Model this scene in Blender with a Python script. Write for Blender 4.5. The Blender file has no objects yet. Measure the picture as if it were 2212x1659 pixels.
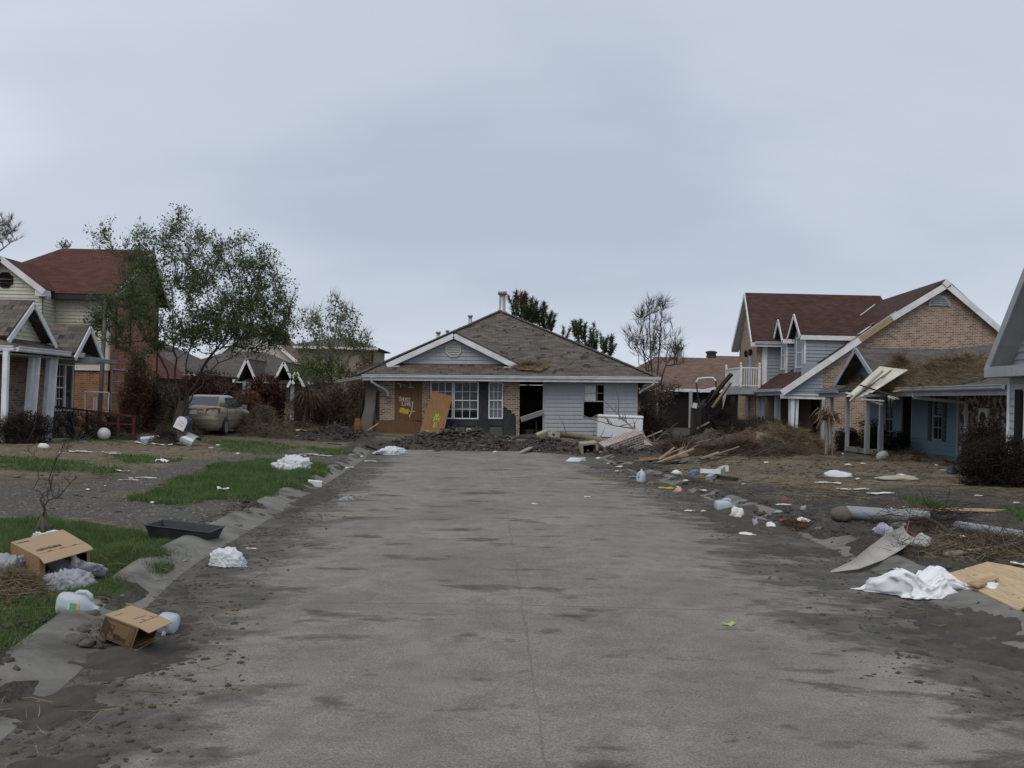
import bpy, bmesh, math, random
import numpy as np
from mathutils import Vector, Matrix, Euler
from math import radians, sin, cos, pi, sqrt, atan2

# ------------------------------------------------------------------ camera, world, sun, exposure
SC = bpy.context.scene
COL = SC.collection
CH, FPX, PU, PV = 1.70, 2200.0, 1106.0, 866.0          # eye height, focal length and principal point (photo at 2212 px wide)
ROLL = radians(1.3)
cam_d = bpy.data.cameras.new("camera")
cam = bpy.data.objects.new("camera", cam_d)
COL.objects.link(cam)
cam_d.sensor_width = 36.0
cam_d.lens = FPX / 2212.0 * 36.0
cam_d.shift_y = (PV - 829.5) / 2212.0
cam_d.clip_start = 0.05
cam_d.clip_end = 5000
cam.matrix_world = Matrix.Translation((0, 0, CH)) @ (Matrix.Rotation(radians(90), 4, 'X') @ Matrix.Rotation(ROLL, 4, 'Z'))
SC.camera = cam
SC.view_settings.view_transform = 'Standard'
SC.view_settings.look = 'None'
SC.view_settings.exposure = 0.14
SC.view_settings.gamma = 1.0
SC.cycles.max_bounces = 6
SC.cycles.transparent_max_bounces = 12
SC.cycles.use_denoising = True

SUN_EL, SUN_AZ = radians(52), radians(205)             # azimuth measured clockwise from +Y: behind the camera, a little left
W = bpy.data.worlds.new("World")
SC.world = W
W.use_nodes = True
wn = W.node_tree
wn.nodes.clear()


def wnode(t, **kw):
    n = wn.nodes.new(t)
    for k, v in kw.items():
        setattr(n, k, v)
    return n


w_out = wnode('ShaderNodeOutputWorld')
w_mix = wnode('ShaderNodeMixShader')
w_b1 = wnode('ShaderNodeBackground')
w_b2 = wnode('ShaderNodeBackground')
w_sky = wnode('ShaderNodeTexSky', sky_type='NISHITA', sun_disc=False)
w_sky.sun_elevation = SUN_EL
w_sky.sun_rotation = SUN_AZ
w_b1.inputs['Strength'].default_value = 0.08
wn.links.new(w_sky.outputs[0], w_b1.inputs['Color'])
w_tc = wnode('ShaderNodeTexCoord')
w_sep = wnode('ShaderNodeSeparateXYZ')
wn.links.new(w_tc.outputs['Generated'], w_sep.inputs[0])
w_add = wnode('ShaderNodeMath', operation='ADD')
w_add.inputs[1].default_value = 0.30
w_abs = wnode('ShaderNodeMath', operation='ABSOLUTE')
wn.links.new(w_sep.outputs['Z'], w_abs.inputs[0])
wn.links.new(w_abs.outputs[0], w_add.inputs[0])
w_dx = wnode('ShaderNodeMath', operation='DIVIDE')
w_dy = wnode('ShaderNodeMath', operation='DIVIDE')
wn.links.new(w_sep.outputs['X'], w_dx.inputs[0]); wn.links.new(w_add.outputs[0], w_dx.inputs[1])
wn.links.new(w_sep.outputs['Y'], w_dy.inputs[0]); wn.links.new(w_add.outputs[0], w_dy.inputs[1])
w_cmb = wnode('ShaderNodeCombineXYZ')
wn.links.new(w_dx.outputs[0], w_cmb.inputs[0]); wn.links.new(w_dy.outputs[0], w_cmb.inputs[1])
w_map = wnode('ShaderNodeMapping')
w_map.inputs['Scale'].default_value = (0.85, 1.25, 1)
w_map.inputs['Location'].default_value = (2.55, 1.2, 0)
wn.links.new(w_cmb.outputs[0], w_map.inputs[0])
w_no = wnode('ShaderNodeTexNoise')
w_no.inputs['Scale'].default_value = 0.95
w_no.inputs['Detail'].default_value = 6.0
w_no.inputs['Roughness'].default_value = 0.44
w_no.inputs['Distortion'].default_value = 0.15
wn.links.new(w_map.outputs[0], w_no.inputs['Vector'])
w_rp = wnode('ShaderNodeValToRGB')
cr = w_rp.color_ramp
cr.interpolation = 'EASE'
cr.elements[0].position = 0.30; cr.elements[0].color = (0.435, 0.495, 0.59, 1)
cr.elements[1].position = 0.72; cr.elements[1].color = (0.68, 0.72, 0.81, 1)
e = cr.elements.new(0.50); e.color = (0.53, 0.585, 0.675, 1)
wn.links.new(w_no.outputs['Fac'], w_rp.inputs[0])
wn.links.new(w_rp.outputs[0], w_b2.inputs['Color'])
w_b2.inputs['Strength'].default_value = 1.0
w_mix.inputs[0].default_value = 0.93
wn.links.new(w_b1.outputs[0], w_mix.inputs[1])
wn.links.new(w_b2.outputs[0], w_mix.inputs[2])
wn.links.new(w_mix.outputs[0], w_out.inputs['Surface'])

sun_d = bpy.data.lights.new("sun", 'SUN')
sun_d.energy = 1.15
sun_d.angle = radians(40)
sun_d.color = (1.0, 0.93, 0.83)
sun = bpy.data.objects.new("sun", sun_d)
COL.objects.link(sun)
_sd = Vector((sin(SUN_AZ) * cos(SUN_EL), cos(SUN_AZ) * cos(SUN_EL), sin(SUN_EL)))
sun.rotation_euler = (-_sd).to_track_quat('-Z', 'Y').to_euler()
sun.location = (0, 0, 60)

# ------------------------------------------------------------------ photo pixel -> world point (used to read sizes and places)
_c, _s = cos(ROLL), sin(ROLL)


def ray(u, v):
    du, dv = u - PU, v - PV
    return (du * _c + dv * _s) / FPX, -(-du * _s + dv * _c) / FPX


def P(u, v, Y):
    a, b = ray(u, v)
    return Vector((a * Y, Y, CH + b * Y))


def G(u, v, z=0.0):
    a, b = ray(u, v)
    Y = (z - CH) / b
    return Vector((a * Y, Y, z))


# ------------------------------------------------------------------ numpy noise
def _hash(ix, iy, seed):
    h = (ix.astype(np.int64) * 374761393 + iy.astype(np.int64) * 668265263 + seed * 974634777) & 0x7fffffff
    h = ((h ^ (h >> 13)) * 1274126177) & 0x7fffffff
    return ((h ^ (h >> 16)) & 0xffff) / 65535.0


def vnoise(x, y, seed=0):
    x = np.asarray(x, float); y = np.asarray(y, float)
    ix, iy = np.floor(x), np.floor(y)
    fx, fy = x - ix, y - iy
    fx = fx * fx * (3 - 2 * fx); fy = fy * fy * (3 - 2 * fy)
    a = _hash(ix, iy, seed); b = _hash(ix + 1, iy, seed)
    c = _hash(ix, iy + 1, seed); d = _hash(ix + 1, iy + 1, seed)
    return (a * (1 - fx) + b * fx) * (1 - fy) + (c * (1 - fx) + d * fx) * fy


def fbm(x, y, seed=0, o=4):
    t, a, n = 0, 1.0, 0
    for k in range(o):
        t = t + a * (vnoise(np.asarray(x) * 2 ** k, np.asarray(y) * 2 ** k, seed + k * 17) - 0.5)
        n += a
        a *= 0.5
    return t / n * 2


def sstep(a, b, x):
    t = np.clip((np.asarray(x, float) - a) / (b - a), 0, 1)
    return t * t * (3 - 2 * t)


# ------------------------------------------------------------------ road edges and terrain height
_L = [(-2.0, 2.0)] + [tuple(G(u, v)[:2]) for u, v in ((110, 1510), (400, 1230), (600, 1110), (760, 1010), (790, 990))]
_R = [tuple(G(u, v)[:2]) for u, v in ((2212, 1420), (2000, 1290), (1750, 1165), (1480, 1060), (1340, 1010))]
_L = [(_L[1][0] + 0.75, -6.0), (_L[1][0] + 0.25, 3.0)] + _L[1:] + [(-4.9, 36.0), (-5.3, 45.0), (-5.6, 80)]
_R = [(_R[0][0] - 0.35, -6.0), (_R[0][0] - 0.12, 3.0)] + _R + [(2.6, 36.0), (2.4, 45.0), (2.4, 80)]
_Lx, _Ly = np.array([p[0] for p in _L]), np.array([p[1] for p in _L])
_Rx, _Ry = np.array([p[0] for p in _R]), np.array([p[1] for p in _R])


def _smooth_interp(y, Y, X):
    y = np.asarray(y, float)
    return (np.interp(y - 0.8, Y, X) + np.interp(y - 0.4, Y, X) + np.interp(y, Y, X) + np.interp(y + 0.4, Y, X) + np.interp(y + 0.8, Y, X)) / 5


def xL(y): return _smooth_interp(y, _Ly, _Lx)
def xR(y): return _smooth_interp(y, _Ry, _Rx)


def H(x, y, detail=True):
    x = np.asarray(x, float); y = np.asarray(y, float)
    dl = xL(y) - x; dr = x - xR(y)
    d = np.maximum(dl, dr)
    yard = np.where(dl > dr, 0.10 + 0.024 * np.clip(dl - 0.5, 0, 8), 0.09 + 0.006 * np.clip(dr - 0.5, 0, 8))
    prof = sstep(0.0, 0.45, d) * yard
    out = np.where(d > 0, prof, 0.0) - 0.04
    inside_end = 0.27 * sstep(32.5, 39.0, y)
    far = np.where(d < 0, inside_end, np.maximum(yard, 0.0))
    far = np.maximum(far - 0.02, out)
    t = sstep(31.5, 34.0, y)
    out = out * (1 - t) + np.maximum(out, np.where(d < 0.6, np.maximum(inside_end, out), out)) * t
    out = np.where(y > 36, np.maximum(out, 0.20 * sstep(36, 40, y)), out)
    if detail:
        k = sstep(0.05, 0.5, d)
        kk = np.where(y > 32.5, 1.0, k)
        out = out + kk * (0.05 * fbm(x * 0.5, y * 0.5, 5, 3) + 0.028 * fbm(x * 2.2, y * 2.2, 9, 3))
        out = out + sstep(0.0, 0.16, d) * (1 - sstep(0.5, 1.0, d)) * (np.where(dl > dr, 0.026, 0.066) + 0.17 * fbm(x * 1.9, y * 1.9, 31, 4)) * sstep(3, 5, y)
    return out


def Hs(x, y): return float(H(np.array([x]), np.array([y]))[0])


def GG(u, v):
    """photo pixel -> the point on the terrain it shows"""
    z = 0.1
    for _ in range(7):
        p = G(u, v, z)
        z = 0.5 * z + 0.5 * max(Hs(p.x, p.y), 0.0)
    p.z = max(Hs(p.x, p.y), 0.0)
    return p

# ------------------------------------------------------------------ mesh builder
def V3(*a): return Vector(a if len(a) == 3 else a[0])


def rotm(rx=0, ry=0, rz=0):
    return Euler((radians(rx), radians(ry), radians(rz))).to_matrix()


def frame_of(p, q, up=(0, 0, 1)):
    d = (V3(q) - V3(p)).normalized()
    u = V3(up)
    if abs(d.dot(u)) > 0.98:
        u = Vector((1, 0, 0))
    s = d.cross(u).normalized()
    t = s.cross(d).normalized()
    return d, s, t


class MB:
    def __init__(self):
        self.v, self.f, self.uv, self.mi = [], [], [], []

    def poly(self, pts, uv=None, m=0):
        n = len(self.v)
        self.v += [tuple(p) for p in pts]
        self.f.append(tuple(range(n, n + len(pts))))
        self.uv.append(uv); self.mi.append(m)

    def faces(self, vs, fs, m=0):
        n = len(self.v)
        self.v += [tuple(p) for p in vs]
        for f in fs:
            self.f.append(tuple(i + n for i in f)); self.uv.append(None); self.mi.append(m)

    def box(self, c, s, R=None, m=0):
        c = V3(c)
        vs = []
        for z in (-.5, .5):
            for x, y in ((-.5, -.5), (.5, -.5), (.5, .5), (-.5, .5)):
                p = Vector((x * s[0], y * s[1], z * s[2]))
                vs.append(c + (R @ p if R is not None else p))
        self.faces(vs, [(3, 2, 1, 0), (4, 5, 6, 7), (0, 1, 5, 4), (1, 2, 6, 5), (2, 3, 7, 6), (3, 0, 4, 7)], m)

    def bar(self, p, q, w, h, m=0, up=(0, 0, 1)):
        """box along p-q, w across, h along 'up'"""
        p, q = V3(p), V3(q)
        d, s, t = frame_of(p, q, up)
        vs = [e + s * a * w / 2 + t * b * h / 2 for e in (p, q) for a, b in ((-1, -1), (1, -1), (1, 1), (-1, 1))]
        self.faces(vs, [(3, 2, 1, 0), (4, 5, 6, 7), (0, 1, 5, 4), (1, 2, 6, 5), (2, 3, 7, 6), (3, 0, 4, 7)], m)

    def tube(self, pts, rad, n=6, cap=True, m=0):
        pts = [V3(p) for p in pts]
        if not hasattr(rad, '__len__'):
            rad = [rad] * len(pts)
        b = len(self.v)
        prev = None
        for i, p in enumerate(pts):
            d = (pts[min(i + 1, len(pts) - 1)] - pts[max(i - 1, 0)])
            if d.length < 1e-9:
                d = Vector((0, 0, 1))
            d.normalize()
            if prev is None:
                s = d.cross(Vector((0, 0, 1)) if abs(d.z) < .9 else Vector((1, 0, 0))).normalized()
            else:
                s = (prev - d * prev.dot(d))
                s = s.normalized() if s.length > 1e-6 else d.orthogonal().normalized()
            prev = s
            t = d.cross(s)
            for k in range(n):
                a = 2 * pi * k / n
                self.v.append(tuple(p + (s * cos(a) + t * sin(a)) * rad[i]))
        for i in range(len(pts) - 1):
            for k in range(n):
                self.f.append((b + i * n + k, b + i * n + (k + 1) % n, b + (i + 1) * n + (k + 1) % n, b + (i + 1) * n + k))
                self.uv.append(None); self.mi.append(m)
        if cap:
            self.f.append(tuple(b + k for k in reversed(range(n)))); self.uv.append(None); self.mi.append(m)
            e = b + (len(pts) - 1) * n
            self.f.append(tuple(e + k for k in range(n))); self.uv.append(None); self.mi.append(m)

    def loft(self, rings, cap=True, m=0, closed=True):
        n = len(rings[0]); b = len(self.v)
        for r in rings:
            self.v += [tuple(p) for p in r]
        for i in range(len(rings) - 1):
            for k in range(n if closed else n - 1):
                self.f.append((b + i * n + k, b + i * n + (k + 1) % n, b + (i + 1) * n + (k + 1) % n, b + (i + 1) * n + k))
                self.uv.append(None); self.mi.append(m)
        if cap:
            self.f.append(tuple(b + k for k in reversed(range(n)))); self.uv.append(None); self.mi.append(m)
            e = b + (len(rings) - 1) * n
            self.f.append(tuple(e + k for k in range(n))); self.uv.append(None); self.mi.append(m)

    def lathe(self, prof, c=(0, 0, 0), R=None, n=16, m=0):
        c = V3(c)
        rings = []
        for r, z in prof:
            rg = []
            for k in range(n):
                p = Vector((r * cos(2 * pi * k / n), r * sin(2 * pi * k / n), z))
                rg.append(c + (R @ p if R is not None else p))
            rings.append(rg)
        self.loft(rings, True, m)

    def prism(self, pts, ext, m=0):
        """extrude polygon pts by vector ext"""
        e = V3(ext)
        a = [V3(p) for p in pts]
        b = [p + e for p in a]
        n = len(a)
        self.faces(a + b, [tuple(reversed(range(n))), tuple(range(n, 2 * n))] + [(i, (i + 1) % n, n + (i + 1) % n, n + i) for i in range(n)], m)

    def xform(self, R=None, t=(0, 0, 0)):
        t = V3(t)
        self.v = [tuple((R @ V3(p) if R is not None else V3(p)) + t) for p in self.v]
        return self

    def build(self, name, mats, parent=None, smooth=False, world=True, base=None, bevel=0):
        if not isinstance(mats, (list, tuple)):
            mats = [mats]
        vs = self.v
        loc = None
        if parent is not None and world:
            Mi = WM[parent.name].inverted()
            vs = [tuple(Mi @ V3(p)) for p in vs]
        elif parent is None:
            A = np.array(vs)
            loc = base if base is not None else ((A[:, 0].min() + A[:, 0].max()) / 2, (A[:, 1].min() + A[:, 1].max()) / 2, A[:, 2].min())
            vs = (A - np.array(loc)).tolist()
        me = bpy.data.meshes.new(name)
        me.from_pydata(vs, [], self.f)
        for mm in mats:
            me.materials.append(mm)
        if len(mats) > 1:
            me.polygons.foreach_set('material_index', self.mi)
        ul = me.uv_layers.new(name='UVMap')
        uvs = np.zeros((len(me.loops), 2), np.float32)
        k = 0
        for fi, f in enumerate(self.f):
            uv = self.uv[fi]
            if uv is None:
                p = [vs[i] for i in f]
                n = me.polygons[fi].normal
                ax, ay, az = abs(n[0]), abs(n[1]), abs(n[2])
                if az > 0.85:
                    uv = [(q[0], q[1]) for q in p]
                elif ax > ay:
                    uv = [(q[1], q[2]) for q in p]
                else:
                    uv = [(q[0], q[2]) for q in p]
            for q in uv:
                uvs[k] = q; k += 1
        ul.data.foreach_set('uv', uvs.ravel())
        if smooth:
            me.polygons.foreach_set('use_smooth', [True] * len(me.polygons))
        me.update()
        o = bpy.data.objects.new(name, me)
        COL.objects.link(o)
        if parent is not None:
            o.parent = parent
            WM[o.name] = WM[parent.name]
        else:
            o.location = loc
            WM[o.name] = Matrix.Translation(loc)
        if bevel:
            md = o.modifiers.new('bevel', 'BEVEL'); md.width = bevel; md.segments = 2; md.limit_method = 'ANGLE'
        return o


WM = {}


def thing(name, label, cat, loc=(0, 0, 0), rot=(0, 0, 0), group=None):
    o = bpy.data.objects.new(name, None)
    COL.objects.link(o)
    o.empty_display_size = 0.2
    o.location = loc
    o.rotation_euler = [radians(a) for a in rot]
    WM[o.name] = Matrix.LocRotScale(Vector(loc), Euler([radians(a) for a in rot]), None)
    tag(o, label, cat, group)
    return o


def tag(o, label=None, cat=None, group=None, kind=None):
    if label: o['label'] = label
    if cat: o['category'] = cat
    if group: o['group'] = group
    if kind: o['kind'] = kind
    return o


def copy_tree(o, loc=None, rot=None, scale=None, parent=None, label=None):
    c = o.copy()
    COL.objects.link(c)
    if parent is not None:
        c.parent = parent
    if loc is not None: c.location = loc
    if rot is not None: c.rotation_euler = [radians(a) for a in rot]
    if scale is not None: c.scale = (scale, scale, scale) if not hasattr(scale, '__len__') else scale
    if label: c['label'] = label
    for ch in list(o.children):
        copy_tree(ch, parent=c)
    return c


def np_mesh(name, V, F, mats, parent=None, smooth=False, base=None, mi=None, uv=None):
    """V (n,3), F (m,k) one face size"""
    V = np.asarray(V, np.float32).copy(); F = np.asarray(F, np.int32)
    loc = None
    if parent is not None:
        Mi = np.array(WM[parent.name].inverted())
        V = V @ Mi[:3, :3].T.astype(np.float32) + Mi[:3, 3].astype(np.float32)
    else:
        loc = base if base is not None else (float((V[:, 0].min() + V[:, 0].max()) / 2), float((V[:, 1].min() + V[:, 1].max()) / 2), float(V[:, 2].min()))
        V -= np.array(loc, np.float32)
    me = bpy.data.meshes.new(name)
    k = F.shape[1]
    me.vertices.add(len(V)); me.vertices.foreach_set('co', V.ravel())
    me.loops.add(F.size); me.loops.foreach_set('vertex_index', F.ravel())
    me.polygons.add(len(F))
    me.polygons.foreach_set('loop_start', np.arange(0, F.size, k, dtype=np.int32))
    me.polygons.foreach_set('loop_total', np.full(len(F), k, np.int32))
    if smooth:
        me.polygons.foreach_set('use_smooth', np.ones(len(F), bool))
    for mm in (mats if isinstance(mats, (list, tuple)) else [mats]):
        me.materials.append(mm)
    if mi is not None:
        me.polygons.foreach_set('material_index', np.asarray(mi, np.int32))
    me.update(calc_edges=True)
    me.validate()
    o = bpy.data.objects.new(name, me)
    COL.objects.link(o)
    if parent is not None:
        o.parent = parent
        WM[o.name] = WM[parent.name]
    else:
        o.location = loc
        WM[o.name] = Matrix.Translation(loc)
    return o


def attr(o, name, vals):
    a = o.data.attributes.new(name, 'FLOAT', 'POINT')
    a.data.foreach_set('value', np.asarray(vals, np.float32))


_ico = {}


def ico(sub):
    if sub not in _ico:
        bm = bmesh.new()
        bmesh.ops.create_icosphere(bm, subdivisions=sub, radius=1)
        bm.verts.ensure_lookup_table()
        _ico[sub] = (np.array([v.co[:] for v in bm.verts]), np.array([[v.index for v in f.verts] for f in bm.faces]))
        bm.free()
    return _ico[sub]


def lumps(pts, size, rng, sub=1, flat=(.5, 1.0), jag=.35):
    """many irregular clods -> V, F"""
    bv, bf = ico(sub)
    n = len(pts); m = len(bv)
    pts = np.asarray(pts); size = np.asarray(size)
    V = np.repeat(bv[None], n, 0) * (1 + rng.uniform(-jag, jag, (n, m, 1)))
    V = V * np.stack([rng.uniform(.7, 1.3, n), rng.uniform(.7, 1.3, n), rng.uniform(flat[0], flat[1], n)], 1)[:, None, :]
    a = rng.uniform(0, 2 * pi, n)
    ca, sa = np.cos(a)[:, None], np.sin(a)[:, None]
    x, y = V[..., 0].copy(), V[..., 1].copy()
    V[..., 0] = x * ca - y * sa; V[..., 1] = x * sa + y * ca
    V = V * size[:, None, None] + pts[:, None, :]
    F = (bf[None] + (np.arange(n) * m)[:, None, None]).reshape(-1, 3)
    return V.reshape(-1, 3), F


def strands(p, d, L, w, rng, bend=.3, up=None):
    """curved thin blades / straws from points p along d, length L, width w -> V, F (quads)"""
    p = np.asarray(p, float); d = np.asarray(d, float)
    n = len(p)
    d = d / np.linalg.norm(d, axis=1)[:, None]
    r = rng.normal(size=(n, 3)); s = np.cross(d, r); s /= np.linalg.norm(s, axis=1)[:, None]
    b = np.cross(d, s)
    L = np.broadcast_to(L, n)[:, None]; w = np.broadcast_to(w, n)[:, None]
    bn = rng.uniform(-bend, bend, (n, 1)) * L
    q0, q1, q2 = p, p + d * L * .5 + b * bn * .5, p + d * L - b * bn * .5
    if up is not None:
        q2 = q2 + np.array(up) * L
    V = np.stack([q0 - s * w / 2, q0 + s * w / 2, q1 - s * w * .45, q1 + s * w * .45, q2 - s * w * .12, q2 + s * w * .12], 1)
    k = (np.arange(n) * 6)[:, None]
    F = np.concatenate([k + np.array([[0, 1, 3, 2]]), k + np.array([[2, 3, 5, 4]])], 0)
    return V.reshape(-1, 3), F


def leaves(p, size, rng, asp=.5, droop=0.0):
    """single-quad leaves (diamond) with random orientation"""
    p = np.asarray(p, float); n = len(p)
    a = rng.normal(size=(n, 3)); a[:, 2] -= droop; a /= np.linalg.norm(a, axis=1)[:, None]
    b = np.cross(a, rng.normal(size=(n, 3))); b /= np.linalg.norm(b, axis=1)[:, None]
    s = np.broadcast_to(size, n)[:, None]
    V = np.stack([p, p + a * s * .5 + b * s * asp * .5, p + a * s, p + a * s * .5 - b * s * asp * .5], 1)
    F = np.arange(n * 4).reshape(n, 4)
    return V.reshape(-1, 3), F


def join(*vf):
    V, F, o = [], [], 0
    for v, f in vf:
        V.append(v); F.append(f + o); o += len(v)
    return np.concatenate(V), np.concatenate(F)


# ------------------------------------------------------------------ materials
MATS = {}


class Mt:
    def __init__(s, name):
        s.m = bpy.data.materials.new(name)
        s.m.use_nodes = True
        s.nt = s.m.node_tree
        s.nt.nodes.clear()
        s.out = s.n('ShaderNodeOutputMaterial')
        s.b = s.n('ShaderNodeBsdfPrincipled')
        s.l(s.b, 'BSDF', s.out, 'Surface')
        MATS[name] = s.m

    def n(s, t, ins=None, **kw):
        nd = s.nt.nodes.new(t)
        for k, v in kw.items():
            setattr(nd, k, v)
        for k, v in (ins or {}).items():
            if isinstance(v, tuple) and len(v) == 2 and hasattr(v[0], 'outputs'):
                s.nt.links.new(v[0].outputs[v[1]], nd.inputs[k])
            elif hasattr(v, 'outputs'):
                s.nt.links.new(v.outputs[0], nd.inputs[k])
            else:
                nd.inputs[k].default_value = v
        return nd

    def l(s, a, ao, b, bi):
        s.nt.links.new(a.outputs[ao], b.inputs[bi])

    def coords(s, kind='Object', scale=None):
        t = s.n('ShaderNodeTexCoord')
        if scale is None:
            return (t, kind)
        mp = s.n('ShaderNodeMapping', {'Vector': (t, kind)})
        mp.inputs['Scale'].default_value = scale
        return (mp, 0)

    def noise(s, vec, scale, det=4, rough=.55, dist=0.0):
        return s.n('ShaderNodeTexNoise', {'Vector': vec, 'Scale': scale, 'Detail': det, 'Roughness': rough, 'Distortion': dist})

    def ramp(s, fac, stops, interp='LINEAR'):
        r = s.n('ShaderNodeValToRGB', {'Fac': fac})
        c = r.color_ramp; c.interpolation = interp
        while len(c.elements) < len(stops):
            c.elements.new(.5)
        for e, (p, col) in zip(c.elements, stops):
            e.position = p
            e.color = (col, col, col, 1) if not hasattr(col, '__len__') else (col[0], col[1], col[2], 1)
        return r

    def mix(s, fac, a, b, mode='MIX'):
        nd = s.nt.nodes.new('ShaderNodeMix')
        nd.data_type = 'RGBA'; nd.blend_type = mode
        for k, v in ((0, fac), (6, a), (7, b)):
            if isinstance(v, tuple) and len(v) == 2 and hasattr(v[0], 'outputs'):
                s.nt.links.new(v[0].outputs[v[1]], nd.inputs[k])
            elif hasattr(v, 'outputs'):
                i = 2 if v.bl_idname == 'ShaderNodeMix' else 0
                s.nt.links.new(v.outputs[i], nd.inputs[k])
            elif k == 0:
                nd.inputs[0].default_value = v
            else:
                nd.inputs[k].default_value = (v[0], v[1], v[2], 1)
        return nd

    def math(s, op, a, b=0.0, clamp=False):
        nd = s.nt.nodes.new('ShaderNodeMath'); nd.operation = op; nd.use_clamp = clamp
        for i, v in enumerate((a, b)):
            if isinstance(v, tuple):
                s.nt.links.new(v[0].outputs[v[1]], nd.inputs[i])
            elif hasattr(v, 'outputs'):
                s.nt.links.new(v.outputs[0], nd.inputs[i])
            else:
                nd.inputs[i].default_value = v
        return nd

    def color(s, c):
        if hasattr(c, 'outputs'):
            s.nt.links.new(c.outputs[2 if c.bl_idname == 'ShaderNodeMix' else 0], s.b.inputs['Base Color'])
        else:
            s.b.inputs['Base Color'].default_value = (c[0], c[1], c[2], 1)

    def bump(s, h, strength=.5, dist=.02):
        bp = s.n('ShaderNodeBump', {'Strength': strength, 'Distance': dist, 'Height': h})
        s.l(bp, 0, s.b, 'Normal')

    def set(s, **kw):
        for k, v in kw.items():
            s.b.inputs[k.replace('_', ' ')].default_value = v


def mul(c, k): return tuple(min(x * k, 1) for x in c)


def basic(name, col, rough=.75, var=.18, scale=3.0, bump=0.0, bscale=40, dirt=0.0, dcol=(.09, .075, .055), dscale=1.6, metal=0.0, spec=.3, kind='Object', stretch=None):
    t = Mt(name)
    v = t.coords(kind, stretch)
    n1 = t.noise(v, scale, 5, .6)
    c = t.mix((n1, 0), mul(col, 1 - var), mul(col, 1 + var))
    if dirt > 0:
        n2 = t.noise(v, dscale, 6, .65, .4)
        r = t.ramp((n2, 0), [(.42, 0.0), (.68, dirt)])
        c = t.mix(r, c, dcol)
    t.color(c)
    t.set(Roughness=rough, Metallic=metal, Specular_IOR_Level=spec)
    if bump > 0:
        t.bump((t.noise(v, bscale, 4, .6), 0), bump, .01)
    return t.m


def leafmat(name, cols, rough=.6, trans=.25):
    """foliage: light and dark clumps by position, a little light coming through"""
    t = Mt(name)
    v = t.coords('Object')
    n1 = t.noise(v, 1.3, 3, .6)
    n2 = t.noise(v, 9.0, 2, .6)
    f = t.math('ADD', t.math('MULTIPLY', (n1, 0), .65), t.math('MULTIPLY', (n2, 0), .35))
    k = len(cols)
    c = t.ramp(f, [(.32 + .36 * i / (k - 1), cl) for i, cl in enumerate(cols)])
    t.color(c)
    t.set(Roughness=rough, Specular_IOR_Level=.25)
    if trans:
        tr = t.n('ShaderNodeBsdfTranslucent'); t.l(c, 0, tr, 'Color')
        mx = t.n('ShaderNodeMixShader', {0: trans})
        t.l(t.b, 'BSDF', mx, 1); t.l(tr, 0, mx, 2); t.l(mx, 0, t.out, 'Surface')
    return t.m


def brickmat(name, cols, mortar, dark=.35, bw=.215, bh=.075, whitewash=0.0, stain=.25):
    t = Mt(name)
    uv = t.coords('UV')
    br = t.n('ShaderNodeTexBrick', {'Vector': uv, 'Color1': (0, 0, 0, 1), 'Color2': (1, 1, 1, 1), 'Mortar': (.5, .5, .5, 1), 'Scale': 1.0,
                                    'Mortar Size': .009, 'Mortar Smooth': .15, 'Bias': 0.0, 'Brick Width': bw, 'Row Height': bh})
    k = len(cols)
    c = t.ramp((br, 'Color'), [(i / (k - 1), cl) for i, cl in enumerate(cols)])
    nz = t.noise(uv, 3.2, 3, .6)
    c = t.mix(t.ramp((nz, 0), [(.50, 0.0), (.66, dark)]), c, mul(cols[0], .45))
    c = t.mix((br, 'Fac'), c, mortar)
    n2 = t.noise(uv, .8, 5, .65)
    c = t.mix(t.ramp((n2, 0), [(.4, 0.0), (.75, stain)]), c, (.10, .085, .06))
    if whitewash:
        n3 = t.noise(uv, 5.5, 5, .7)
        c = t.mix(t.ramp((n3, 0), [(.48, 0.0), (.60, whitewash)]), c, (.62, .61, .58))
    t.color(c)
    t.set(Roughness=.9, Specular_IOR_Level=.15)
    h = t.math('SUBTRACT', 1.0, (br, 'Fac'))
    t.bump(t.math('ADD', h, t.math('MULTIPLY', (t.noise(uv, 60, 3), 0), .3)), .7, .012)
    return t.m


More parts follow.
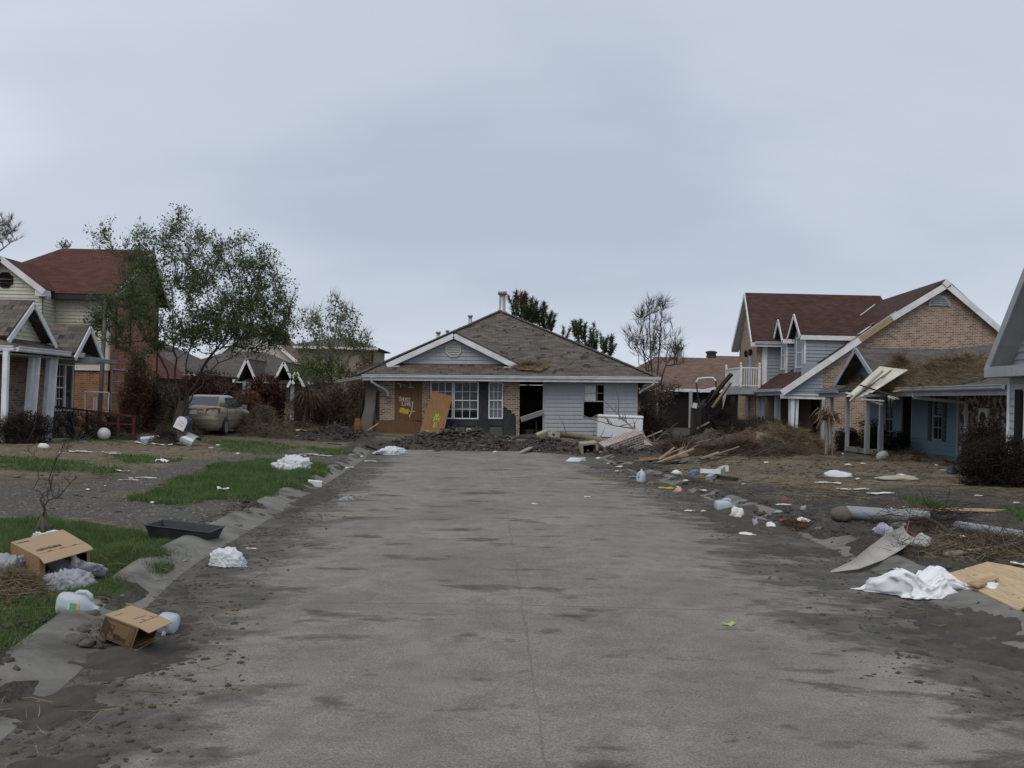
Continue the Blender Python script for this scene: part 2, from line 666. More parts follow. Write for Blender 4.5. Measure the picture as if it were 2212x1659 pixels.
def shinglemat(name, cols, moss=(.12, .10, .07), stain=.3, missing=0.0):
    t = Mt(name)
    uv = t.coords('UV')
    br = t.n('ShaderNodeTexBrick', {'Vector': uv, 'Color1': (0, 0, 0, 1), 'Color2': (1, 1, 1, 1), 'Mortar': (.3, .3, .3, 1), 'Scale': 1.0,
                                    'Mortar Size': .006, 'Mortar Smooth': .4, 'Bias': 0.0, 'Brick Width': .31, 'Row Height': .135})
    k = len(cols)
    n0 = t.noise(uv, 22, 4, .7)
    f = t.math('ADD', t.math('MULTIPLY', (br, 'Color'), .55), t.math('MULTIPLY', (n0, 0), .45))
    c = t.ramp(f, [(.15 + .7 * i / (k - 1), cl) for i, cl in enumerate(cols)])
    c = t.mix(t.math('MULTIPLY', (br, 'Fac'), .75), c, mul(cols[0], .35))
    n2 = t.noise(uv, .7, 5, .65)
    c = t.mix(t.ramp((n2, 0), [(.38, 0.0), (.72, stain)]), c, moss)
    if missing:
        # torn-off tabs show the black felt: whole shingle cells picked by a coarse noise sampled per row
        sp = t.n('ShaderNodeSeparateXYZ', {'Vector': uv})
        row = t.math('FLOOR', t.math('DIVIDE', (sp, 'Y'), .135))
        cmb = t.n('ShaderNodeCombineXYZ', {'X': t.math('MULTIPLY', (sp, 'X'), .9), 'Y': t.math('MULTIPLY', row, .20)})
        n3 = t.noise((cmb, 0), 1.7, 3, .6)
        c = t.mix(t.ramp((n3, 0), [(.605, 0.0), (.615, missing)]), c, (.035, .037, .042))
    t.color(c)
    t.set(Roughness=.95, Specular_IOR_Level=.12)
    sp2 = t.n('ShaderNodeSeparateXYZ', {'Vector': uv})
    saw = t.math('SUBTRACT', 1.0, t.math('FRACT', t.math('DIVIDE', (sp2, 'Y'), .135)))
    h = t.math('ADD', t.math('MULTIPLY', saw, .7), t.math('MULTIPLY', (n0, 0), .6))
    t.bump(h, .55, .014)
    return t.m


def plymat(name, col, knots=True, weather=.35):
    t = Mt(name)
    v = t.coords('UV', (14, 1.6, 1))
    n1 = t.noise(v, 2.2, 6, .6, 1.0)
    c = t.ramp((n1, 0), [(.25, mul(col, .55)), (.48, mul(col, .95)), (.62, mul(col, 1.12)), (.8, mul(col, .75))])
    n2 = t.noise(t.coords('UV'), 2.3, 5, .65, .5)
    c = t.mix(t.ramp((n2, 0), [(.40, 0.0), (.72, weather)]), c, (.10, .075, .045))
    if knots:
        vo = t.n('ShaderNodeTexVoronoi', {'Vector': t.coords('UV', (3.0, 1.3, 1)), 'Scale': 1.7})
        c = t.mix(t.ramp((vo, 'Distance'), [(.03, .8), (.075, 0.0)]), c, mul(col, .25))
    t.color(c)
    t.set(Roughness=.8, Specular_IOR_Level=.2)
    t.bump((n1, 0), .25, .006)
    return t.m


def glassmat(name, tint=(.03, .035, .04), refl=.22):
    t = Mt(name)
    t.color(tint)
    t.set(Roughness=.04, Specular_IOR_Level=.6)
    tr = t.n('ShaderNodeBsdfTransparent', {'Color': (.88, .90, .92, 1)})
    mx = t.n('ShaderNodeMixShader', {0: refl})
    t.l(tr, 0, mx, 1); t.l(t.b, 'BSDF', mx, 2); t.l(mx, 0, t.out, 'Surface')
    return t.m


def sidingmat(name, col, grime=.35, line=.62, gz=.7):
    """painted lap siding, muddy towards the flood line (z in wall metres through the UV map)"""
    t = Mt(name)
    uv = t.coords('UV')
    n1 = t.noise(uv, 1.4, 5, .65)
    c = t.mix((n1, 0), mul(col, .86), mul(col, 1.08))
    n4 = t.noise(t.coords('UV', (6, .5, 1)), 1.5, 5, .7)
    c = t.mix(t.ramp((n4, 0), [(.48, 0.0), (.75, grime)]), c, (.16, .145, .115))
    t.color(c)
    t.set(Roughness=.6, Specular_IOR_Level=.3)
    t.bump((t.noise(uv, 30, 3), 0), .12, .004)
    return t.m


white_trim = basic('white_trim', (.78, .79, .80), .55, .10, 2.0, dirt=.35, dcol=(.28, .25, .20))
grey_trim = basic('grey_trim', (.36, .38, .40), .55, .12, 2.0, dirt=.4, dcol=(.20, .18, .15))
gutter_white = basic('gutter_white', (.66, .68, .70), .45, .10, 1.2, dirt=.35, dcol=(.26, .25, .23))
soffit = basic('soffit_paint', (.34, .35, .36), .7, .12, 2.0, dirt=.3)
bluegrey_siding = sidingmat('bluegrey_siding', (.375, .40, .425), .32)
grey_siding = sidingmat('grey_siding', (.30, .33, .365), .30)
blue_siding = sidingmat('blue_siding', (.15, .245, .305), .40)
cream_siding = sidingmat('cream_siding', (.60, .58, .47), .22)
tan_brick = brickmat('tan_brick', [(.18, .115, .085), (.29, .19, .13), (.37, .25, .17), (.42, .29, .21)], (.54, .49, .41), .45)
grey_brick = brickmat('grey_brick', [(.13, .10, .08), (.22, .17, .13), (.30, .23, .18), (.34, .24, .19)], (.34, .31, .27), .5, stain=.45)
orange_brick = brickmat('orange_brick', [(.24, .10, .055), (.34, .15, .085), (.42, .20, .12)], (.36, .26, .19), .35)
dirty_brick = brickmat('whitewashed_brick', [(.05, .04, .035), (.10, .075, .06), (.16, .11, .09)], (.10, .09, .085), .5, whitewash=.75, stain=.3)
chimney_brick = brickmat('chimney_brick', [(.20, .13, .11), (.30, .21, .18), (.36, .28, .25)], (.62, .60, .56), .3, bw=.21, bh=.08, stain=.2)
brown_shingle = shinglemat('brown_shingle', [(.070, .060, .052), (.115, .100, .088), (.165, .145, .125)], missing=.95)
grey_shingle = shinglemat('grey_shingle', [(.065, .058, .055), (.10, .09, .085), (.14, .125, .115)])
red_shingle = shinglemat('red_shingle', [(.070, .030, .024), (.100, .043, .034), (.128, .057, .045)], moss=(.07, .04, .03), stain=.25)
darkred_shingle = shinglemat('dark_red_shingle', [(.048, .027, .024), (.070, .039, .034), (.092, .051, .044)], moss=(.06, .04, .03), stain=.3)
tan_shingle = shinglemat('tan_shingle', [(.115, .078, .060), (.165, .113, .088), (.205, .145, .115)], moss=(.13, .10, .075))
plywood = plymat('weathered_plywood', (.27, .15, .07))
dark_ply = plymat('dark_plywood', (.15, .085, .045), weather=.3)
new_ply = plymat('pale_plywood', (.52, .38, .23), weather=.18)
lumber = plymat('bare_lumber', (.40, .30, .18), weather=.3)
grey_wood = plymat('grey_driftwood', (.30, .27, .23), False, .4)
glass = glassmat('window_glass')
dark_glass = basic('dark_pane', (.02, .024, .028), .08, .3, 1.5, spec=.6)
blind_white = basic('blind_slats', (.74, .76, .77), .6, .12, 2.0, dirt=.35)
curtain = basic('curtain_cloth', (.72, .73, .72), .85, .15, 3.0)
tar_paper = basic('tar_paper', (.030, .033, .040), .8, .35, 2.2, bump=.3, dirt=.4, dcol=(.10, .095, .085))
dark_void = basic('char_and_shade_black', (.016, .014, .013), .9, .4, 3, bump=.4)  # near black: charred wood, also painted shade inside openings and recesses
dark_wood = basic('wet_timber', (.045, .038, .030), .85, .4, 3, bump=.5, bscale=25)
galv = basic('galvanised_steel', (.36, .39, .41), .42, .2, 3.0, dirt=.35, dcol=(.17, .15, .12), metal=.55, spec=.5)
concrete = basic('kerb_concrete', (.195, .188, .165), .9, .18, 4.0, .3, 70, dirt=.85, dcol=(.070, .064, .054), dscale=2.0, kind='Object')
slab_conc = basic('slab_concrete', (.24, .22, .185), .9, .2, 3.0, .25, 50, dirt=.5, dcol=(.12, .10, .075))
bark = basic('tree_bark', (.095, .080, .064), .95, .35, 6, .6, 30)
pale_bark = basic('pale_bark', (.17, .155, .135), .95, .3, 6, .5, 30)
log_bark = basic('log_bark', (.21, .165, .125), .9, .35, 5, .6, 25, dirt=.4)

# ------------------------------------------------------------------ ground, road, kerbs
def in_poly(x, y, poly):
    x = np.asarray(x, float); y = np.asarray(y, float)
    r = np.zeros(x.shape, bool)
    n = len(poly)
    for i in range(n):
        x0, y0 = poly[i]; x1, y1 = poly[(i + 1) % n]
        if y0 == y1:
            continue
        c = ((y0 > y) != (y1 > y)) & (x < (x1 - x0) * (y - y0) / (y1 - y0) + x0)
        r ^= c
    return r


def gpoly(pts): return [tuple(GG(u, v)[:2]) for u, v in pts]


def ragged(x, y, poly, amp, seed):
    return in_poly(x + amp * fbm(x * 1.1, y * 1.1, seed, 4) * 1.6, y + amp * 1.8 * fbm(x * 1.1 + 40, y * 1.1, seed + 3, 4) * 1.6, poly)


GRASS = [(gpoly(p), a, s) for p, a, s in (
    ([(-90, 1122), (100, 1122), (215, 1135), (300, 1148), (330, 1165), (415, 1185), (425, 1205), (335, 1262), (215, 1292), (160, 1345), (128, 1400), (-60, 1462), (-160, 1300)], .16, 11),
    ([(235, 1086), (330, 1062), (380, 1035), (450, 1008), (560, 994), (690, 1002), (716, 1022), (660, 1056), (590, 1082), (470, 1082), (400, 1092)], .22, 21))]
FAINT = [(gpoly(p), a, s) for p, a, s in (
    ([(-40, 990), (110, 994), (270, 1016), (240, 1028), (-40, 1010)], .5, 31),
    ([(240, 982), (395, 990), (390, 1000), (270, 1000)], .5, 41),
    ([(425, 952), (560, 952), (650, 966), (600, 982), (470, 978)], .6, 51),
    ([(655, 966), (760, 972), (785, 990), (700, 988)], .5, 61),
    ([(600, 902), (770, 902), (780, 920), (610, 920)], .8, 71),
    ([(130, 938), (270, 942), (260, 956), (140, 956)], .4, 81),
    ([(1540, 1070), (1610, 1090), (1600, 1105), (1555, 1090)], .2, 91),
    ([(1950, 1076), (2040, 1088), (2030, 1100), (1960, 1088)], .2, 92),
    ([(2150, 1100), (2240, 1100), (2240, 1130), (2180, 1125)], .3, 93))]
GRAVEL = [gpoly(p) for p in (
    [(-60, 1036), (120, 1050), (330, 1078), (560, 1094), (640, 1108), (545, 1180), (430, 1160), (300, 1136), (-60, 1116)],
    [(160, 1050), (330, 1005), (480, 985), (620, 968), (790, 985), (740, 1003), (560, 990), (440, 1004), (350, 1050), (240, 1075)])]


def masks(x, y):
    g = np.zeros(x.shape)
    for p, a, s in GRASS:
        g = np.maximum(g, ragged(x, y, p, a, s).astype(float))
    for p, a, s in FAINT:
        g = np.maximum(g, ragged(x, y, p, a, s) * 0.65)
    dl = xL(y) - x; dr = x - xR(y)
    left = dl > dr
    gv = np.zeros(x.shape)
    for p in GRAVEL:
        gv = np.maximum(gv, ragged(x, y, p, .35, 7).astype(float))
    gv *= (1 - sstep(.2, .5, g))
    tan_l = .55 + .5 * fbm(x * .35, y * .35, 3, 3)
    tan_r = sstep(17, 25, y) * (1 - sstep(31, 38, y)) * (.40 + .9 * fbm(x * .3, y * .5, 8, 3)) + .08
    dry = np.where(left, tan_l, tan_r)
    dry = dry * (1 - .8 * gv) * sstep(.5, 1.3, np.maximum(dl, dr))
    dry = np.where(np.maximum(dl, dr) < 0, .35 * sstep(35, 38, y), dry)
    return g, np.clip(dry, 0, 1), gv


def axis(segs):
    o = []
    for a, b, st in segs:
        n = max(1, int(round((b - a) / st)))
        o += [a + (b - a) * i / n for i in range(n)]
    return np.array(o + [segs[-1][1]])


gx = axis([(-600, -120, 60), (-120, -40, 10), (-40, -18, 1.2), (-18, -7, .22), (-7, 7, .085), (7, 18, .22), (18, 40, 1.2), (40, 120, 10), (120, 600, 60)])
gy = axis([(-60, -8, 6), (-8, 3.5, .7), (3.5, 14, .085), (14, 40, .17), (40, 60, .6), (60, 120, 4), (120, 400, 25), (400, 1500, 120)])
XX, YY = np.meshgrid(gx, gy)
ZZ = H(XX, YY)
near = (np.abs(XX) < 60) & (YY < 90) & (YY > -20)
ZZ = np.where(near, ZZ, np.clip(ZZ, 0, .2))
nx, ny = len(gx), len(gy)
idx = np.arange(nx * ny).reshape(ny, nx)
Fg = np.stack([idx[:-1, :-1], idx[:-1, 1:], idx[1:, 1:], idx[1:, :-1]], -1).reshape(-1, 4)
ground_m = Mt('yard_soil')
t = ground_m
ob = t.coords('Object')
aG = t.n('ShaderNodeAttribute', attribute_name='grass')
aD = t.n('ShaderNodeAttribute', attribute_name='dry')
aV = t.n('ShaderNodeAttribute', attribute_name='gravel')
n_big = t.noise(ob, .7, 6, .62, .3)
n_mid = t.noise(ob, 4.5, 6, .7, .2)
n_fin = t.noise(ob, 38, 4, .7)
mud = t.ramp((n_mid, 0), [(.30, (.035, .032, .028)), (.47, (.072, .065, .055)), (.60, (.115, .104, .088)), (.74, (.20, .18, .15))])
mud = t.mix(t.ramp((n_big, 0), [(.36, 0.0), (.62, .7)]), mud, (.055, .051, .045))
dryc = t.ramp((n_mid, 0), [(.30, (.090, .072, .050)), (.48, (.16, .130, .090)), (.62, (.215, .175, .125)), (.76, (.30, .25, .18))])
fd = t.math('MULTIPLY', t.math('SUBTRACT', t.math('ADD', (aD, 'Fac'), (n_big, 0)), .62), 2.6, True)
c = t.mix(fd, mud, dryc)
vor = t.n('ShaderNodeTexVoronoi', {'Vector': ob, 'Scale': 26.0})
grv = t.ramp((vor, 'Color'), [(.2, (.085, .080, .072)), (.6, (.115, .108, .096)), (.9, (.165, .156, .14))])
c = t.mix(t.math('MULTIPLY', (aV, 'Fac'), t.ramp((n_mid, 0), [(.38, .95), (.66, .45)])), c, grv)
gsoil = t.ramp((n_mid, 0), [(.3, (.030, .050, .016)), (.55, (.055, .085, .028)), (.75, (.12, .11, .06))])
c = t.mix((aG, 'Fac'), c, gsoil)
sp_ = t.ramp((n_fin, 0), [(.30, .55), (.5, 1.0), (.68, 1.45)])
c = t.mix(1.0, c, sp_, 'MULTIPLY')
t.color(c)
t.set(Roughness=.95, Specular_IOR_Level=.1)
hh = t.math('ADD', t.math('MULTIPLY', (n_mid, 0), .7), t.math('MULTIPLY', (n_fin, 0), .35))
t.bump(hh, .9, .06)
ground = np_mesh('ground', np.stack([XX.ravel(), YY.ravel(), ZZ.ravel()], 1), Fg, t.m, smooth=True, base=(0, 0, 0))
tag(ground, kind='structure')
g_, d_, v_ = masks(XX.ravel(), YY.ravel())
attr(ground, 'grass', g_); attr(ground, 'dry', d_); attr(ground, 'gravel', v_)

# road: cast concrete, mud washed over both edges
ry = axis([(-20, 3, 1.5), (3, 33.6, .25)])
NR = 22
RV, RE = [], []
for y in ry:
    a, b = float(xL(np.array([y]))[0]), float(xR(np.array([y]))[0])
    for k in range(NR + 1):
        q = k / NR
        x = a + (b - a) * q
        RV.append((x, y, .055 * (1 - (2 * q - 1) ** 2) + .004))
        RE.append((x - a, b - x))
RV = np.array(RV); RE = np.array(RE)
idx = np.arange(len(RV)).reshape(len(ry), NR + 1)
Fr = np.stack([idx[:-1, :-1], idx[:-1, 1:], idx[1:, 1:], idx[1:, :-1]], -1).reshape(-1, 4)
t = Mt('road_concrete')
ob = t.coords('Object')
eL = t.n('ShaderNodeAttribute', attribute_name='edge_left')
eR = t.n('ShaderNodeAttribute', attribute_name='edge_right')
nb = t.noise(ob, .55, 5, .6, .3)
nm = t.noise(ob, 3.2, 6, .68, .4)
nf = t.noise(ob, 95, 3, .7)
vo = t.n('ShaderNodeTexVoronoi', {'Vector': ob, 'Scale': 70.0})
cc = t.ramp((nb, 0), [(.30, (.175, .163, .138)), (.55, (.228, .214, .183)), (.75, (.275, .26, .226))])
cc = t.mix(t.ramp((nm, 0), [(.36, .55), (.58, 0.0)]), cc, (.125, .118, .102))
cc = t.mix(1.0, cc, t.ramp((nf, 0), [(.28, .50), (.5, 1.0), (.70, 1.5)]), 'MULTIPLY')
vp = t.n('ShaderNodeTexVoronoi', {'Vector': ob, 'Scale': 30.0})
cc = t.mix(t.ramp((vp, 'Distance'), [(.06, .75), (.13, 0.0)]), cc, (.36, .33, .27))
# joints: across every 6 m, one along the crown, with a wandering crack
spx = t.n('ShaderNodeSeparateXYZ', {'Vector': ob})
jit = t.math('MULTIPLY', t.math('SUBTRACT', (t.noise(ob, 1.6, 4, .6), 0), .5), .10)
yy = t.math('ADD', (spx, 'Y'), jit)
fy = t.math('ABSOLUTE', t.math('SUBTRACT', t.math('FRACT', t.math('DIVIDE', t.math('ADD', yy, -5.2), 6.0)), .5))
jy = t.math('LESS_THAN', fy, .0013)
xx = t.math('ADD', t.math('ADD', (spx, 'X'), t.math('MULTIPLY', (spx, 'Y'), .022)), jit)
jx = t.math('LESS_THAN', t.math('ABSOLUTE', t.math('SUBTRACT', xx, .30)), .006)
jj = t.math('MULTIPLY', t.math('MAXIMUM', t.math('MULTIPLY', jy, .9), t.math('MULTIPLY', jx, .45)), t.ramp((nm, 0), [(.40, .1), (.6, .85)]))
cc = t.mix(jj, cc, (.055, .052, .046))
# mud: thick at the gutters, thinning into tongues and splashes
st = t.n('ShaderNodeMapping', {'Vector': ob}); st.inputs['Scale'].default_value = (.62, 1.0, 1)
n1 = t.noise((st, 0), 1.15, 6, .66, .5)
n2 = t.noise((st, 0), 4.0, 5, .7, .4)
nn = t.math('ADD', t.math('MULTIPLY', (n1, 0), 1.3), t.math('MULTIPLY', (n2, 0), .7))        # ~1.0 in the mean
mL = t.math('SUBTRACT', t.math('MULTIPLY', t.math('SUBTRACT', nn, .80), 1.9), t.math('SUBTRACT', (eL, 'Fac'), .55))
mR = t.math('SUBTRACT', t.math('MULTIPLY', t.math('SUBTRACT', nn, .80), 3.6), t.math('MULTIPLY', t.math('SUBTRACT', (eR, 'Fac'), .62), .85))
n3 = t.noise((st, 0), 1.75, 4, .6, .2)
spl = t.math('MULTIPLY', t.math('SUBTRACT', (n3, 0), .588), 5.0)
mm = t.math('MAXIMUM', t.math('MAXIMUM', mL, mR), spl)
thin = t.ramp(mm, [(.0, 0.0), (.14, .42), (.46, .84)])
mudc = t.ramp((nm, 0), [(.34, (.044, .041, .036)), (.5, (.074, .069, .060)), (.68, (.125, .115, .10))])
mudc = t.mix(1.0, mudc, t.ramp((nf, 0), [(.3, .7), (.7, 1.3)]), 'MULTIPLY')
cc = t.mix(thin, cc, mudc)
t.color(cc)
t.set(Roughness=.9, Specular_IOR_Level=.18)
hb = t.math('ADD', t.math('MULTIPLY', (nf, 0), .12), t.math('MULTIPLY', t.math('MULTIPLY', thin, (n2, 0)), .9))
t.bump(t.math('SUBTRACT', hb, t.math('MULTIPLY', jj, .5)), .8, .035)
road = np_mesh('road', RV, Fr, t.m, smooth=True, base=(0, 0, 0))
attr(road, 'edge_left', RE[:, 0]); attr(road, 'edge_right', RE[:, 1])
tag(road, kind='structure')


def kerb(name, side):
    ys = axis([(-8, 3, 1.0), (3, 33, .14)])
    prof = [(-.01, .000), (.03, .012), (.10, .022), (.20, .060), (.30, .098), (.36, .108), (.44, .110), (.46, .02)]
    V = []
    for y in ys:
        e = float((xL if side < 0 else xR)(np.array([y]))[0])
        for d, z in prof:
            V.append((e + side * d, y, z * (1.0 if side < 0 else .85) + .006))
    n = len(prof)
    idx = np.arange(len(V)).reshape(len(ys), n)
    F = np.stack([idx[:-1, :-1], idx[1:, :-1], idx[1:, 1:], idx[:-1, 1:]], -1).reshape(-1, 4)
    if side > 0:
        F = F[:, ::-1]
    o = np_mesh(name, np.array(V), F, concrete, smooth=True, base=(0, 0, 0))
    tag(o, kind='structure')


kerb('kerb', -1)
kerb('kerb', 1)

# ------------------------------------------------------------------ ground cover nobody could count
rng = np.random.default_rng(7)


def scatter_poly(poly, n, rng):
    a = np.array(poly); lo, hi = a.min(0) - .4, a.max(0) + .4
    out = []
    while sum(len(o) for o in out) < n:
        p = rng.uniform(lo, hi, (n * 2, 2))
        out.append(p[in_poly(p[:, 0], p[:, 1], poly)])
    return np.concatenate(out)[:n]


def blades(pts, hmin, hmax, w, rng, lean=.45):
    n = len(pts)
    z = H(pts[:, 0], pts[:, 1]) - .01
    cl = .55 + .9 * vnoise(pts[:, 0] * 2.1, pts[:, 1] * 2.1, 77)
    p = np.column_stack([pts, z])
    d = rng.normal(0, lean, (n, 3)); d[:, 2] = 1
    return strands(p, d, rng.uniform(hmin, hmax, n) * cl, w, rng, .35)


grass_mat = leafmat('grass_blades', [(.05, .085, .026), (.075, .135, .038), (.105, .175, .055), (.19, .18, .08)], .55, .3)
dry_mat = leafmat('dry_grass', [(.13, .095, .055), (.20, .155, .095), (.28, .22, .14)], .8, .1)
parts_ = []
for (poly, a, s), n, h0, h1, w in ((GRASS[0], 52000, .035, .10, .0042), (GRASS[1], 42000, .05, .13, .008)):
    big = [(x, y) for x, y in poly]
    q = scatter_poly(poly, n, rng)
    q = q[ragged(q[:, 0], q[:, 1], poly, a, s)]
    q = q[vnoise(q[:, 0] * 3.3, q[:, 1] * 3.3, 5) * .6 + .4 * vnoise(q[:, 0] * 9, q[:, 1] * 9, 6) + .25 * rng.random(len(q)) > .40]
    parts_.append(blades(q, h0, h1, w, rng))
V, F = join(*parts_)
tag(np_mesh('grass', V, F, grass_mat), kind='stuff')
parts_ = []
for (poly, a, s), n, h0, h1, w in zip(FAINT, (2600, 1600, 2800, 1400, 2200, 900, 700, 500, 500), *[[.04] * 9, [.11] * 9, [.016] * 9]):
    q = scatter_poly(poly, n, rng)
    q = q[ragged(q[:, 0], q[:, 1], poly, a, s)]
    parts_.append(blades(q, h0, h1, w, rng))
V, F = join(*parts_)
o = np_mesh('thin_grass', V, F, grass_mat); tag(o, kind='stuff')

# dry grass and straw over the yards
q = np.column_stack([rng.uniform(-15, -3.2, 26000), rng.uniform(6, 38, 26000)])
q = q[(xL(q[:, 1]) - q[:, 0]) > .6]
g_, d_, v_ = masks(q[:, 0], q[:, 1])
q = q[(d_ - .8 * v_ - g_) > rng.uniform(.2, .9, len(q))]
va = blades(q, .02, .08, .010, rng, 1.3)
q = np.column_stack([rng.uniform(3, 16, 26000), rng.uniform(8, 38, 26000)])
q = q[(q[:, 0] - xR(q[:, 1])) > .5]
g_, d_, v_ = masks(q[:, 0], q[:, 1])
q = q[d_ > rng.uniform(.1, 1.0, len(q))]
vb = blades(q, .02, .07, .010, rng, 1.3)
vc = []
for (poly, a, s), n, w in ((GRASS[0], 9000, .004), (GRASS[1], 7000, .008)):
    q = scatter_poly(poly, n, rng); q = np.column_stack([q[:, 0] + rng.normal(0, .12, n), q[:, 1] + rng.normal(0, .18, n)]); q = q[xL(q[:, 1]) - q[:, 0] > .25]
    vc.append(blades(q, .03, .10, w, rng, .9))
V, F = join(va, vb, *vc)
tag(np_mesh('dry_grass', V, F, dry_mat), kind='stuff')

# clods, gravel and mud crumbs
clod_mat = basic('mud_clods', (.070, .063, .053), .95, .5, 7, .5, 40)
pale_clod = basic('gravel_chips', (.17, .16, .14), .95, .5, 9, .3, 60)


def yard_pts(n, side, d0, d1, y0, y1, rng, power=1.0):
    y = y0 + (y1 - y0) * rng.random(n) ** power
    d = d0 + (d1 - d0) * rng.random(n)
    x = xL(y) - d if side < 0 else xR(y) + d
    return x, y


pl, sl = [], []
for side, n, d0, d1, y0, y1, s0, s1, pw in ((-1, 2600, .25, .75, 4.2, 20, .008, .04, 1.2), (1, 3600, .1, 1.6, 6, 26, .008, .05, 1.2), (-1, 900, .6, 10, 12, 34, .015, .05, 1),
                                            (1, 5200, .3, 11, 7, 30, .010, .055, 1.0), (1, 900, .0, 9, 24, 38, .02, .09, 1.0)):
    x, y = yard_pts(n, side, d0, d1, y0, y1, rng, pw)
    keep = vnoise(x * 1.7, y * 1.7, 61) > .42
    x, y = x[keep], y[keep]
    pl.append(np.column_stack([x, y, np.maximum(H(x, y), .0)]))
    sl.append(s0 + (s1 - s0) * rng.random(len(x)) ** 3)
V, F = lumps(np.concatenate(pl), np.concatenate(sl), rng, 1, (.35, .8))
tag(np_mesh('mud_clods', V, F, clod_mat), kind='stuff')

pl, sl = [], []
for side, n, a, b, y0, y1, s0, s1 in ((-1, 4200, -1.1, .05, 3.6, 24, .003, .024), (1, 4200, -1.5, .05, 4.5, 26, .003, .024), (-1, 500, -3, .0, 3.6, 16, .002, .006), (1, 500, -3, 0, 3.8, 16, .002, .006)):
    y = y0 + (y1 - y0) * rng.random(n) ** 1.4
    d = a + (b - a) * np.sqrt(rng.random(n))
    x = xL(y) - d if side < 0 else xR(y) + d
    keep = vnoise(x * 2.2, y * 2.2, 19) > .38
    x, y = x[keep], y[keep]
    w_ = (x - xL(y)) / (xR(y) - xL(y))
    pl.append(np.column_stack([x, y, .055 * (1 - (2 * w_ - 1) ** 2) + .004])); sl.append(s0 + (s1 - s0) * rng.random(len(x)) ** 2.5)
V, F = lumps(np.concatenate(pl), np.concatenate(sl), rng, 1, (.4, .8))
tag(np_mesh('mud_crumbs', V, F, clod_mat), kind='stuff')

pl, sl = [], []
for poly, n in ((GRAVEL[0], 1700), (GRAVEL[1], 1700)):
    q = scatter_poly(poly, n, rng)
    pl.append(np.column_stack([q, H(q[:, 0], q[:, 1])])); sl.append(.006 + .028 * rng.random(n) ** 3)
x, y = yard_pts(900, -1, .15, 5, 6, 30, rng); pl.append(np.column_stack([x, y, H(x, y)])); sl.append(.006 + .022 * rng.random(900) ** 3)
x, y = yard_pts(1500, 1, .15, 8, 7, 30, rng); pl.append(np.column_stack([x, y, H(x, y)])); sl.append(.006 + .026 * rng.random(1500) ** 3)
V, F = lumps(np.concatenate(pl), np.concatenate(sl), rng, 1, (.3, .7))
tag(np_mesh('gravel', V, F, pale_clod), kind='stuff')

# mud drifts lying over the gutters and the road edge: real thickness, ragged rim where they run out
def drift(side, y0, y1, amp, reach, bias, seed):
    ys = np.arange(y0, y1, .035); dd = np.arange(-reach, .30, .035)
    D, Y = np.meshgrid(dd, ys)
    X = (xL(Y) - D) if side < 0 else (xR(Y) + D)
    w_ = (X - xL(Y)) / (xR(Y) - xL(Y))
    base = np.where(D < 0, .055 * (1 - (2 * w_ - 1) ** 2) + .004, sstep(0, .36, D) * .108 * (1 if side < 0 else .85) + .006)
    n = fbm(X * 1.6, Y * 1.1, seed, 5) + .35 * fbm(X * 7, Y * 7, seed + 9, 3)
    h = amp * (n + bias - 1.15 * np.abs(D + .18) / reach)
    Z = base + np.where(h > 0, h + .028 * fbm(X * 11, Y * 11, seed + 3, 3), -.03)
    nx_, ny_ = len(dd), len(ys)
    idx = np.arange(nx_ * ny_).reshape(ny_, nx_)
    F = np.stack([idx[:-1, :-1], idx[:-1, 1:], idx[1:, 1:], idx[1:, :-1]], -1)
    ok = (h[:-1, :-1] > -.01) | (h[1:, 1:] > -.01) | (h[1:, :-1] > -.01) | (h[:-1, 1:] > -.01)
    F = F[ok]
    if side < 0: F = F[:, ::-1]
    return np.stack([X.ravel(), Y.ravel(), Z.ravel()], 1), F
drift_mat = basic('mud_drift', (.072, .064, .052), .95, .55, 5, .9, 45, dirt=.5, dcol=(.035, .032, .028), dscale=3.0)
a_, b_ = drift(-1, 3.6, 22, .075, 1.1, -.05, 405), drift(1, 5, 27, .075, 1.5, .13, 402)
V, F = join(a_, b_)
used = np.unique(F); mp = np.zeros(len(V), int); mp[used] = np.arange(len(used))
tag(np_mesh('mud_drift', V[used], mp[F], drift_mat, smooth=True), kind='stuff')

# straw and twig litter lying flat
straw_mat = leafmat('straw', [(.10, .075, .045), (.19, .145, .085), (.29, .23, .145)], .85, .05)
pl, dl_, Ls = [], [], []
for side, n, a, b, y0, y1 in ((-1, 900, -1.0, .9, 3.8, 16), (1, 1500, -.6, 3.5, 6, 22), (1, 2600, .5, 11, 18, 36), (-1, 1200, .6, 10, 16, 38)):
    y = y0 + (y1 - y0) * rng.random(n) ** 1.2; d = a + (b - a) * rng.random(n)
    x = xL(y) - d if side < 0 else xR(y) + d
    keep = vnoise(x * 1.2, y * 1.2, 23) > .45
    x, y = x[keep], y[keep]
    z = np.maximum(H(x, y), np.where((x > xL(y)) & (x < xR(y)), .03, -1)) + .012
    pl.append(np.column_stack([x, y, z]))
    aa = rng.uniform(0, 2 * pi, len(x))
    dl_.append(np.column_stack([np.cos(aa), np.sin(aa), rng.uniform(-.05, .18, len(x))]))
    Ls.append(rng.uniform(.04, .28, len(x)) * np.where(y > 18, 1.6, 1))
P_, D_, L_ = np.concatenate(pl), np.concatenate(dl_), np.concatenate(Ls)
V, F = strands(P_, D_, L_, np.where(P_[:, 1] > 18, .013, .006), rng, .2)
tag(np_mesh('straw_litter', V, F, straw_mat), kind='stuff')

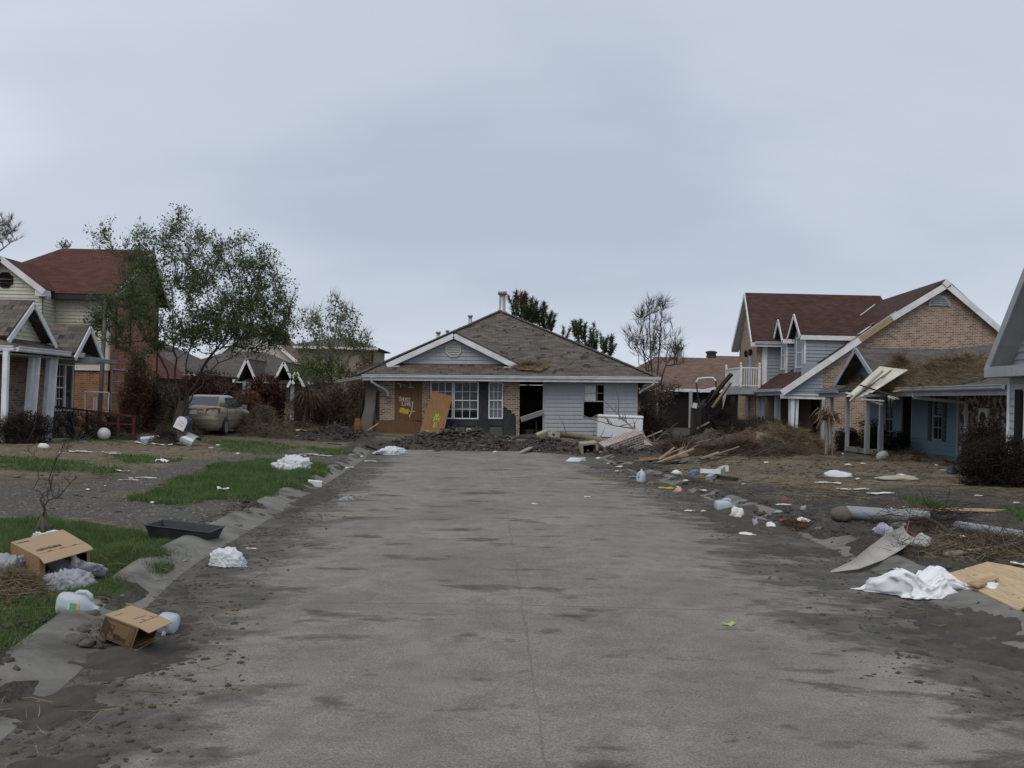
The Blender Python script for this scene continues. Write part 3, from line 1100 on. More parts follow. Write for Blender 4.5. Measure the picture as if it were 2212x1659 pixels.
# ------------------------------------------------------------------ house kit.  A wall runs p0 -> p1 with its outside on the right-hand side
class Wall:
    def __init__(s, p0, p1, z0, org=None):
        s.p0, s.p1, s.z0 = Vector((p0[0], p0[1])), Vector((p1[0], p1[1])), z0
        s.d = (s.p1 - s.p0); s.L = s.d.length; s.d.normalize()
        s.n = Vector((s.d.y, -s.d.x))

    def pt(s, a, z, out=0.0):
        q = s.p0 + s.d * a + s.n * out
        return Vector((q.x, q.y, s.z0 + z))

    def R(s):
        return Matrix(((s.d.x, -s.n.x, 0), (s.d.y, -s.n.y, 0), (0, 0, 1)))

    def box(s, mb, a0, a1, z0, z1, o0, o1, m=0):
        mb.box(s.pt((a0 + a1) / 2, (z0 + z1) / 2, (o0 + o1) / 2), (a1 - a0, o1 - o0, z1 - z0), s.R(), m)


def _cuts(a0, a1, z0, z1, holes):
    xs = sorted({a0, a1} | {min(max(h[0], a0), a1) for h in holes} | {min(max(h[1], a0), a1) for h in holes})
    zs = sorted({z0, z1} | {min(max(h[2], z0), z1) for h in holes} | {min(max(h[3], z0), z1) for h in holes})
    for i in range(len(xs) - 1):
        for j in range(len(zs) - 1):
            cx, cz = (xs[i] + xs[i + 1]) / 2, (zs[j] + zs[j + 1]) / 2
            if xs[i + 1] - xs[i] < 1e-6 or zs[j + 1] - zs[j] < 1e-6:
                continue
            if any(h[0] < cx < h[1] and h[2] < cz < h[3] for h in holes):
                continue
            yield xs[i], xs[i + 1], zs[j], zs[j + 1]


def flat_wall(mb, w, a0, a1, z0, z1, holes=(), out=0.0, thick=.15, m=0):
    """masonry skin with real openings: front, back and the reveals"""
    for x0, x1, y0, y1 in _cuts(a0, a1, z0, z1, holes):
        mb.poly([w.pt(x0, y0, out), w.pt(x1, y0, out), w.pt(x1, y1, out), w.pt(x0, y1, out)], [(x0, y0), (x1, y0), (x1, y1), (x0, y1)], m)
        mb.poly([w.pt(x0, y1, out - thick), w.pt(x1, y1, out - thick), w.pt(x1, y0, out - thick), w.pt(x0, y0, out - thick)], None, m)
    for h in holes:
        b0, b1, c0, c1 = max(h[0], a0), min(h[1], a1), max(h[2], z0), min(h[3], z1)
        for (xa, ya), (xb, yb) in (((b0, c0), (b0, c1)), ((b0, c1), (b1, c1)), ((b1, c1), (b1, c0)), ((b1, c0), (b0, c0))):
            L_ = abs(xb - xa) + abs(yb - ya)
            mb.poly([w.pt(xa, ya, out), w.pt(xb, yb, out), w.pt(xb, yb, out - thick), w.pt(xa, ya, out - thick)], [(0, 0), (L_, 0), (L_, .1), (0, .1)], m)
    for (xa, ya), (xb, yb) in (((a0, z0), (a0, z1)), ((a0, z1), (a1, z1)), ((a1, z1), (a1, z0))):
        mb.poly([w.pt(xa, ya, out), w.pt(xb, yb, out), w.pt(xb, yb, out - thick), w.pt(xa, ya, out - thick)], None, m)


def lap_wall(mb, w, z0, z1, lim, holes=(), lap=.17, out=0.0, m=0, back=True):
    """lap siding: every board a slanted face with its own lower edge. lim(z) -> (a0, a1)"""
    n = int(math.ceil((z1 - z0) / lap))
    for i in range(n):
        b, t_ = z0 + i * lap, min(z0 + (i + 1) * lap, z1)
        zc = (b + t_) / 2
        a0b, a1b = lim(b + 1e-4); a0t, a1t = lim(t_ - 1e-4)
        if a1b - a0b < .02:
            continue
        cuts = sorted({a0b, a1b} | {x for h in holes if h[2] < zc < h[3] for x in (h[0], h[1]) if a0b < x < a1b})
        for k in range(len(cuts) - 1):
            x0, x1 = cuts[k], cuts[k + 1]
            if any(h[0] < (x0 + x1) / 2 < h[1] and h[2] < zc < h[3] for h in holes):
                continue
            xt0 = a0t if k == 0 else x0
            xt1 = a1t if k == len(cuts) - 2 else x1
            if xt1 < xt0: xt0 = xt1 = (xt0 + xt1) / 2
            mb.poly([w.pt(x0, b, out + .034), w.pt(x1, b, out + .034), w.pt(xt1, t_, out + .004), w.pt(xt0, t_, out + .004)], [(x0, b), (x1, b), (xt1, t_), (xt0, t_)], m)
            mb.poly([w.pt(x0, b, out), w.pt(x1, b, out), w.pt(x1, b, out + .034), w.pt(x0, b, out + .034)], None, m)
    if back:
        a0, a1 = lim(z0)
        for x0, x1, y0, y1 in _cuts(a0, a1, z0, z1, holes):
            la, lb = lim((y0 + y1) / 2)
            x0, x1 = max(x0, la), min(x1, lb)
            if x1 > x0:
                mb.poly([w.pt(x0, y1, out - .10), w.pt(x1, y1, out - .10), w.pt(x1, y0, out - .10), w.pt(x0, y0, out - .10)], None, m)


def window(parent, w, a0, a1, z0, z1, cols=3, rows=4, out=.0, frame=white_trim, pane=None, depth=.07, trim=.05, muntin=.022, split=True, cover=None, name='window', broken=()):
    """double hung sash: frame with glazing bars; panes and blind behind are sub-parts"""
    f = MB()
    w.box(f, a0, a0 + trim, z0, z1, out - depth, out + .025); w.box(f, a1 - trim, a1, z0, z1, out - depth, out + .025)
    w.box(f, a0 + trim, a1 - trim, z0, z0 + trim, out - depth, out + .032); w.box(f, a0 + trim, a1 - trim, z1 - trim, z1, out - depth, out + .034)
    zm = (z0 + z1) / 2
    if split:
        w.box(f, a0 + trim, a1 - trim, zm - .022, zm + .022, out - .04, out + .012)
    ia0, ia1, iz0, iz1 = a0 + trim, a1 - trim, z0 + trim, z1 - trim
    for i in range(1, cols):
        x = ia0 + (ia1 - ia0) * i / cols
        if ('c', i) in broken: continue
        w.box(f, x - muntin / 2, x + muntin / 2, iz0 if 'low' not in broken else zm, iz1, out - .035, out - .012)
    for j in range(1, rows):
        if split and j * 2 == rows: continue
        z = iz0 + (iz1 - iz0) * j / rows
        if 'low' in broken and z < zm: continue
        w.box(f, ia0, ia1, z - muntin / 2, z + muntin / 2, out - .036, out - .013)
    fo = f.build(name, frame, parent)
    if pane:
        g = MB()
        w.box(g, ia0, ia1, (zm if 'low' in broken else iz0), iz1, out - .028, out - .024)
        g.build('pane', pane, fo)
    if cover:
        g = MB()
        mat, ca0, ca1, cz0, cz1, slats = cover
        if slats:
            n = int((cz1 - cz0) / .05)
            for i in range(n):
                z = cz0 + i * .05
                g.bar(w.pt(ca0, z, out - .11), w.pt(ca1, z, out - .075), .042, .004, 0, (w.n.x * .5, w.n.y * .5, .86))
        else:
            n = 14
            for i in range(n):
                x0, x1 = ca0 + (ca1 - ca0) * i / n, ca0 + (ca1 - ca0) * (i + 1) / n
                o0, o1 = (.02 * sin(i * 2.1), .02 * sin((i + 1) * 2.1))
                g.poly([w.pt(x0, cz0, out - .09 + o0), w.pt(x1, cz0, out - .09 + o1), w.pt(x1, cz1, out - .09 + o1), w.pt(x0, cz1, out - .09 + o0)])
        g.build('blind' if slats else 'curtain', mat, fo)
    return fo


def roof_plane(mb, pts, thick=.09, m=0, udir=None):
    """one roof slope: top with metres UV (v up the slope), underside and edge. pts anticlockwise from outside, pts[0]->pts[1] along the eave"""
    pts = [V3(p) for p in pts]
    n = (pts[1] - pts[0]).cross(pts[-1] - pts[0]).normalized()
    u = (pts[1] - pts[0]).normalized() if udir is None else V3(udir).normalized()
    v = n.cross(u)
    uv = [((p - pts[0]).dot(u), (p - pts[0]).dot(v)) for p in pts]
    mb.poly(pts, uv, m)
    low = [p - n * thick for p in pts]
    mb.poly(list(reversed(low)), None, m)
    k = len(pts)
    for i in range(k):
        mb.poly([low[i], low[(i + 1) % k], pts[(i + 1) % k], pts[i]], None, m)
    return n


def gutter(mb, p, q, h=.13, d=.11, out=None, m=0):
    """K-style gutter along p-q; out = outward horizontal direction"""
    p, q = V3(p), V3(q)
    o = V3(out).normalized()
    prof = [(0, 0), (d * .55, 0), (d * .8, h * .25), (d * .82, h * .6), (d, h * .8), (d, h), (d - .012, h), (d - .02, h * .8), (0, h * .75)]
    A = [p + o * a + Vector((0, 0, b)) for a, b in prof]
    B = [q + o * a + Vector((0, 0, b)) for a, b in prof]
    mb.loft([A, B], True, m)


def downspout(mb, pts, w=.075, m=0):
    for i in range(len(pts) - 1):
        mb.bar(pts[i], pts[i + 1], w, w * .75, m, (0, 1, 0.02))


def strokes(mb, lines, O, A, B, N, w=.03, t=.004):
    """spray-paint strokes: polylines in the plane O + a*A + b*B"""
    O, A, B, N = V3(O), V3(A), V3(B), V3(N)
    for ln in lines:
        for i in range(len(ln) - 1):
            p = O + A * ln[i][0] + B * ln[i][1] + N * t / 2
            q = O + A * ln[i + 1][0] + B * ln[i + 1][1] + N * t / 2
            e = (q - p).normalized() * w * .35
            mb.bar(p - e, q + e, w, t, 0, N)


LET = {'T': [[(0, 1), (.8, 1)], [(.4, 1), (.35, 0)]], 'H': [[(0, 1), (0, 0)], [(.6, 1), (.6, 0)], [(0, .5), (.6, .5)]],
       'U': [[(0, 1), (.05, .15), (.3, 0), (.55, .15), (.6, 1)]], 'G': [[(.6, .85), (.3, 1), (0, .6), (.1, .1), (.4, 0), (.6, .2), (.6, .45), (.35, .45)]],
       'S': [[(.55, .9), (.25, 1), (.05, .75), (.5, .4), (.5, .1), (.2, 0), (0, .12)]], 'L': [[(0, 1), (0, 0), (.55, 0)]],
       'O': [[(.3, 1), (0, .6), (.1, .1), (.4, 0), (.6, .45), (.5, .9), (.3, 1)]], 'V': [[(0, 1), (.3, 0), (.6, 1)]],
       'E': [[(.55, 1), (0, 1), (0, 0), (.55, 0)], [(0, .5), (.45, .5)]], 'N': [[(0, 0), (0, 1), (.55, 0), (.55, 1)]],
       'A': [[(0, 0), (.3, 1), (.6, 0)], [(.12, .4), (.48, .4)]], 'D': [[(0, 0), (0, 1), (.45, .85), (.6, .5), (.45, .12), (0, 0)]],
       'R': [[(0, 0), (0, 1), (.5, .9), (.5, .6), (0, .5), (.6, 0)]], 'K': [[(0, 0), (0, 1)], [(.55, 1), (0, .5), (.55, 0)]],
       'W': [[(0, 1), (.15, 0), (.35, .7), (.5, 0), (.7, 1)]], 'X': [[(0, 1), (.6, 0)], [(.6, 1), (0, 0)]], 'Y': [[(0, 1), (.3, .5)], [(.6, 1), (.25, 0)]]}


def word(txt, x, y, h, sl=0.0, adv=.82):
    out = []
    for i, ch in enumerate(txt):
        for ln in LET.get(ch, []):
            out.append([(x + i * h * adv + a * h * .8 + b * h * sl, y + b * h - i * h * .04) for a, b in ln])
    return out


def jagged_panel(mb, w, pts, out, thick=.02, m=0):
    """flat ragged sheet in the plane of wall w"""
    mb.prism([w.pt(a, z, out) for a, z in pts], -Vector((w.n.x, w.n.y, 0)) * thick, m)

# ================================================================== the hipped brick and siding house that floated into the end of the street
_o = P(800, 944.4, 42.0)
CHO = thing('flooded_house', 'hip roofed brick and grey siding house with a boarded window sitting across the road end', 'house', _o, (0, -0.8, 0))


class LocalWall(Wall):
    """wall in the house's own frame"""
    pass


def lb(mb, name, mat, parent, **k):
    return mb.build(name, mat, parent, world=False, **k)


_MI = WM[CHO.name].copy()
WM[CHO.name] = Matrix.Identity(4)          # everything below is built in the house's own frame
fw = Wall((0, 0), (11.0, 0), 0)
ZS = 2.36
holesL = [(.99, 2.08, .66, 2.34)]
m = MB()
flat_wall(m, fw, .10, 2.44, -.05, ZS, [(.99, 2.08, .66, 2.3)])
lb(m, 'brick_wall', tan_brick, CHO)
m = MB()                                      # brick left hanging beside the doorway, torn away below
m.prism([fw.pt(a, z, .0) for a, z in ((5.48, 1.28), (5.62, 1.28), (5.64, 1.18), (5.80, 1.16), (5.82, 1.02), (5.93, 1.0), (5.95, .92), (6.0, .90), (6.02, -.02), (6.14, -.02), (6.14, ZS), (5.48, ZS))], (0, .12, 0))
lb(m, 'torn_brick_pier', tan_brick, CHO)
m = MB()
lap_wall(m, fw, 0, ZS, lambda z: (7.16, 10.98), [(8.74, 9.66, .84, 2.28)], .165)
lb(m, 'siding_wall', bluegrey_siding, CHO)
m = MB()
fw.box(m, 7.10, 7.17, 0, ZS, -.1, .03)
lb(m, 'corner_trim', grey_trim, CHO)
m = MB(); fw.box(m, 10.93, 11.0, 0, ZS, -.1, .03)
lb(m, 'corner_trim', grey_trim, CHO)
m = MB()                                      # black building paper below the windows, a black strip between them
fw.box(m, 2.44, 4.46, .02, .76, -.12, -.03); fw.box(m, 4.45, 4.84, .02, ZS, -.12, -.02); fw.box(m, 4.84, 5.48, .02, .78, -.12, -.03); fw.box(m, 5.48, 6.02, .02, 1.4, -.14, -.06)
fw.box(m, 2.5, 4.40, .50, .74, -.03, .0); fw.box(m, 4.88, 5.44, .52, .74, -.03, .0)
lb(m, 'tar_paper_wall', tar_paper, CHO)
wb_ = basic('wet_board', (.10, .105, .105), .8, .3, 3, dirt=.5)
for a0, a1, z0, z1 in ((2.6, 3.05, .05, .42), (3.45, 3.9, .03, .46), (3.95, 4.3, .04, .44), (4.92, 5.42, .06, .46)):
    m = MB(); fw.box(m, a0, a1, z0, z1, -.03, -.012)
    lb(m, 'sheathing_board', wb_, CHO)
# side and back walls, floor slab
m = MB()
for a, b in (((11.0, 0), (11.0, 10.6)), ((11.0, 10.6), (0, 10.6)), ((0, 10.6), (0, .8))):
    w_ = Wall(a, b, 0)
    flat_wall(m, w_, 0.02, w_.L - .02, -.05, ZS, [])
lb(m, 'side_wall', bluegrey_siding, CHO)
m = MB(); m.box((5.5, 5.3, -.17), (10.9, 10.5, .28)); m.box((4.3, -.32, -.20), (8.4, .62, .22))
lb(m, 'floor_slab', slab_conc, CHO)
# dark partition a couple of metres inside the doorway
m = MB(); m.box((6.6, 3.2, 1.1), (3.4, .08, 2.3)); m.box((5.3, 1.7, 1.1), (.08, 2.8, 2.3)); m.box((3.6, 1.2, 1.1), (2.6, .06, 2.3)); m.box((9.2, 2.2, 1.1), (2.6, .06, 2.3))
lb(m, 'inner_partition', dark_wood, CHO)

# roof
ze, ye, xl, xr = 2.54, -.62, -.52, 11.76
pk = (5.24, 5.4, 5.72); pk2 = (5.24, 7.6, 5.72); yb = 12.4
m = MB()
roof_plane(m, [(xl, ye, ze), (xr, ye, ze), pk])
roof_plane(m, [(xr, ye, ze), (xr, yb, ze), pk2, pk])
roof_plane(m, [(xr, yb, ze), (xl, yb, ze), pk2])
roof_plane(m, [(xl, yb, ze), (xl, ye, ze), pk, pk2])
rf = lb(m, 'roof', brown_shingle, CHO)
m = MB()
m.box(((xl + xr) / 2, (ye + yb) / 2, ze - .12), (xr - xl - .3, yb - ye - .3, .03))
lb(m, 'soffit', soffit, CHO)
rr = random.Random(4)
for e0, e1 in (((xl, ye, ze), pk), ((xr, ye, ze), pk)):
    m = MB(); a, b = V3(e0), V3(e1)
    for i in range(26):
        m.bar(a.lerp(b, i / 26) + Vector((0, 0, .02 + rr.random() * .02)), a.lerp(b, (i + 1.1) / 26) + Vector((0, 0, .03)), .24, .018)
    lb(m, 'ridge_cap', grey_shingle, rf)
for i in range(7):
    p = V3((xl, yb - 1, ze)).lerp(V3((xl + 2.6, ye + 2.9, ze + 1.35)), rr.random()); m = MB(); m.box(p + Vector((rr.uniform(.05, .4), 0, .06)), (.3, .3, .02), rotm(rr.uniform(-30, 30), rr.uniform(-30, 10), rr.uniform(0, 90)))
    lb(m, 'loose_shingle', grey_shingle, rf)
m = MB(); m.bar((xl + .25, ye, ze - .11), (xr, ye, ze - .11), .03, .19); m.bar((xr, ye, ze - .11), (xr, yb, ze - .11), .03, .19); m.bar((xl, 1.2, ze - .11), (xl, yb, ze - .11), .03, .19)
lb(m, 'fascia', white_trim, CHO)
m = MB(); gutter(m, (xl + .25, ye - .015, ze - .10), (xr + .1, ye - .015, ze - .10), out=(0, -1, 0))
lb(m, 'gutter', gutter_white, CHO)
m = MB()                                      # bent gutter end and elbow hanging off the left corner
gutter(m, (xl + .3, ye - .02, ze - .16), (xl - .75, ye + .3, ze - .33), out=(-.3, -1, 0)); 
m.tube([(.12, ye - .06, ze - .1), (.14, ye - .1, ze - .28), (.34, ye + .05, ze - .42), (.62, ye + .28, ze - .58), (.74, ye + .36, ze - .72), (.74, ye + .38, ze - .84)], .055, 8)
lb(m, 'bent_gutter_end', grey_trim, CHO)
m = MB(); m.tube([(11.6, ye - .06, ze - .1), (11.58, ye, ze - .26), (11.2, -.12, ze - .5), (11.06, -.06, ze - .62)], .045, 8)
lb(m, 'downspout', gutter_white, CHO)
m = MB()
m.prism([(-.78, .2, 2.62), (-.5, .2, 2.86), (-.1, .2, 3.02), (.5, .2, 3.12), (.5, .2, 2.95), (-.2, .2, 2.6), (-.8, .2, 2.42)], (0, .25, 0)); m.box((-.3, .1, 2.6), (.9, .5, .02), rotm(10, 22, 5))
lb(m, 'torn_roof_corner', grey_shingle, rf)

# front gable with its vent
gp, gl, gr_, gz, gzf, gy_ = 3.40, .70, 5.95, 4.36, 3.05, .10
m = MB()
back = lambda z: (z - ze) / .522 + ye
zr = gz
roof_plane(m, [(gl - .02, back(gzf) + .1, gzf), (gl - .02, gy_, gzf), (gp, gy_, gz), (gp, back(gz) + .25, gz)], .07)
roof_plane(m, [(gr_ + .02, gy_, gzf), (gr_ + .02, back(gzf) + .1, gzf), (gp, back(gz) + .25, gz), (gp, gy_, gz)], .07)
go = lb(m, 'gable_roof', brown_shingle, CHO)
gw = Wall((gl, .40), (gr_, .40), 0)
m = MB()
lap_wall(m, gw, 3.07, gz - .12, lambda z: ((z - 3.03) * 2.03 + .05, (gr_ - gl) - (z - 3.03) * 1.93 - .05), [], .16, back=False)
lb(m, 'gable_siding', bluegrey_siding, CHO)
m = MB()
for a, b in (((gl - .06, gy_, gzf - .04), (gp, gy_, gz - .08)), ((gr_ + .06, gy_, gzf - .04), (gp, gy_, gz - .08))):
    m.bar(V3(a) + Vector((0, -.02, -.06)), V3(b) + Vector((0, -.02, -.06)), .035, .21)
m.bar((gl + .3, .38, 3.03), (gr_ - .3, .38, 3.03), .03, .05)
m.box((gl + .22, gy_ + .12, gzf - .11), (.5, .3, .03)); m.box((gr_ - .22, gy_ + .12, gzf - .11), (.5, .3, .03))
lb(m, 'rake_board', white_trim, CHO)
m = MB(); m.bar((gl - .14, gy_ - .03, gzf + .045), (gp, gy_ - .03, gz + .035), .05, .03); m.bar((gr_ + .14, gy_ - .03, gzf + .045), (gp, gy_ - .03, gz + .035), .05, .03)
lb(m, 'drip_edge', tar_paper, CHO)
vent_pale = basic('vent_plastic', (.50, .48, .46), .6, .12, 3, dirt=.3)
def octvent(parent, w, a, z, r, out, mat):
    m = MB()
    ring = lambda rr_, o: [w.pt(a + rr_ * cos(pi / 8 + k * pi / 4), z + rr_ * sin(pi / 8 + k * pi / 4), o) for k in range(8)]
    m.loft([ring(r, out), ring(r, out + .06), ring(r * .82, out + .06), ring(r * .80, out + .02)], True)
    v = m.build('gable_vent', mat, parent)
    m = MB()
    for k in range(5):
        zz = z + r * .55 * (k - 2) / 2
        m.bar(w.pt(a - r * .6, zz, out + .04), w.pt(a + r * .6, zz, out + .04), .05, .012, 0, (w.n.x, w.n.y, .8))
    m.build('vent_slats', mat, v)
octvent(CHO, gw, gp - gl - .03, 3.68, .36, .02, vent_pale)

# roof vents: the tall flue at the peak and the three smaller pipes
def flue(parent, x, y, z0, h, r, cr, mat=galv, name='flue_pipe'):
    m = MB(); m.lathe([(r * 1.9, 0), (r * 1.25, h * .10), (r, h * .14), (r, h - cr * .5)], (x, y, z0), n=14)
    p = lb(m, name, mat, parent, smooth=True)
    m = MB(); m.lathe([(cr * .9, 0), (cr, .02), (cr, h * .12), (cr * .96, h * .15)], (x, y, z0 + h - h * .15), n=14)
    lb(m, 'flue_cap', mat, p, smooth=True)
flue(CHO, 5.34, 5.5, 5.62, 1.02, .15, .215)
flue(CHO, 3.82, 6.2, 5.02, .56, .085, .125)
flue(CHO, 2.28, 6.6, 4.20, .62, .085, .13)
flue(CHO, 2.66, 7.4, 4.35, .60, .06, .09)

# windows
window(CHO, fw, 2.46, 3.40, .78, 2.32, 3, 4, .0, white_trim, glass, cover=(blind_white, 2.5, 3.36, 1.5, 2.3, True))
window(CHO, fw, 3.42, 4.45, .78, 2.32, 3, 4, .0, white_trim, glass, cover=(blind_white, 3.48, 4.4, 1.12, 2.28, True))
window(CHO, fw, 4.86, 5.46, .80, 2.32, 3, 4, .0, white_trim, glass, cover=(curtain, 4.9, 5.42, .84, 2.3, False))
window(CHO, fw, 8.74, 9.66, .84, 2.28, 3, 4, .0, grey_trim, None, broken=('low', ('c', 1)), cover=(curtain, 8.8, 9.3, 1.56, 2.22, False))
# boarded window with sprayed writing
m = MB(); fw.box(m, 1.0, 2.12, .70, 2.33, .02, .035); fw.box(m, .96, 1.6, .72, .74, .03, .05)
pb = lb(m, 'window_board', dark_ply, CHO)
spray_white = basic('spray_paint_white', (.62, .61, .57), .7, .25, 20)
spray_yellow = basic('spray_paint_yellow', (.50, .36, .03), .7, .25, 10)
spray_green = basic('spray_paint_green', (.34, .48, .05), .7, .25, 20)
m = MB(); O = fw.pt(1.0, .70, .036); A = (1, 0, 0); B = (0, 0, 1); Nn = (0, -1, 0)
strokes(m, word('THUGS', .16, .80, .16, .05, .62) + word('LOVE', .30, .62, .14, .05, .72), O, A, B, Nn, .022)
strokes(m, [[(.74, .78), (.72, .55), (.70, .38), (.60, .16)], [(.60, .40), (.84, .38)]], O, A, B, Nn, .028)
strokes(m, [[(.10, 1.52), (.26, 1.50), (.22, 1.36)], [(.36, 1.50), (.44, 1.42)], [(.62, 1.54), (.64, 1.36)], [(.55, 1.37), (.78, 1.37)]], O, A, B, Nn, .022)
lb(m, 'sprayed_writing', spray_white, pb)
m = MB(); m.prism([V3(O) + Vector((a, -.0005, b)) for a, b in ((.18, .36), (.22, .52), (.34, .53), (.44, .47), (.58, .47), (.57, .26), (.42, .28), (.22, .33))], (0, -.004, 0))
lb(m, 'sprayed_patch', spray_yellow, pb)
# plywood skirt and the buckled corner of wall
m = MB(); m.prism([(.02, -.10, -.02), (2.3, -.12, -.16), (2.36, -.04, .62), (1.2, -.05, .74), (.10, -.05, .70)], (0, .02, 0))
lb(m, 'skirt_board', dark_ply, CHO)
m = MB()
cs = basic('stained_stucco', (.15, .135, .115), .9, .35, 3, .4, 20, dirt=.7, dcol=(.03, .028, .025), dscale=1.1)
m.loft([[(-.42, -.35, -.55), (.02, -.42, -.5), (.06, -.30, -.5), (-.38, -.2, -.55)], [(-.46, -.3, .3), (.10, -.34, .3), (.12, -.2, .3), (-.40, -.16, .3)],
        [(-.22, -.2, 1.2), (.20, -.26, 1.2), (.22, -.1, 1.2), (-.2, -.05, 1.2)], [(-.16, -.12, 2.32), (.30, -.14, 2.32), (.30, -.02, 2.32), (-.16, 0, 2.32)]])
lb(m, 'buckled_wall_corner', cs, CHO)
m = MB(); fw.box(m, .22, .36, .5, 1.9, -.02, .03)
for k in range(9):
    m.bar((-.5 + rr.uniform(-.25, .1), rr.uniform(-.2, .5), -.4), (-.25 + rr.uniform(-.2, .1), rr.uniform(0, .5), rr.uniform(1.0, 2.3)), rr.uniform(.05, .16), .03)
lb(m, 'torn_framing', dark_wood, CHO)
# the door frame fallen across the doorway and wall edge
m = MB(); m.bar((6.2, -.1, .78), (7.12, -.16, 1.1), .05, .21, 0, (0, -.4, .9))
lb(m, 'fallen_door', grey_trim, CHO)
m = MB(); m.bar((6.86, .1, .0), (6.84, .12, .72), .04, .04); m.bar((6.7, .05, .35), (7.1, .2, .28), .03, .03); m.box((6.5, .5, .18), (.3, .5, .36), rotm(0, 0, 20))
lb(m, 'broken_studs', dark_wood, CHO)
WM[CHO.name] = _MI
for o_ in list(CHO.children_recursive):
    WM[o_.name] = _MI


def chl(x, y, z): return _MI @ Vector((x, y, z))


# leaning plywood sheet with green paint in front of the windows
m = MB()
a = [chl(2.02, -1.15, -.12), chl(3.0, -1.05, -.08), chl(3.40, -.42, 1.72), chl(2.58, -.42, 1.94)]
nrm = (a[1] - a[0]).cross(a[3] - a[0]).normalized()
m.prism(a, -nrm * .018)
for i_ in range(len(m.uv)): pass
lp = m.build('plywood_sheet', plywood)
tag(lp, 'orange brown plywood sheet with green paint marks leaning under the front windows', 'plywood sheet')
m = MB()
ux = (a[1] - a[0]).normalized(); uy = (a[3] - a[0]).normalized()
strokes(m, word('N', .42, .98, .22, .1) + [[(.46, 1.18), (.66, 1.05), (.60, .88)], [(.40, .92), (.62, .98)]] + word('D', .48, .62, .2, .1) + [[(.22, .5), (.36, .44)], [(.18, .36), (.30, .32)], [(.30, .42), (.22, .26)]], a[0] + nrm * .001, ux, uy, nrm, .03)
m.build('sprayed_marks', spray_green, lp)
# brown mud apron board in front of the left part
m = MB(); m.prism([chl(.05, -.45, -.14), chl(2.1, -.5, -.22), chl(1.5, -1.9, -.36), chl(-.3, -1.6, -.42)], (0, 0, -.05))
o = m.build('fallen_wall_panel', basic('muddy_panel', (.16, .125, .085), .9, .3, 2.5, .3, 30, dirt=.5))
tag(o, 'mud covered flat wall panel lying below the boarded window', 'wall panel')

# ================================================================== right side of the street
# ---- far house: red brown roof, brick gable end, dormers over a porch, balcony
RH = thing('brick_gable_house', 'two storey house with dark red roof, brick gable end, grey dormers and a small balcony', 'house', (18, 48, .1))
Yg, Yb = 45.0, 53.7                      # gable plane, back of the long porch slope
xe, zeR = 11.95, 2.50                    # porch eave
xp, zp = 18.96, 7.49                     # gable peak
sl = (zp - zeR) / (xp - xe)
xr2 = 24.6; slr = .87; zr2 = zp - (xr2 - xp) * slr
zat = lambda x: zeR + sl * (x - xe) if x < xp else zp - slr * (x - xp)
m = MB()
roof_plane(m, [(xe, Yb + .4, zeR), (xe, Yg - .28, zeR), (xp, Yg - .28, zp), (xp + .55, 54.4, zp)])
roof_plane(m, [(xr2, Yg - .28, zr2), (xr2, 56, zr2), (xp + .55, 54.4, zp), (xp, Yg - .28, zp)])
rfR = m.build('roof', darkred_shingle, RH)
# brick gable (right) and siding gable (left)
gwR = Wall((xe, Yg), (xr2, Yg), .1)
m = MB()
def gpoly_wall(mb, w, pts, out, th=.16):
    mb.poly([w.pt(a, z, out) for a, z in pts], [(a, z) for a, z in pts])
    mb.poly([w.pt(a, z, out - th) for a, z in reversed(pts)], None)
    for i in range(len(pts)):
        p, q = pts[i], pts[(i + 1) % len(pts)]
        mb.poly([w.pt(*p, out - th), w.pt(*q, out - th), w.pt(*q, out), w.pt(*p, out)], None)
bx = 13.72 - xe
gpoly_wall(m, gwR, [(bx, 0), (xr2 - xe - .3, 0), (xr2 - xe - .3, zat(xr2 - .3) - .2), (xp - xe, zp - .2), (bx, zat(13.72) - .2)], 0)
m.build('brick_wall', tan_brick, RH)
m = MB()
lap_wall(m, gwR, 2.15, zat(13.72) - .2, lambda z: ((z - 2.4 + .1) / sl + .05 if z > 2.35 else .02, bx), [], .16)
m.build('gable_siding', grey_siding, RH)
m = MB(); gwR.box(m, -.05, bx + .1, 1.98, 2.18, -.2, .05)
m.build('porch_beam', white_trim, RH)
m = MB(); gwR.box(m, bx - .04, bx + .08, .0, 1.98, -.1, .06)
m.build('corner_post', grey_trim, RH)
# rake boards: white with a bare stretch where trim was torn off
def rake(mb, x0, x1, dz=-.10, y=Yg - .30, h=.26):
    mb.bar((x0, y, zat(x0) + dz), (x1, y, zat(x1) + dz), .04, h, 0, (0, 0, 1))
m = MB(); rake(m, xe - .12, 15.2); rake(m, 16.6, xp + .12)
m2 = MB(); rake(m2, 15.2, 16.6)
m.build('rake_board', white_trim, RH); m2.build('bare_rake', lumber, RH)
m = MB(); rake(m, xp - .1, 21.4); m.build('rake_board', white_trim, RH)
m = MB(); rake(m, 21.4, 24.4); m.build('bare_rake', lumber, RH)
m = MB(); m.box((xp, Yg - .31, zp - .20), (.28, .05, .28), rotm(0, 43, 0)); m.build('rake_peak', white_trim, RH)
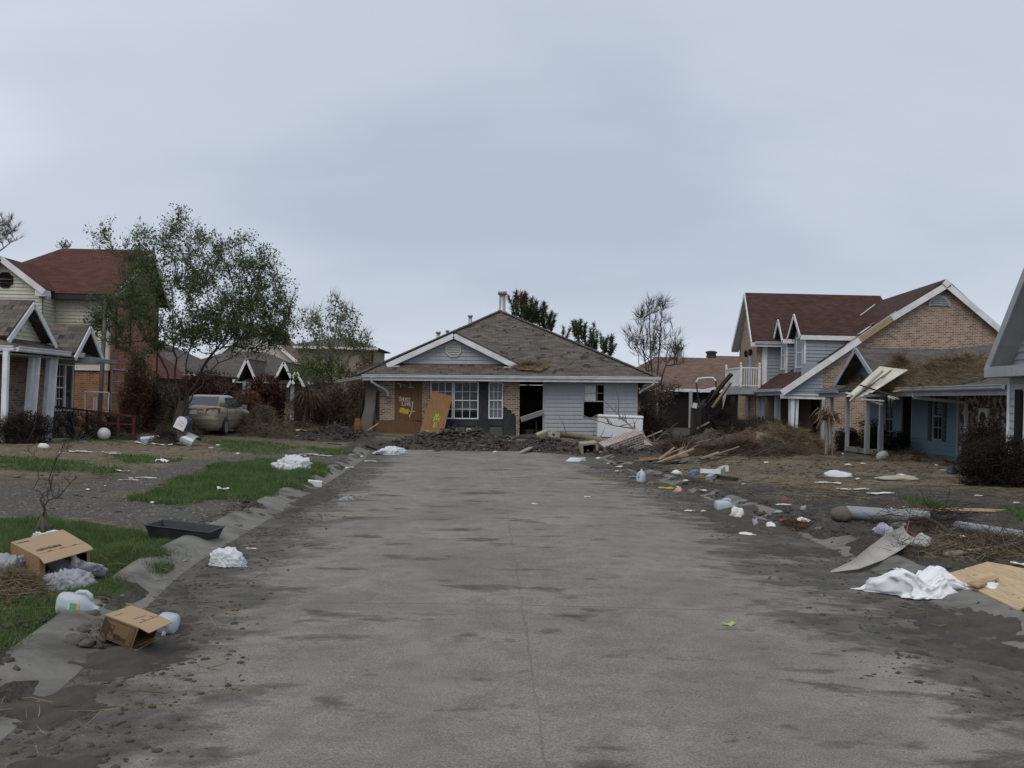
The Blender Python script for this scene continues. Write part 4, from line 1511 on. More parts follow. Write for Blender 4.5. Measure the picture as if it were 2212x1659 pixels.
# arched louvre near the peak
m = MB()
c_ = gwR.pt(2055 / 2212 * 0 + (P(2029, 650, Yg).x - xe), P(2029, 662, Yg).z - .1, .0)
arc = lambda r, o: [gwR.pt(c_.x - xe + r * cos(a), c_.z - .1 + r * sin(a), o) for a in [pi * k / 10 for k in range(11)]]
m.loft([arc(.50, 0), arc(.50, .05), arc(.40, .05), arc(.40, .01)], True)
av = m.build('arched_vent', grey_trim, RH)
m = MB()
for k in range(4):
    zz = .06 + k * .09; hw = sqrt(max(.39 ** 2 - zz ** 2, .01))
    m.bar(c_ + Vector((-hw, -.03, zz)), c_ + Vector((hw, -.03, zz)), .05, .012, 0, (0, -.6, .8))
m.build('vent_slats', grey_trim, av)
# upper storey wing: ridge across, brick end with balcony door on the street side
yS, yR_, zE, zR_ = 50.2, 54.0, 4.95, 7.72
x0 = 11.7; xrg = 12.25; xbk_ = 12.45
m = MB()
roof_plane(m, [(x0 - .05, yS - .4, zE - .1), (19.4, yS - .4, zE - .1), (19.4, yR_, zR_), (xrg - .05, yR_, zR_)])
roof_plane(m, [(19.4, 57.8, zE), (xbk_ - .05, 57.8, zE), (xrg - .05, yR_, zR_), (19.4, yR_, zR_)])
m.build('upper_roof', darkred_shingle, RH)
wW = Wall((12.75, 57.4), (x0 + .32, yS), .1)            # faces the street
m = MB(); Lw = wW.L
gpoly_wall(m, wW, [(0, 0), (Lw, 0), (Lw, zE - .15), (57.4 - yR_, zR_ - .45), (0, zE - .15)], 0)
m.build('brick_end_wall', tan_brick, RH)
m = MB()
for a, b in (((xbk_, 57.8, zE), (xrg, yR_, zR_)), ((x0, yS - .4, zE - .1), (xrg, yR_, zR_))):
    m.bar(V3(a) + Vector((-.06, 0, -.1)), V3(b) + Vector((-.06, 0, -.1)), .04, .24)
    m.prism([V3(a) + Vector((-.05, 0, -.2)), V3(b) + Vector((-.05, 0, -.2)), V3(b) + Vector((.35, 0, -.2)), V3(a) + Vector((.35, 0, -.2))], (0, 0, .03))
m.build('rake_overhang', white_trim, RH)
m = MB(); m.bar((x0 - .1, yS - .42, zE - .22), (13.4, yS - .42, zE - .22), .03, .2); m.build('fascia', white_trim, RH)
m = MB(); gutter(m, (x0 + .1, yS - .43, zE - .2), (13.2, yS - .43, zE - .2), out=(0, -1, 0)); m.build('gutter', gutter_white, RH)
sW = Wall((x0 + .32, yS), (14.6, yS), .1)
m = MB(); lap_wall(m, sW, 2.3, zE - .2, lambda z: (.5, 14.6 - x0 - .32), [], .17); m.build('upper_siding', grey_siding, RH)
m = MB(); sW.box(m, .26, .5, 2.3, zE - .25, -.1, .04); m.build('corner_trim', white_trim, RH)
m = MB(); flat_wall(m, sW, 0, .26, 0, zE - .2, []); m.build('brick_return', tan_brick, RH)
# balcony
yb0, yb1, xb0, xb1 = 50.0, 53.4, x0 - .5, x0 + .42
zb = P(1575, 838, 52).z
m = MB(); m.box(((xb0 + xb1) / 2, (yb0 + yb1) / 2, zb - .16), (xb1 - xb0, yb1 - yb0, .32)); bal = m.build('balcony', grey_trim, RH)
m = MB()
for z in (zb + .10, zb + .98):
    m.bar((xb0, yb0, z), (xb1, yb0, z), .06, .06); m.bar((xb0, yb0, z), (xb0, yb1, z), .06, .06)
for i in range(8):
    x = xb0 + (xb1 - xb0) * (i + .5) / 8; m.bar((x, yb0, zb), (x, yb0, zb + .98), .035, .035, 0, (0, 1, 0))
for i in range(20):
    y = yb0 + (yb1 - yb0) * (i + .5) / 20; m.bar((xb0, y, zb), (xb0, y, zb + .98), .035, .035, 0, (0, 1, 0))
for x, y in ((xb0, yb0), (xb0, yb1), (xb1, yb0)):
    m.bar((x, y, zb), (x, y, zb + 1.1), .09, .09, 0, (0, 1, 0)); m.lathe([(.02, 0), (.06, .04), (.05, .1), (.01, .14)], (x, y, zb + 1.1), n=8)
m.build('balcony_rail', white_trim, bal)
m = MB(); wW.box(m, 4.3, 5.2, zb - .1, zb + 2.0, -.05, .03); m.build('balcony_door', grey_trim, RH)
for a in (3.9, 5.6):
    m = MB(); p = wW.pt(a, zb + 1.75, .12); m.lathe([(.03, -.2), (.09, -.12), (.10, .1), (.02, .18)], p, n=8); m.bar(p, wW.pt(a, zb + 1.75, 0), .03, .03); m.build('wall_lantern', dark_void, RH)
# dormers
def dormer(y0, y1, xf, xbk, zed, zpk):
    d = thing_part = None
    yc = (y0 + y1) / 2
    w = Wall((xf, y1), (xf, y0), 0)
    zb_ = zat(xf)
    m = MB(); L = y1 - y0
    m.poly([w.pt(0, zb_, 0), w.pt(L, zb_, 0), w.pt(L, zed, 0), w.pt(L / 2, zpk - .1, 0), w.pt(0, zed, 0)])
    o = m.build('dormer', grey_siding, RH)
    m = MB()
    cw = Wall((xf, y0 + .001), (xbk, y0 + .001), 0)
    lap_wall(m, cw, zb_, zed - .05, lambda z: (max(0, 0) + .02, max((z - zeR) / sl + xe - xf + .15, .05)), [], .16, back=True)
    cw2 = Wall((xbk, y1), (xf, y1), 0)
    m.build('dormer_cheek', grey_siding, o)
    m = MB()
    xr_ = (zpk - zeR) / sl + xe + .3
    roof_plane(m, [(xf - .28, y0 - .16, zed - .1), (xbk + .25, y0 - .16, zed - .1), (xr_, yc, zpk), (xf - .28, yc, zpk)], .06)
    roof_plane(m, [(xbk + .25, y1 + .16, zed - .1), (xf - .28, y1 + .16, zed - .1), (xf - .28, yc, zpk), (xr_, yc, zpk)], .06)
    m.build('dormer_roof', darkred_shingle, o)
    m = MB()
    m.bar((xf - .30, y0 - .18, zed - .18), (xf - .30, yc, zpk - .07), .03, .17); m.bar((xf - .30, y1 + .18, zed - .18), (xf - .30, yc, zpk - .07), .03, .17)
    m.bar((xf - .28, y0 - .17, zed - .19), (xbk + .1, y0 - .17, zed - .19), .03, .2)
    m.build('dormer_fascia', white_trim, o)
    m = MB(); w.box(m, L - .12, L + .02, zb_, zed - .1, -.02, .04); m.build('dormer_trim', white_trim, o)
    window(o, w, .38, L - .38, zb_ + .18, zed - .12, 1, 2, .01, white_trim, dark_glass)
dormer(45.75, 47.55, 13.12, 15.42, 5.03, 5.98)
dormer(48.75, 50.15, 13.12, 15.40, 5.03, 5.96)
m = MB(); m.bar((13.6, 47.4, 4.92), (13.9, 48.9, 4.9), .3, .03); m.bar((13.3, 47.8, 4.86), (13.3, 48.6, 4.95), .05, .05)
m.build('loose_eave_board', lumber, RH)
# torn flashing on the roof
m = MB()
a, b = P(1876, 693, 47.8), P(1902, 668, 48.4)
for u, v, uu, vv, Y in ((1805, 682, 1906, 580, 0), ):
    pass
nsl = Vector((-sl, 0, 1)).normalized()
def onsl(x, y, h=.03): return Vector((x, y, zat(x))) + nsl * h
m.bar(onsl(16.4, 50.6, .03), onsl(18.2, 51.4, .03), .12, .02, 0, nsl); fo_ = m.build('valley_flashing', white_trim, RH)
m = MB()
m.bar(onsl(15.4, 45.3, .08), onsl(15.95, 45.6, .05), .3, .015, 0, nsl); m.bar(onsl(16.0, 45.4, .12), onsl(16.2, 45.9, .04), .14, .015, 0, nsl); m.bar(onsl(14.7, 45.0, .03), onsl(16.9, 45.0, .03), .05, .02, 0, nsl)
m.build('torn_flashing', gutter_white, RH)
m = MB(); m.box(onsl(15.7, 45.9, .02), (.7, .5, .02), Matrix(((.8, 0, -.58), (0, 1, 0), (.58, 0, .8)))); m.build('bare_felt', tar_paper, RH)
# porch: gutter, posts, ground floor walls set back
m = MB(); gutter(m, (xe - .02, Yb + .4, zeR - .12), (xe - .02, Yg - .25, zeR - .12), out=(-1, 0, 0)); m.build('gutter', gutter_white, RH)
m = MB(); m.bar((xe + .12, Yg - .1, zeR - .18), (xe + .12, Yb + .4, zeR - .18), .1, .16); m.box((13.0, 49.2, zeR - .26), (2.1, 8.6, .03)); m.build('porch_ceiling', soffit, RH)
gw2 = Wall((14.0, 57.0), (14.0, Yg + .1), .1)
m = MB(); flat_wall(m, gw2, 0, gw2.L, 0, 2.3, [(9.2, 10.2, .0, 2.05)]); m.build('brick_wall', grey_brick, RH)
wF = Wall((x0 + .32, yS - .03), (14.0, yS - .03), .1)
m = MB(); flat_wall(m, wF, 0, wF.L, 0, 2.25, [(.75, 1.7, .1, 2.1)]); m.build('brick_wall', tan_brick, RH)
m = MB(); wF.box(m, .75, 1.7, .1, 2.1, -.1, -.05); m.build('boarded_door', dark_ply, RH)
m = MB(); wF.box(m, .06, .36, .95, 2.05, -.02, .03); m.build('narrow_window', grey_trim, RH)
for y, ln in ((52.6, 0), (49.6, 0), (47.2, 0)):
    m = MB(); m.bar((12.35, y, .05), (12.35, y, 2.3), .34, .12, 0, (1, 0, 0)); m.bar((12.18, y - .17, .05), (12.18, y - .17, 2.3), .10, .10, 0, (1, 0, 0))
    m.build('porch_post', white_trim if ln else grey_trim, RH)
m = MB(); m.bar((12.45, 45.3, .05), (12.40, 45.3, 2.25), .46, .12, 0, (1, 0, 0)); m.bar((12.62, 45.2, .05), (12.66, 45.2, 2.2), .10, .12, 0, (1, 0, 0)); m.build('porch_post', white_trim, RH)
m = MB(); downspout(m, [(12.3, 45.1, 2.3), (12.5, 45.1, 2.1), (12.45, 45.12, .2)]); m.build('downspout', gutter_white, RH)
m = MB(); m.box((12.75, 47.5, .42), (.1, 2.2, .75)); m.build('porch_wall', grey_trim, RH)
# open carport under the gable siding: dark back walls
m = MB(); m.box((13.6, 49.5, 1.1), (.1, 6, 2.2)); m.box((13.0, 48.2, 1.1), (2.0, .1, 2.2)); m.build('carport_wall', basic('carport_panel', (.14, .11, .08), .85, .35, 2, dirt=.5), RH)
m = MB(); m.box((18.5, 50.5, .05), (13.5, 11, .3)); m.build('floor_slab', slab_conc, RH)
m = MB(); flat_wall(m, Wall((xr2 - .3, Yg), (xr2 - .3, 57), .1), 0, 12, 0, 2.6, []); flat_wall(m, Wall((xr2 - .3, 57), (12.8, 57), .1), 0, 11, 0, 4.9, []); m.build('back_wall', grey_brick, RH)

# ---- nearer blue house with the straw covered roof
BH = thing('blue_house', 'low blue sided house with straw heaped on its roof and a row of porch posts', 'house', (15, 33, .3))
xg, zg, xw, zf = 12.1, 2.36, 14.0, .30
xR_, zRr = 15.9, 3.95
yA, yB = 25.2, 40.4
m = MB()
roof_plane(m, [(xg, yB, zg), (xg, yA - .2, zg), (xR_, yA - .2, zRr), (xR_, yB - 1.0, zRr)])
roof_plane(m, [(19.7, yA - .2, zg), (19.7, yB, zg), (xR_, yB - 1.0, zRr), (xR_, yA - .2, zRr)])
roof_plane(m, [(19.7, yB, zg), (xg, yB, zg), (xR_, yB - 1.0, zRr)])
roof_plane(m, [(18.6, yA, 2.6), (18.6, 31.5, 2.6), (17.9, 31.5, 5.1), (17.9, yA, 5.1)])
rB = m.build('roof', grey_shingle, BH)
slb = (zRr - zg) / (xR_ - xg)
# porch gable facing the street
yc, yh, zpg = 35.9, 2.25, 3.86
m = MB()
gxb = (zpg - zg) / slb + xg + .3
roof_plane(m, [(xg - .02, yc - yh, 2.62), (14.2, yc - yh, 2.62), (gxb, yc, zpg), (xg - .02, yc, zpg)], .07)
roof_plane(m, [(14.2, yc + yh, 2.62), (xg - .02, yc + yh, 2.62), (xg - .02, yc, zpg), (gxb, yc, zpg)], .07)
m.build('gable_roof', grey_shingle, BH)
m = MB(); m.bar((xg - .04, yc - yh, 2.54), (xg - .04, yc, zpg - .08), .04, .17); m.bar((xg - .04, yc + yh, 2.54), (xg - .04, yc, zpg - .08), .04, .17); m.build('rake_board', grey_trim, BH)
gb = Wall((xg + .55, yc + yh), (xg + .55, yc - yh), 0)
m = MB(); lap_wall(m, gb, 2.6, zpg - .15, lambda z: ((z - 2.6) / .55 + .1, 2 * yh - (z - 2.6) / .55 - .1), [], .16, back=False); m.build('gable_siding', blue_siding, BH)
m = MB(); gutter(m, (xg - .01, yc - yh - .2, zg - .1), (xg - .01, yA - .2, zg - .1), out=(-1, 0, 0)); m.build('gutter', grey_trim, BH)
m = MB(); gutter(m, (xg - .01, yB, zg - .1), (xg - .01, yc + yh - .4, zg - .1), out=(-1, 0, 0)); m.build('gutter', grey_trim, BH)
m = MB(); m.bar((xg + .1, yA - .15, zg - .16), (xg + .1, yB, zg - .16), .1, .16); m.box((13.05, (yA + yB) / 2, zg - .10), (1.9, yB - yA - .2, .03)); m.build('porch_ceiling', soffit, BH)
bw_ = Wall((xw, yB - .4), (xw, yA), zf)
Ya = lambda y: yB - .4 - y
win = (Ya(34.15), Ya(32.75)); door = (Ya(36.55), Ya(35.6)); win2 = (Ya(38.2), Ya(37.3))
hs = [(win[0] + .3, win[1] - .3, .42, 2.0), (door[0], door[1], 0, 2.0), (win2[0], win2[1], .1, 2.0)]
m = MB(); lap_wall(m, bw_, -.05, 2.1, lambda z: (0, Ya(31.9)), hs, .16); m.build('siding_wall', blue_siding, BH)
m = MB(); bw_.box(m, Ya(31.95), Ya(31.83), -.05, 2.1, -.1, .05); m.build('corner_trim', grey_trim, BH)
m = MB(); flat_wall(m, bw_, Ya(31.83), bw_.L, -.1, 2.1, []); m.build('stained_brick_wall', dirty_brick, BH)
window(BH, bw_, win[0] + .3, win[1] - .3, .42, 2.0, 2, 4, .0, grey_trim, glass, cover=(blind_white, win[0] + .36, win[1] - .36, 1.3, 1.95, True))
shm = basic('shutter_paint', (.055, .075, .085), .6, .25, 3, dirt=.4)
for a0, a1 in ((win[0], win[0] + .27), (win[1] - .27, win[1])):
    m = MB(); bw_.box(m, a0, a1, .40, 2.02, .0, .05)
    for k in range(22): bw_.box(m, a0 + .04, a1 - .04, .46 + k * .07, .5 + k * .07, .05, .062)
    m.build('shutter', shm, BH)
window(BH, bw_, win2[0], win2[1], .1, 2.0, 2, 4, .0, grey_trim, dark_glass)
m = MB(); bw_.box(m, door[0] - .06, door[0], 0, 2.06, -.1, .04); bw_.box(m, door[1], door[1] + .06, 0, 2.06, -.1, .04); bw_.box(m, door[0] - .06, door[1] + .06, 2.0, 2.08, -.1, .04); m.build('door_frame', grey_trim, BH)
m = MB(); m.bar((14.02, 36.5, .35), (14.8, 36.6, .35), .05, 3.8, 0, (0, 0, 1)); m.build('open_door', dark_wood, BH)
m = MB(); bw_.box(m, win[1] + .12, win[1] + .16, 0, .1, 0, .01); 
dsp = MB(); downspout(dsp, [(12.15, 30.9, 2.3), (12.2, 30.9, 2.08), (13.86, 31.1, 1.95), (13.9, 31.1, .45)], .09); dsp.build('downspout', gutter_white, BH)
m = MB(); bw_.box(m, Ya(30.42), Ya(29.85), .95, 1.5, .0, .06); mv = m.build('wall_vent_cover', white_trim, BH)
m = MB(); p = bw_.pt(Ya(30.13), 1.22, .06); m.lathe([(.17, 0), (.17, .03), (.13, .03), (.13, .005)], p, Matrix(((0, 0, -1), (0, 1, 0), (1, 0, 0))), 14); m.build('vent_ring', basic('vent_ring_grey', (.08, .08, .08), .6, .2, 3), mv)  # plain dark grey ring on the cover
for y, dz in ((39.5, 0), (37.6, 0), (35.5, 0), (34.2, 0)):
    m = MB(); m.bar((12.4, y, .12 + dz), (12.4, y, 2.28), .115, .115, 0, (1, 0, 0))
    if y < 36: m.bar((12.4, y, .15), (12.4, y, 1.15), .15, .15, 0, (1, 0, 0))
    m.build('porch_post', grey_trim, BH)
m = MB(); m.bar((12.4, 39.5, .85), (12.4, 37.6, .85), .07, .09); m.bar((12.4, 39.5, .35), (12.4, 37.6, .35), .07, .5); m.build('porch_rail', grey_trim, BH)
m = MB(); m.box((13.2, 37.6, .22), (1.7, 5.6, .16)); m.box((16.7, 32.8, .2), (5.4, 15, .3)); m.build('floor_slab', slab_conc, BH)
m = MB(); flat_wall(m, Wall((xw, yA), (19.4, yA), zf), .0, 5.4, -.1, 2.1, []); flat_wall(m, Wall((19.4, yA), (19.4, yB - .4), zf), 0, 14.8, -.1, 2.1, []); flat_wall(m, Wall((19.4, yB - .4), (xw, yB - .4), zf), 0, 5.4, -.1, 2.1, []); m.build('back_wall', blue_siding, BH)
m = MB(); m.box((15.6, 36, 1.3), (.1, 7, 2.0)); m.build('inner_partition', dark_wood, BH)

# ---- nearest house at the right edge of the picture
NH = thing('grey_house', 'steep gabled grey siding house with a dark shutter standing behind the big dead shrub', 'house', (13, 21, .2))
xw, zf = 11.5, .2
yN = 23.55
nw = Wall((xw, yN), (xw, 17.0), zf)
ygc = yN + .15 - 2.35; zpk = 2.72 + 2.35 * 1.28
m = MB(); lap_wall(m, nw, -.05, 2.5, lambda z: (.06, 6.5), [(.62, 1.12, .9, 2.05)], .17); m.build('siding_wall', bluegrey_siding, NH)
m = MB(); nw.box(m, -.03, .08, -.05, 2.5, -.08, .045); m.build('corner_trim', white_trim, NH)
m = MB(); nw.box(m, .34, .66, .55, 2.02, .0, .05)
for k in range(20): nw.box(m, .38, .62, .6 + k * .07, .64 + k * .07, .05, .062)
m.build('shutter', dark_void, NH)
window(NH, nw, .70, 1.6, .55, 2.02, 3, 4, .0, white_trim, dark_glass)
m = MB(); m.box((xw - .15, yN - 3.0, 2.62), (.62, 6.6, .24)); m.build('eave_box', grey_trim, NH)
m = MB()
roof_plane(m, [(20, yN + .3, 2.70), (xw - .4, yN + .3, 2.70), (xw - .4, ygc, zpk), (20, ygc, zpk)], .1)
roof_plane(m, [(xw - .4, ygc - 2.5, 2.70), (20, ygc - 2.5, 2.70), (20, ygc, zpk), (xw - .4, ygc, zpk)], .1)
m.build('roof', grey_shingle, NH)
m = MB(); m.bar((xw - .42, yN + .3, 2.63), (xw - .42, ygc, zpk - .07), .04, .2); m.bar((xw - .42, ygc - 2.5, 2.63), (xw - .42, ygc, zpk - .07), .04, .2); m.build('rake_board', grey_trim, NH)
m = MB(); m.prism([(xw - .4, yN + .24, 2.6), (xw - .4, ygc, zpk - .16), (xw + .15, ygc, zpk - .16), (xw + .15, yN + .24, 2.6)], (0, -.02, -.01)); m.build('rake_soffit', soffit, NH)
g2 = Wall((xw + .1, yN + .2), (xw + .1, ygc - 2.5), 0)
m = MB(); lap_wall(m, g2, 2.74, zpk - .2, lambda z: ((z - 2.74) / 1.28 + .12, g2.L - (z - 2.74) / 1.28 - .12), [], .17, back=False); m.build('gable_siding', bluegrey_siding, NH)
m = MB(); flat_wall(m, Wall((19.5, yN), (xw, yN), zf), 0, 8, -.05, 2.5, []); m.build('side_wall', bluegrey_siding, NH)

# ================================================================== left side of the street
# ---- cream two storey house with the red roof
CR = thing('cream_house', 'two storey cream siding house over orange brick under a red roof behind the big tree', 'house', (-18, 40, .3))
ys, xe_, zE = 38.0, -15.1, 5.4
sw = Wall((-24, ys), (xe_, ys), .3)
m = MB(); lap_wall(m, sw, 2.28, 5.0, lambda z: (0, sw.L - .02), [], .13); m.build('upper_siding', cream_siding, CR)
m = MB(); flat_wall(m, sw, 0, sw.L, -.1, 2.2, [(3.5, 4.4, .7, 2.0)], -.05); m.build('brick_wall', orange_brick, CR)
m = MB(); sw.box(m, 0, sw.L, 2.18, 2.3, -.1, .03); m.build('band_board', white_trim, CR)
m = MB(); sw.box(m, sw.L - .14, sw.L + .03, 2.2, 5.0, -.1, .045); m.build('corner_trim', cream_siding, CR)
ew = Wall((xe_, ys), (xe_, 43.3), .3)
m = MB(); gpoly_wall(m, ew, [(0, -.1), (ew.L, -.1), (ew.L, 4.95), (3.5, 6.9), (0, 4.95)], 0); m.build('brick_end_wall', orange_brick, CR)
Yw = lambda u: 15.1 * 2200 / (1106 - u) - ys
window(CR, ew, Yw(238), Yw(269) + .1, .45, 2.28, 2, 4, .02, grey_trim, glass, cover=(curtain, Yw(238) + .06, Yw(269), .5, 2.2, False))
window(CR, ew, Yw(246), Yw(276) + .1, 3.1, 4.75, 2, 4, .02, tar_paper, glass, cover=(blind_white, Yw(248), Yw(274), 3.6, 4.7, True))
m = MB()
yr, zr = 41.5, 7.5
roof_plane(m, [(-21.2, ys - .42, zE - .1), (xe_ + .35, ys - .42, zE - .1), (xe_ + .35, yr, zr), (-18.45, yr, zr)])
roof_plane(m, [(xe_ + .35, 43.7, zE), (-21.2, 43.7, zE), (-18.45, yr, zr), (xe_ + .35, yr, zr)])
roof_plane(m, [(-21.2, 43.7, zE), (-21.2, ys - .42, zE - .1), (-18.45, yr, zr)])
m.build('roof', red_shingle, CR)
m = MB(); m.bar((-17.2, ys - .42, zE - .24), (xe_ + .35, ys - .42, zE - .24), .05, .16); m.build('eave_gutter', tar_paper, CR)
m = MB(); sw.box(m, 0, sw.L + .1, 4.94, 5.1, -.1, .06); m.bar((xe_ + .36, ys - .4, zE - .2), (xe_ + .36, yr, zr - .1), .04, .2); m.bar((xe_ + .36, 43.7, zE - .12), (xe_ + .36, yr, zr - .1), .04, .2); m.build('fascia', white_trim, CR)
# small front gable with the dark octagon
gxc, gz0, gz1, gyf = P(13, 558, 37).x, 5.36, 6.48, 36.9
hw = 1.52
m = MB()
roof_plane(m, [(gxc + hw, gyf - .3, gz0), (gxc + hw, 39, gz0), (gxc, 40.2, gz1), (gxc, gyf - .3, gz1)], .08)
roof_plane(m, [(gxc - hw, 39, gz0), (gxc - hw, gyf - .3, gz0), (gxc, gyf - .3, gz1), (gxc, 40.2, gz1)], .08)
m.build('gable_roof', red_shingle, CR)
m = MB()
for sg in (1, -1): m.bar((gxc + sg * (hw + .08), gyf - .32, gz0 - .14), (gxc, gyf - .32, gz1 - .08), .04, .2)
m.box((gxc + hw - .08, gyf - .05, gz0 - .16), (.34, .5, .22)); m.build('rake_board', white_trim, CR)
gw3 = Wall((gxc - hw, gyf), (gxc + hw, gyf), 0)
m = MB(); lap_wall(m, gw3, 3.6, gz1 - .12, lambda z: ((max(z - 5.3, 0)) / .74 + .03 if z > 5.3 else .12, 2 * hw - ((max(z - 5.3, 0)) / .74) - .03 if z > 5.3 else 2 * hw - .12), [], .13, back=False); 
lap_wall(m, Wall((gxc + hw - .12, gyf), (gxc + hw - .12, ys), 0), 3.6, 5.3, lambda z: (0, ys - gyf), [], .13)
m.build('gable_siding', cream_siding, CR)
octvent(CR, gw3, hw + .06, P(17, 605, 36.9).z, .30, .01, dark_void)
m = MB(); flat_wall(m, Wall((xe_, 43.3), (-21, 43.3), .3), 0, 5.9, -.1, 5.0, []); flat_wall(m, Wall((-21, 43.3), (-21, 38.2), .3), 0, 5.1, -.1, 5.0, []); m.build('back_wall', orange_brick, CR)

# ---- near house with two porch gables and white box posts
PH = thing('porch_house', 'brick house with two small front gables and leaning white porch posts', 'house', (-16, 29, .3))
xg, zg = -13.3, 2.82
yn, yf = 27.2, 31.6
m = MB()
roof_plane(m, [(xg, yn, zg), (xg, yf + 1.6, zg), (-18.0, yf + 1.6, zg + 1.95), (-18.0, yn + 3.2, zg + 1.95)])
roof_plane(m, [(-22, yn, zg), (xg, yn, zg), (-18.0, yn + 3.2, zg + 1.95)])
roof_plane(m, [(-22.7, yf + 1.6, zg), (-22.7, yn, zg), (-18.0, yn + 3.2, zg + 1.95), (-18, yf + 1.6, zg + 1.95)])
m.build('roof', brown_shingle, PH)
def street_gable(xf, yc, hw, z0, z1, xb, sid, setback, grow=1.0, vent=False, shade=grey_trim):
    m = MB()
    roof_plane(m, [(xf, yc - hw, z0), (xf, yc, z1), (xb, yc, z1), (xb + (xf - xb) * .2, yc - hw, z0)][::-1], .08)
    roof_plane(m, [(xf, yc, z1), (xf, yc + hw, z0), (xb + (xf - xb) * .2, yc + hw, z0), (xb, yc, z1)][::-1], .08)
    g = m.build('gable_roof', brown_shingle, PH)
    m = MB()
    for sg in (-1, 1): m.bar((xf + .02, yc + sg * (hw + .05), z0 - .12), (xf + .02, yc, z1 - .06), .04, .15)
    m.build('rake_board', white_trim, PH)
    w = Wall((xf - setback, yc - hw), (xf - setback, yc + hw), 0)
    s_ = (z1 - z0) / hw
    m = MB(); lap_wall(m, w, z0 - .1, z1 - .12, lambda z: ((z - z0) / s_ + .12, 2 * hw - (z - z0) / s_ - .12), [], .12, back=False); m.build('gable_siding', sid, PH)
    if vent: octvent(PH, w, hw, z0 + (z1 - z0) * .42, .17, .02, white_trim)
    m = MB(); w.box(m, .1, 2 * hw - .1, z0 - .12, z0 - .02, -.02, .05); m.build('gable_sill', shade, PH)
street_gable(-13.7, 29.05, 1.42, 3.10, 4.20, -17.2, cream_siding, .38, vent=True)
street_gable(-13.1, 31.5, 1.02, 2.78, 3.70, -16.5, grey_trim, .5)  # gable face coloured grey to carry the shade of its soffit
m = MB(); gutter(m, (xg + .01, yf - .2, zg - .1), (xg + .01, yn, zg - .1), .15, out=(1, 0, 0)); m.build('gutter', gutter_white, PH)
m = MB(); gutter(m, (xg, yn - .01, zg - .1), (-22, yn - .01, zg - .1), .15, out=(0, -1, 0)); m.build('gutter', gutter_white, PH)
m = MB(); gutter(m, (xg + .25, yf + 1.7, zg - .22), (xg + .25, yf + .25, zg - .22), .13, out=(1, 0, 0)); m.box((xg - .2, yf + .3, zg - .15), (.9, .9, .2)); m.build('gutter', grey_trim, PH)
m = MB(); m.box((-14.3, 29.6, zg - .16), (1.8, 5.0, .04)); m.build('porch_ceiling', soffit, PH)
xwL = -14.45
wl = Wall((xwL, yn + .2), (xwL, 33.6), .3)
Yl = lambda u, X=14.45: X * 2200 / (1106 - u) - (yn + .2)
a_w0, a_w1 = Yl(119), Yl(157)
dr0, dr1 = .22, 1.12
m = MB(); flat_wall(m, wl, 0, wl.L, -.1, 2.4, [(dr0, dr1, 0, 2.12), (a_w0, a_w1, .72, 2.28)]); m.build('brick_wall', grey_brick, PH)
m = MB(); wl.box(m, dr0 - .08, dr0, 0, 2.18, -.1, .03); wl.box(m, dr1, dr1 + .08, 0, 2.18, -.1, .03); wl.box(m, dr0, dr1, 2.1, 2.2, -.1, .03); m.build('door_frame', white_trim, PH)
aw = a_w0 + (a_w1 - a_w0) * .52
window(PH, wl, a_w0, aw, .74, 2.26, 2, 4, .0, white_trim, glass, broken=())
window(PH, wl, aw, a_w1, .74, 2.26, 1, 1, .0, white_trim, dark_glass, split=False, cover=(curtain, aw + .05, a_w1 - .05, 1.85, 2.24, False))
m = MB(); flat_wall(m, Wall((-22, yn + .2), (xwL, yn + .2), .3), 0, 22 - 14.45, -.1, 2.4, []); flat_wall(m, Wall((xwL, 33.6), (-22, 33.6), .3), 0, 7.5, -.1, 2.4, []); flat_wall(m, Wall((-22, 33.6), (-22, yn + .2), .3), 0, 6, -.1, 2.4, []); m.build('side_wall', grey_brick, PH)
m = MB(); m.box((-17.6, 30.4, .18), (7.4, 6.4, .2)); m.box((-13.75, 29.3, .2), (1.2, 4.0, .18)); m.build('floor_slab', slab_conc, PH)
m = MB(); m.box((-16.0, 30.5, 1.4), (.1, 6, 2.2)); m.build('inner_partition', dark_wood, PH)
pm = basic('porch_post_paint', (.56, .58, .62), .6, .12, 2, dirt=.5, dcol=(.25, .22, .18))
m = MB(); m.bar((-13.5, 27.1, .28), (-13.48, 27.1, 2.72), .13, .13, 0, (1, 0, 0)); m.build('porch_post', white_trim, PH)
for y in (28.85, 29.95):
    m = MB(); m.bar((-13.74, y, .28), (-13.60, y, 2.72), .24, .12, 0, (1, 0, 0)); m.build('porch_post', pm, PH)
    m = MB(); m.bar((-13.64, y + .16, .28), (-13.50, y + .16, 2.72), .07, .10, 0, (1, 0, 0)); m.build('post_edge', white_trim, PH)

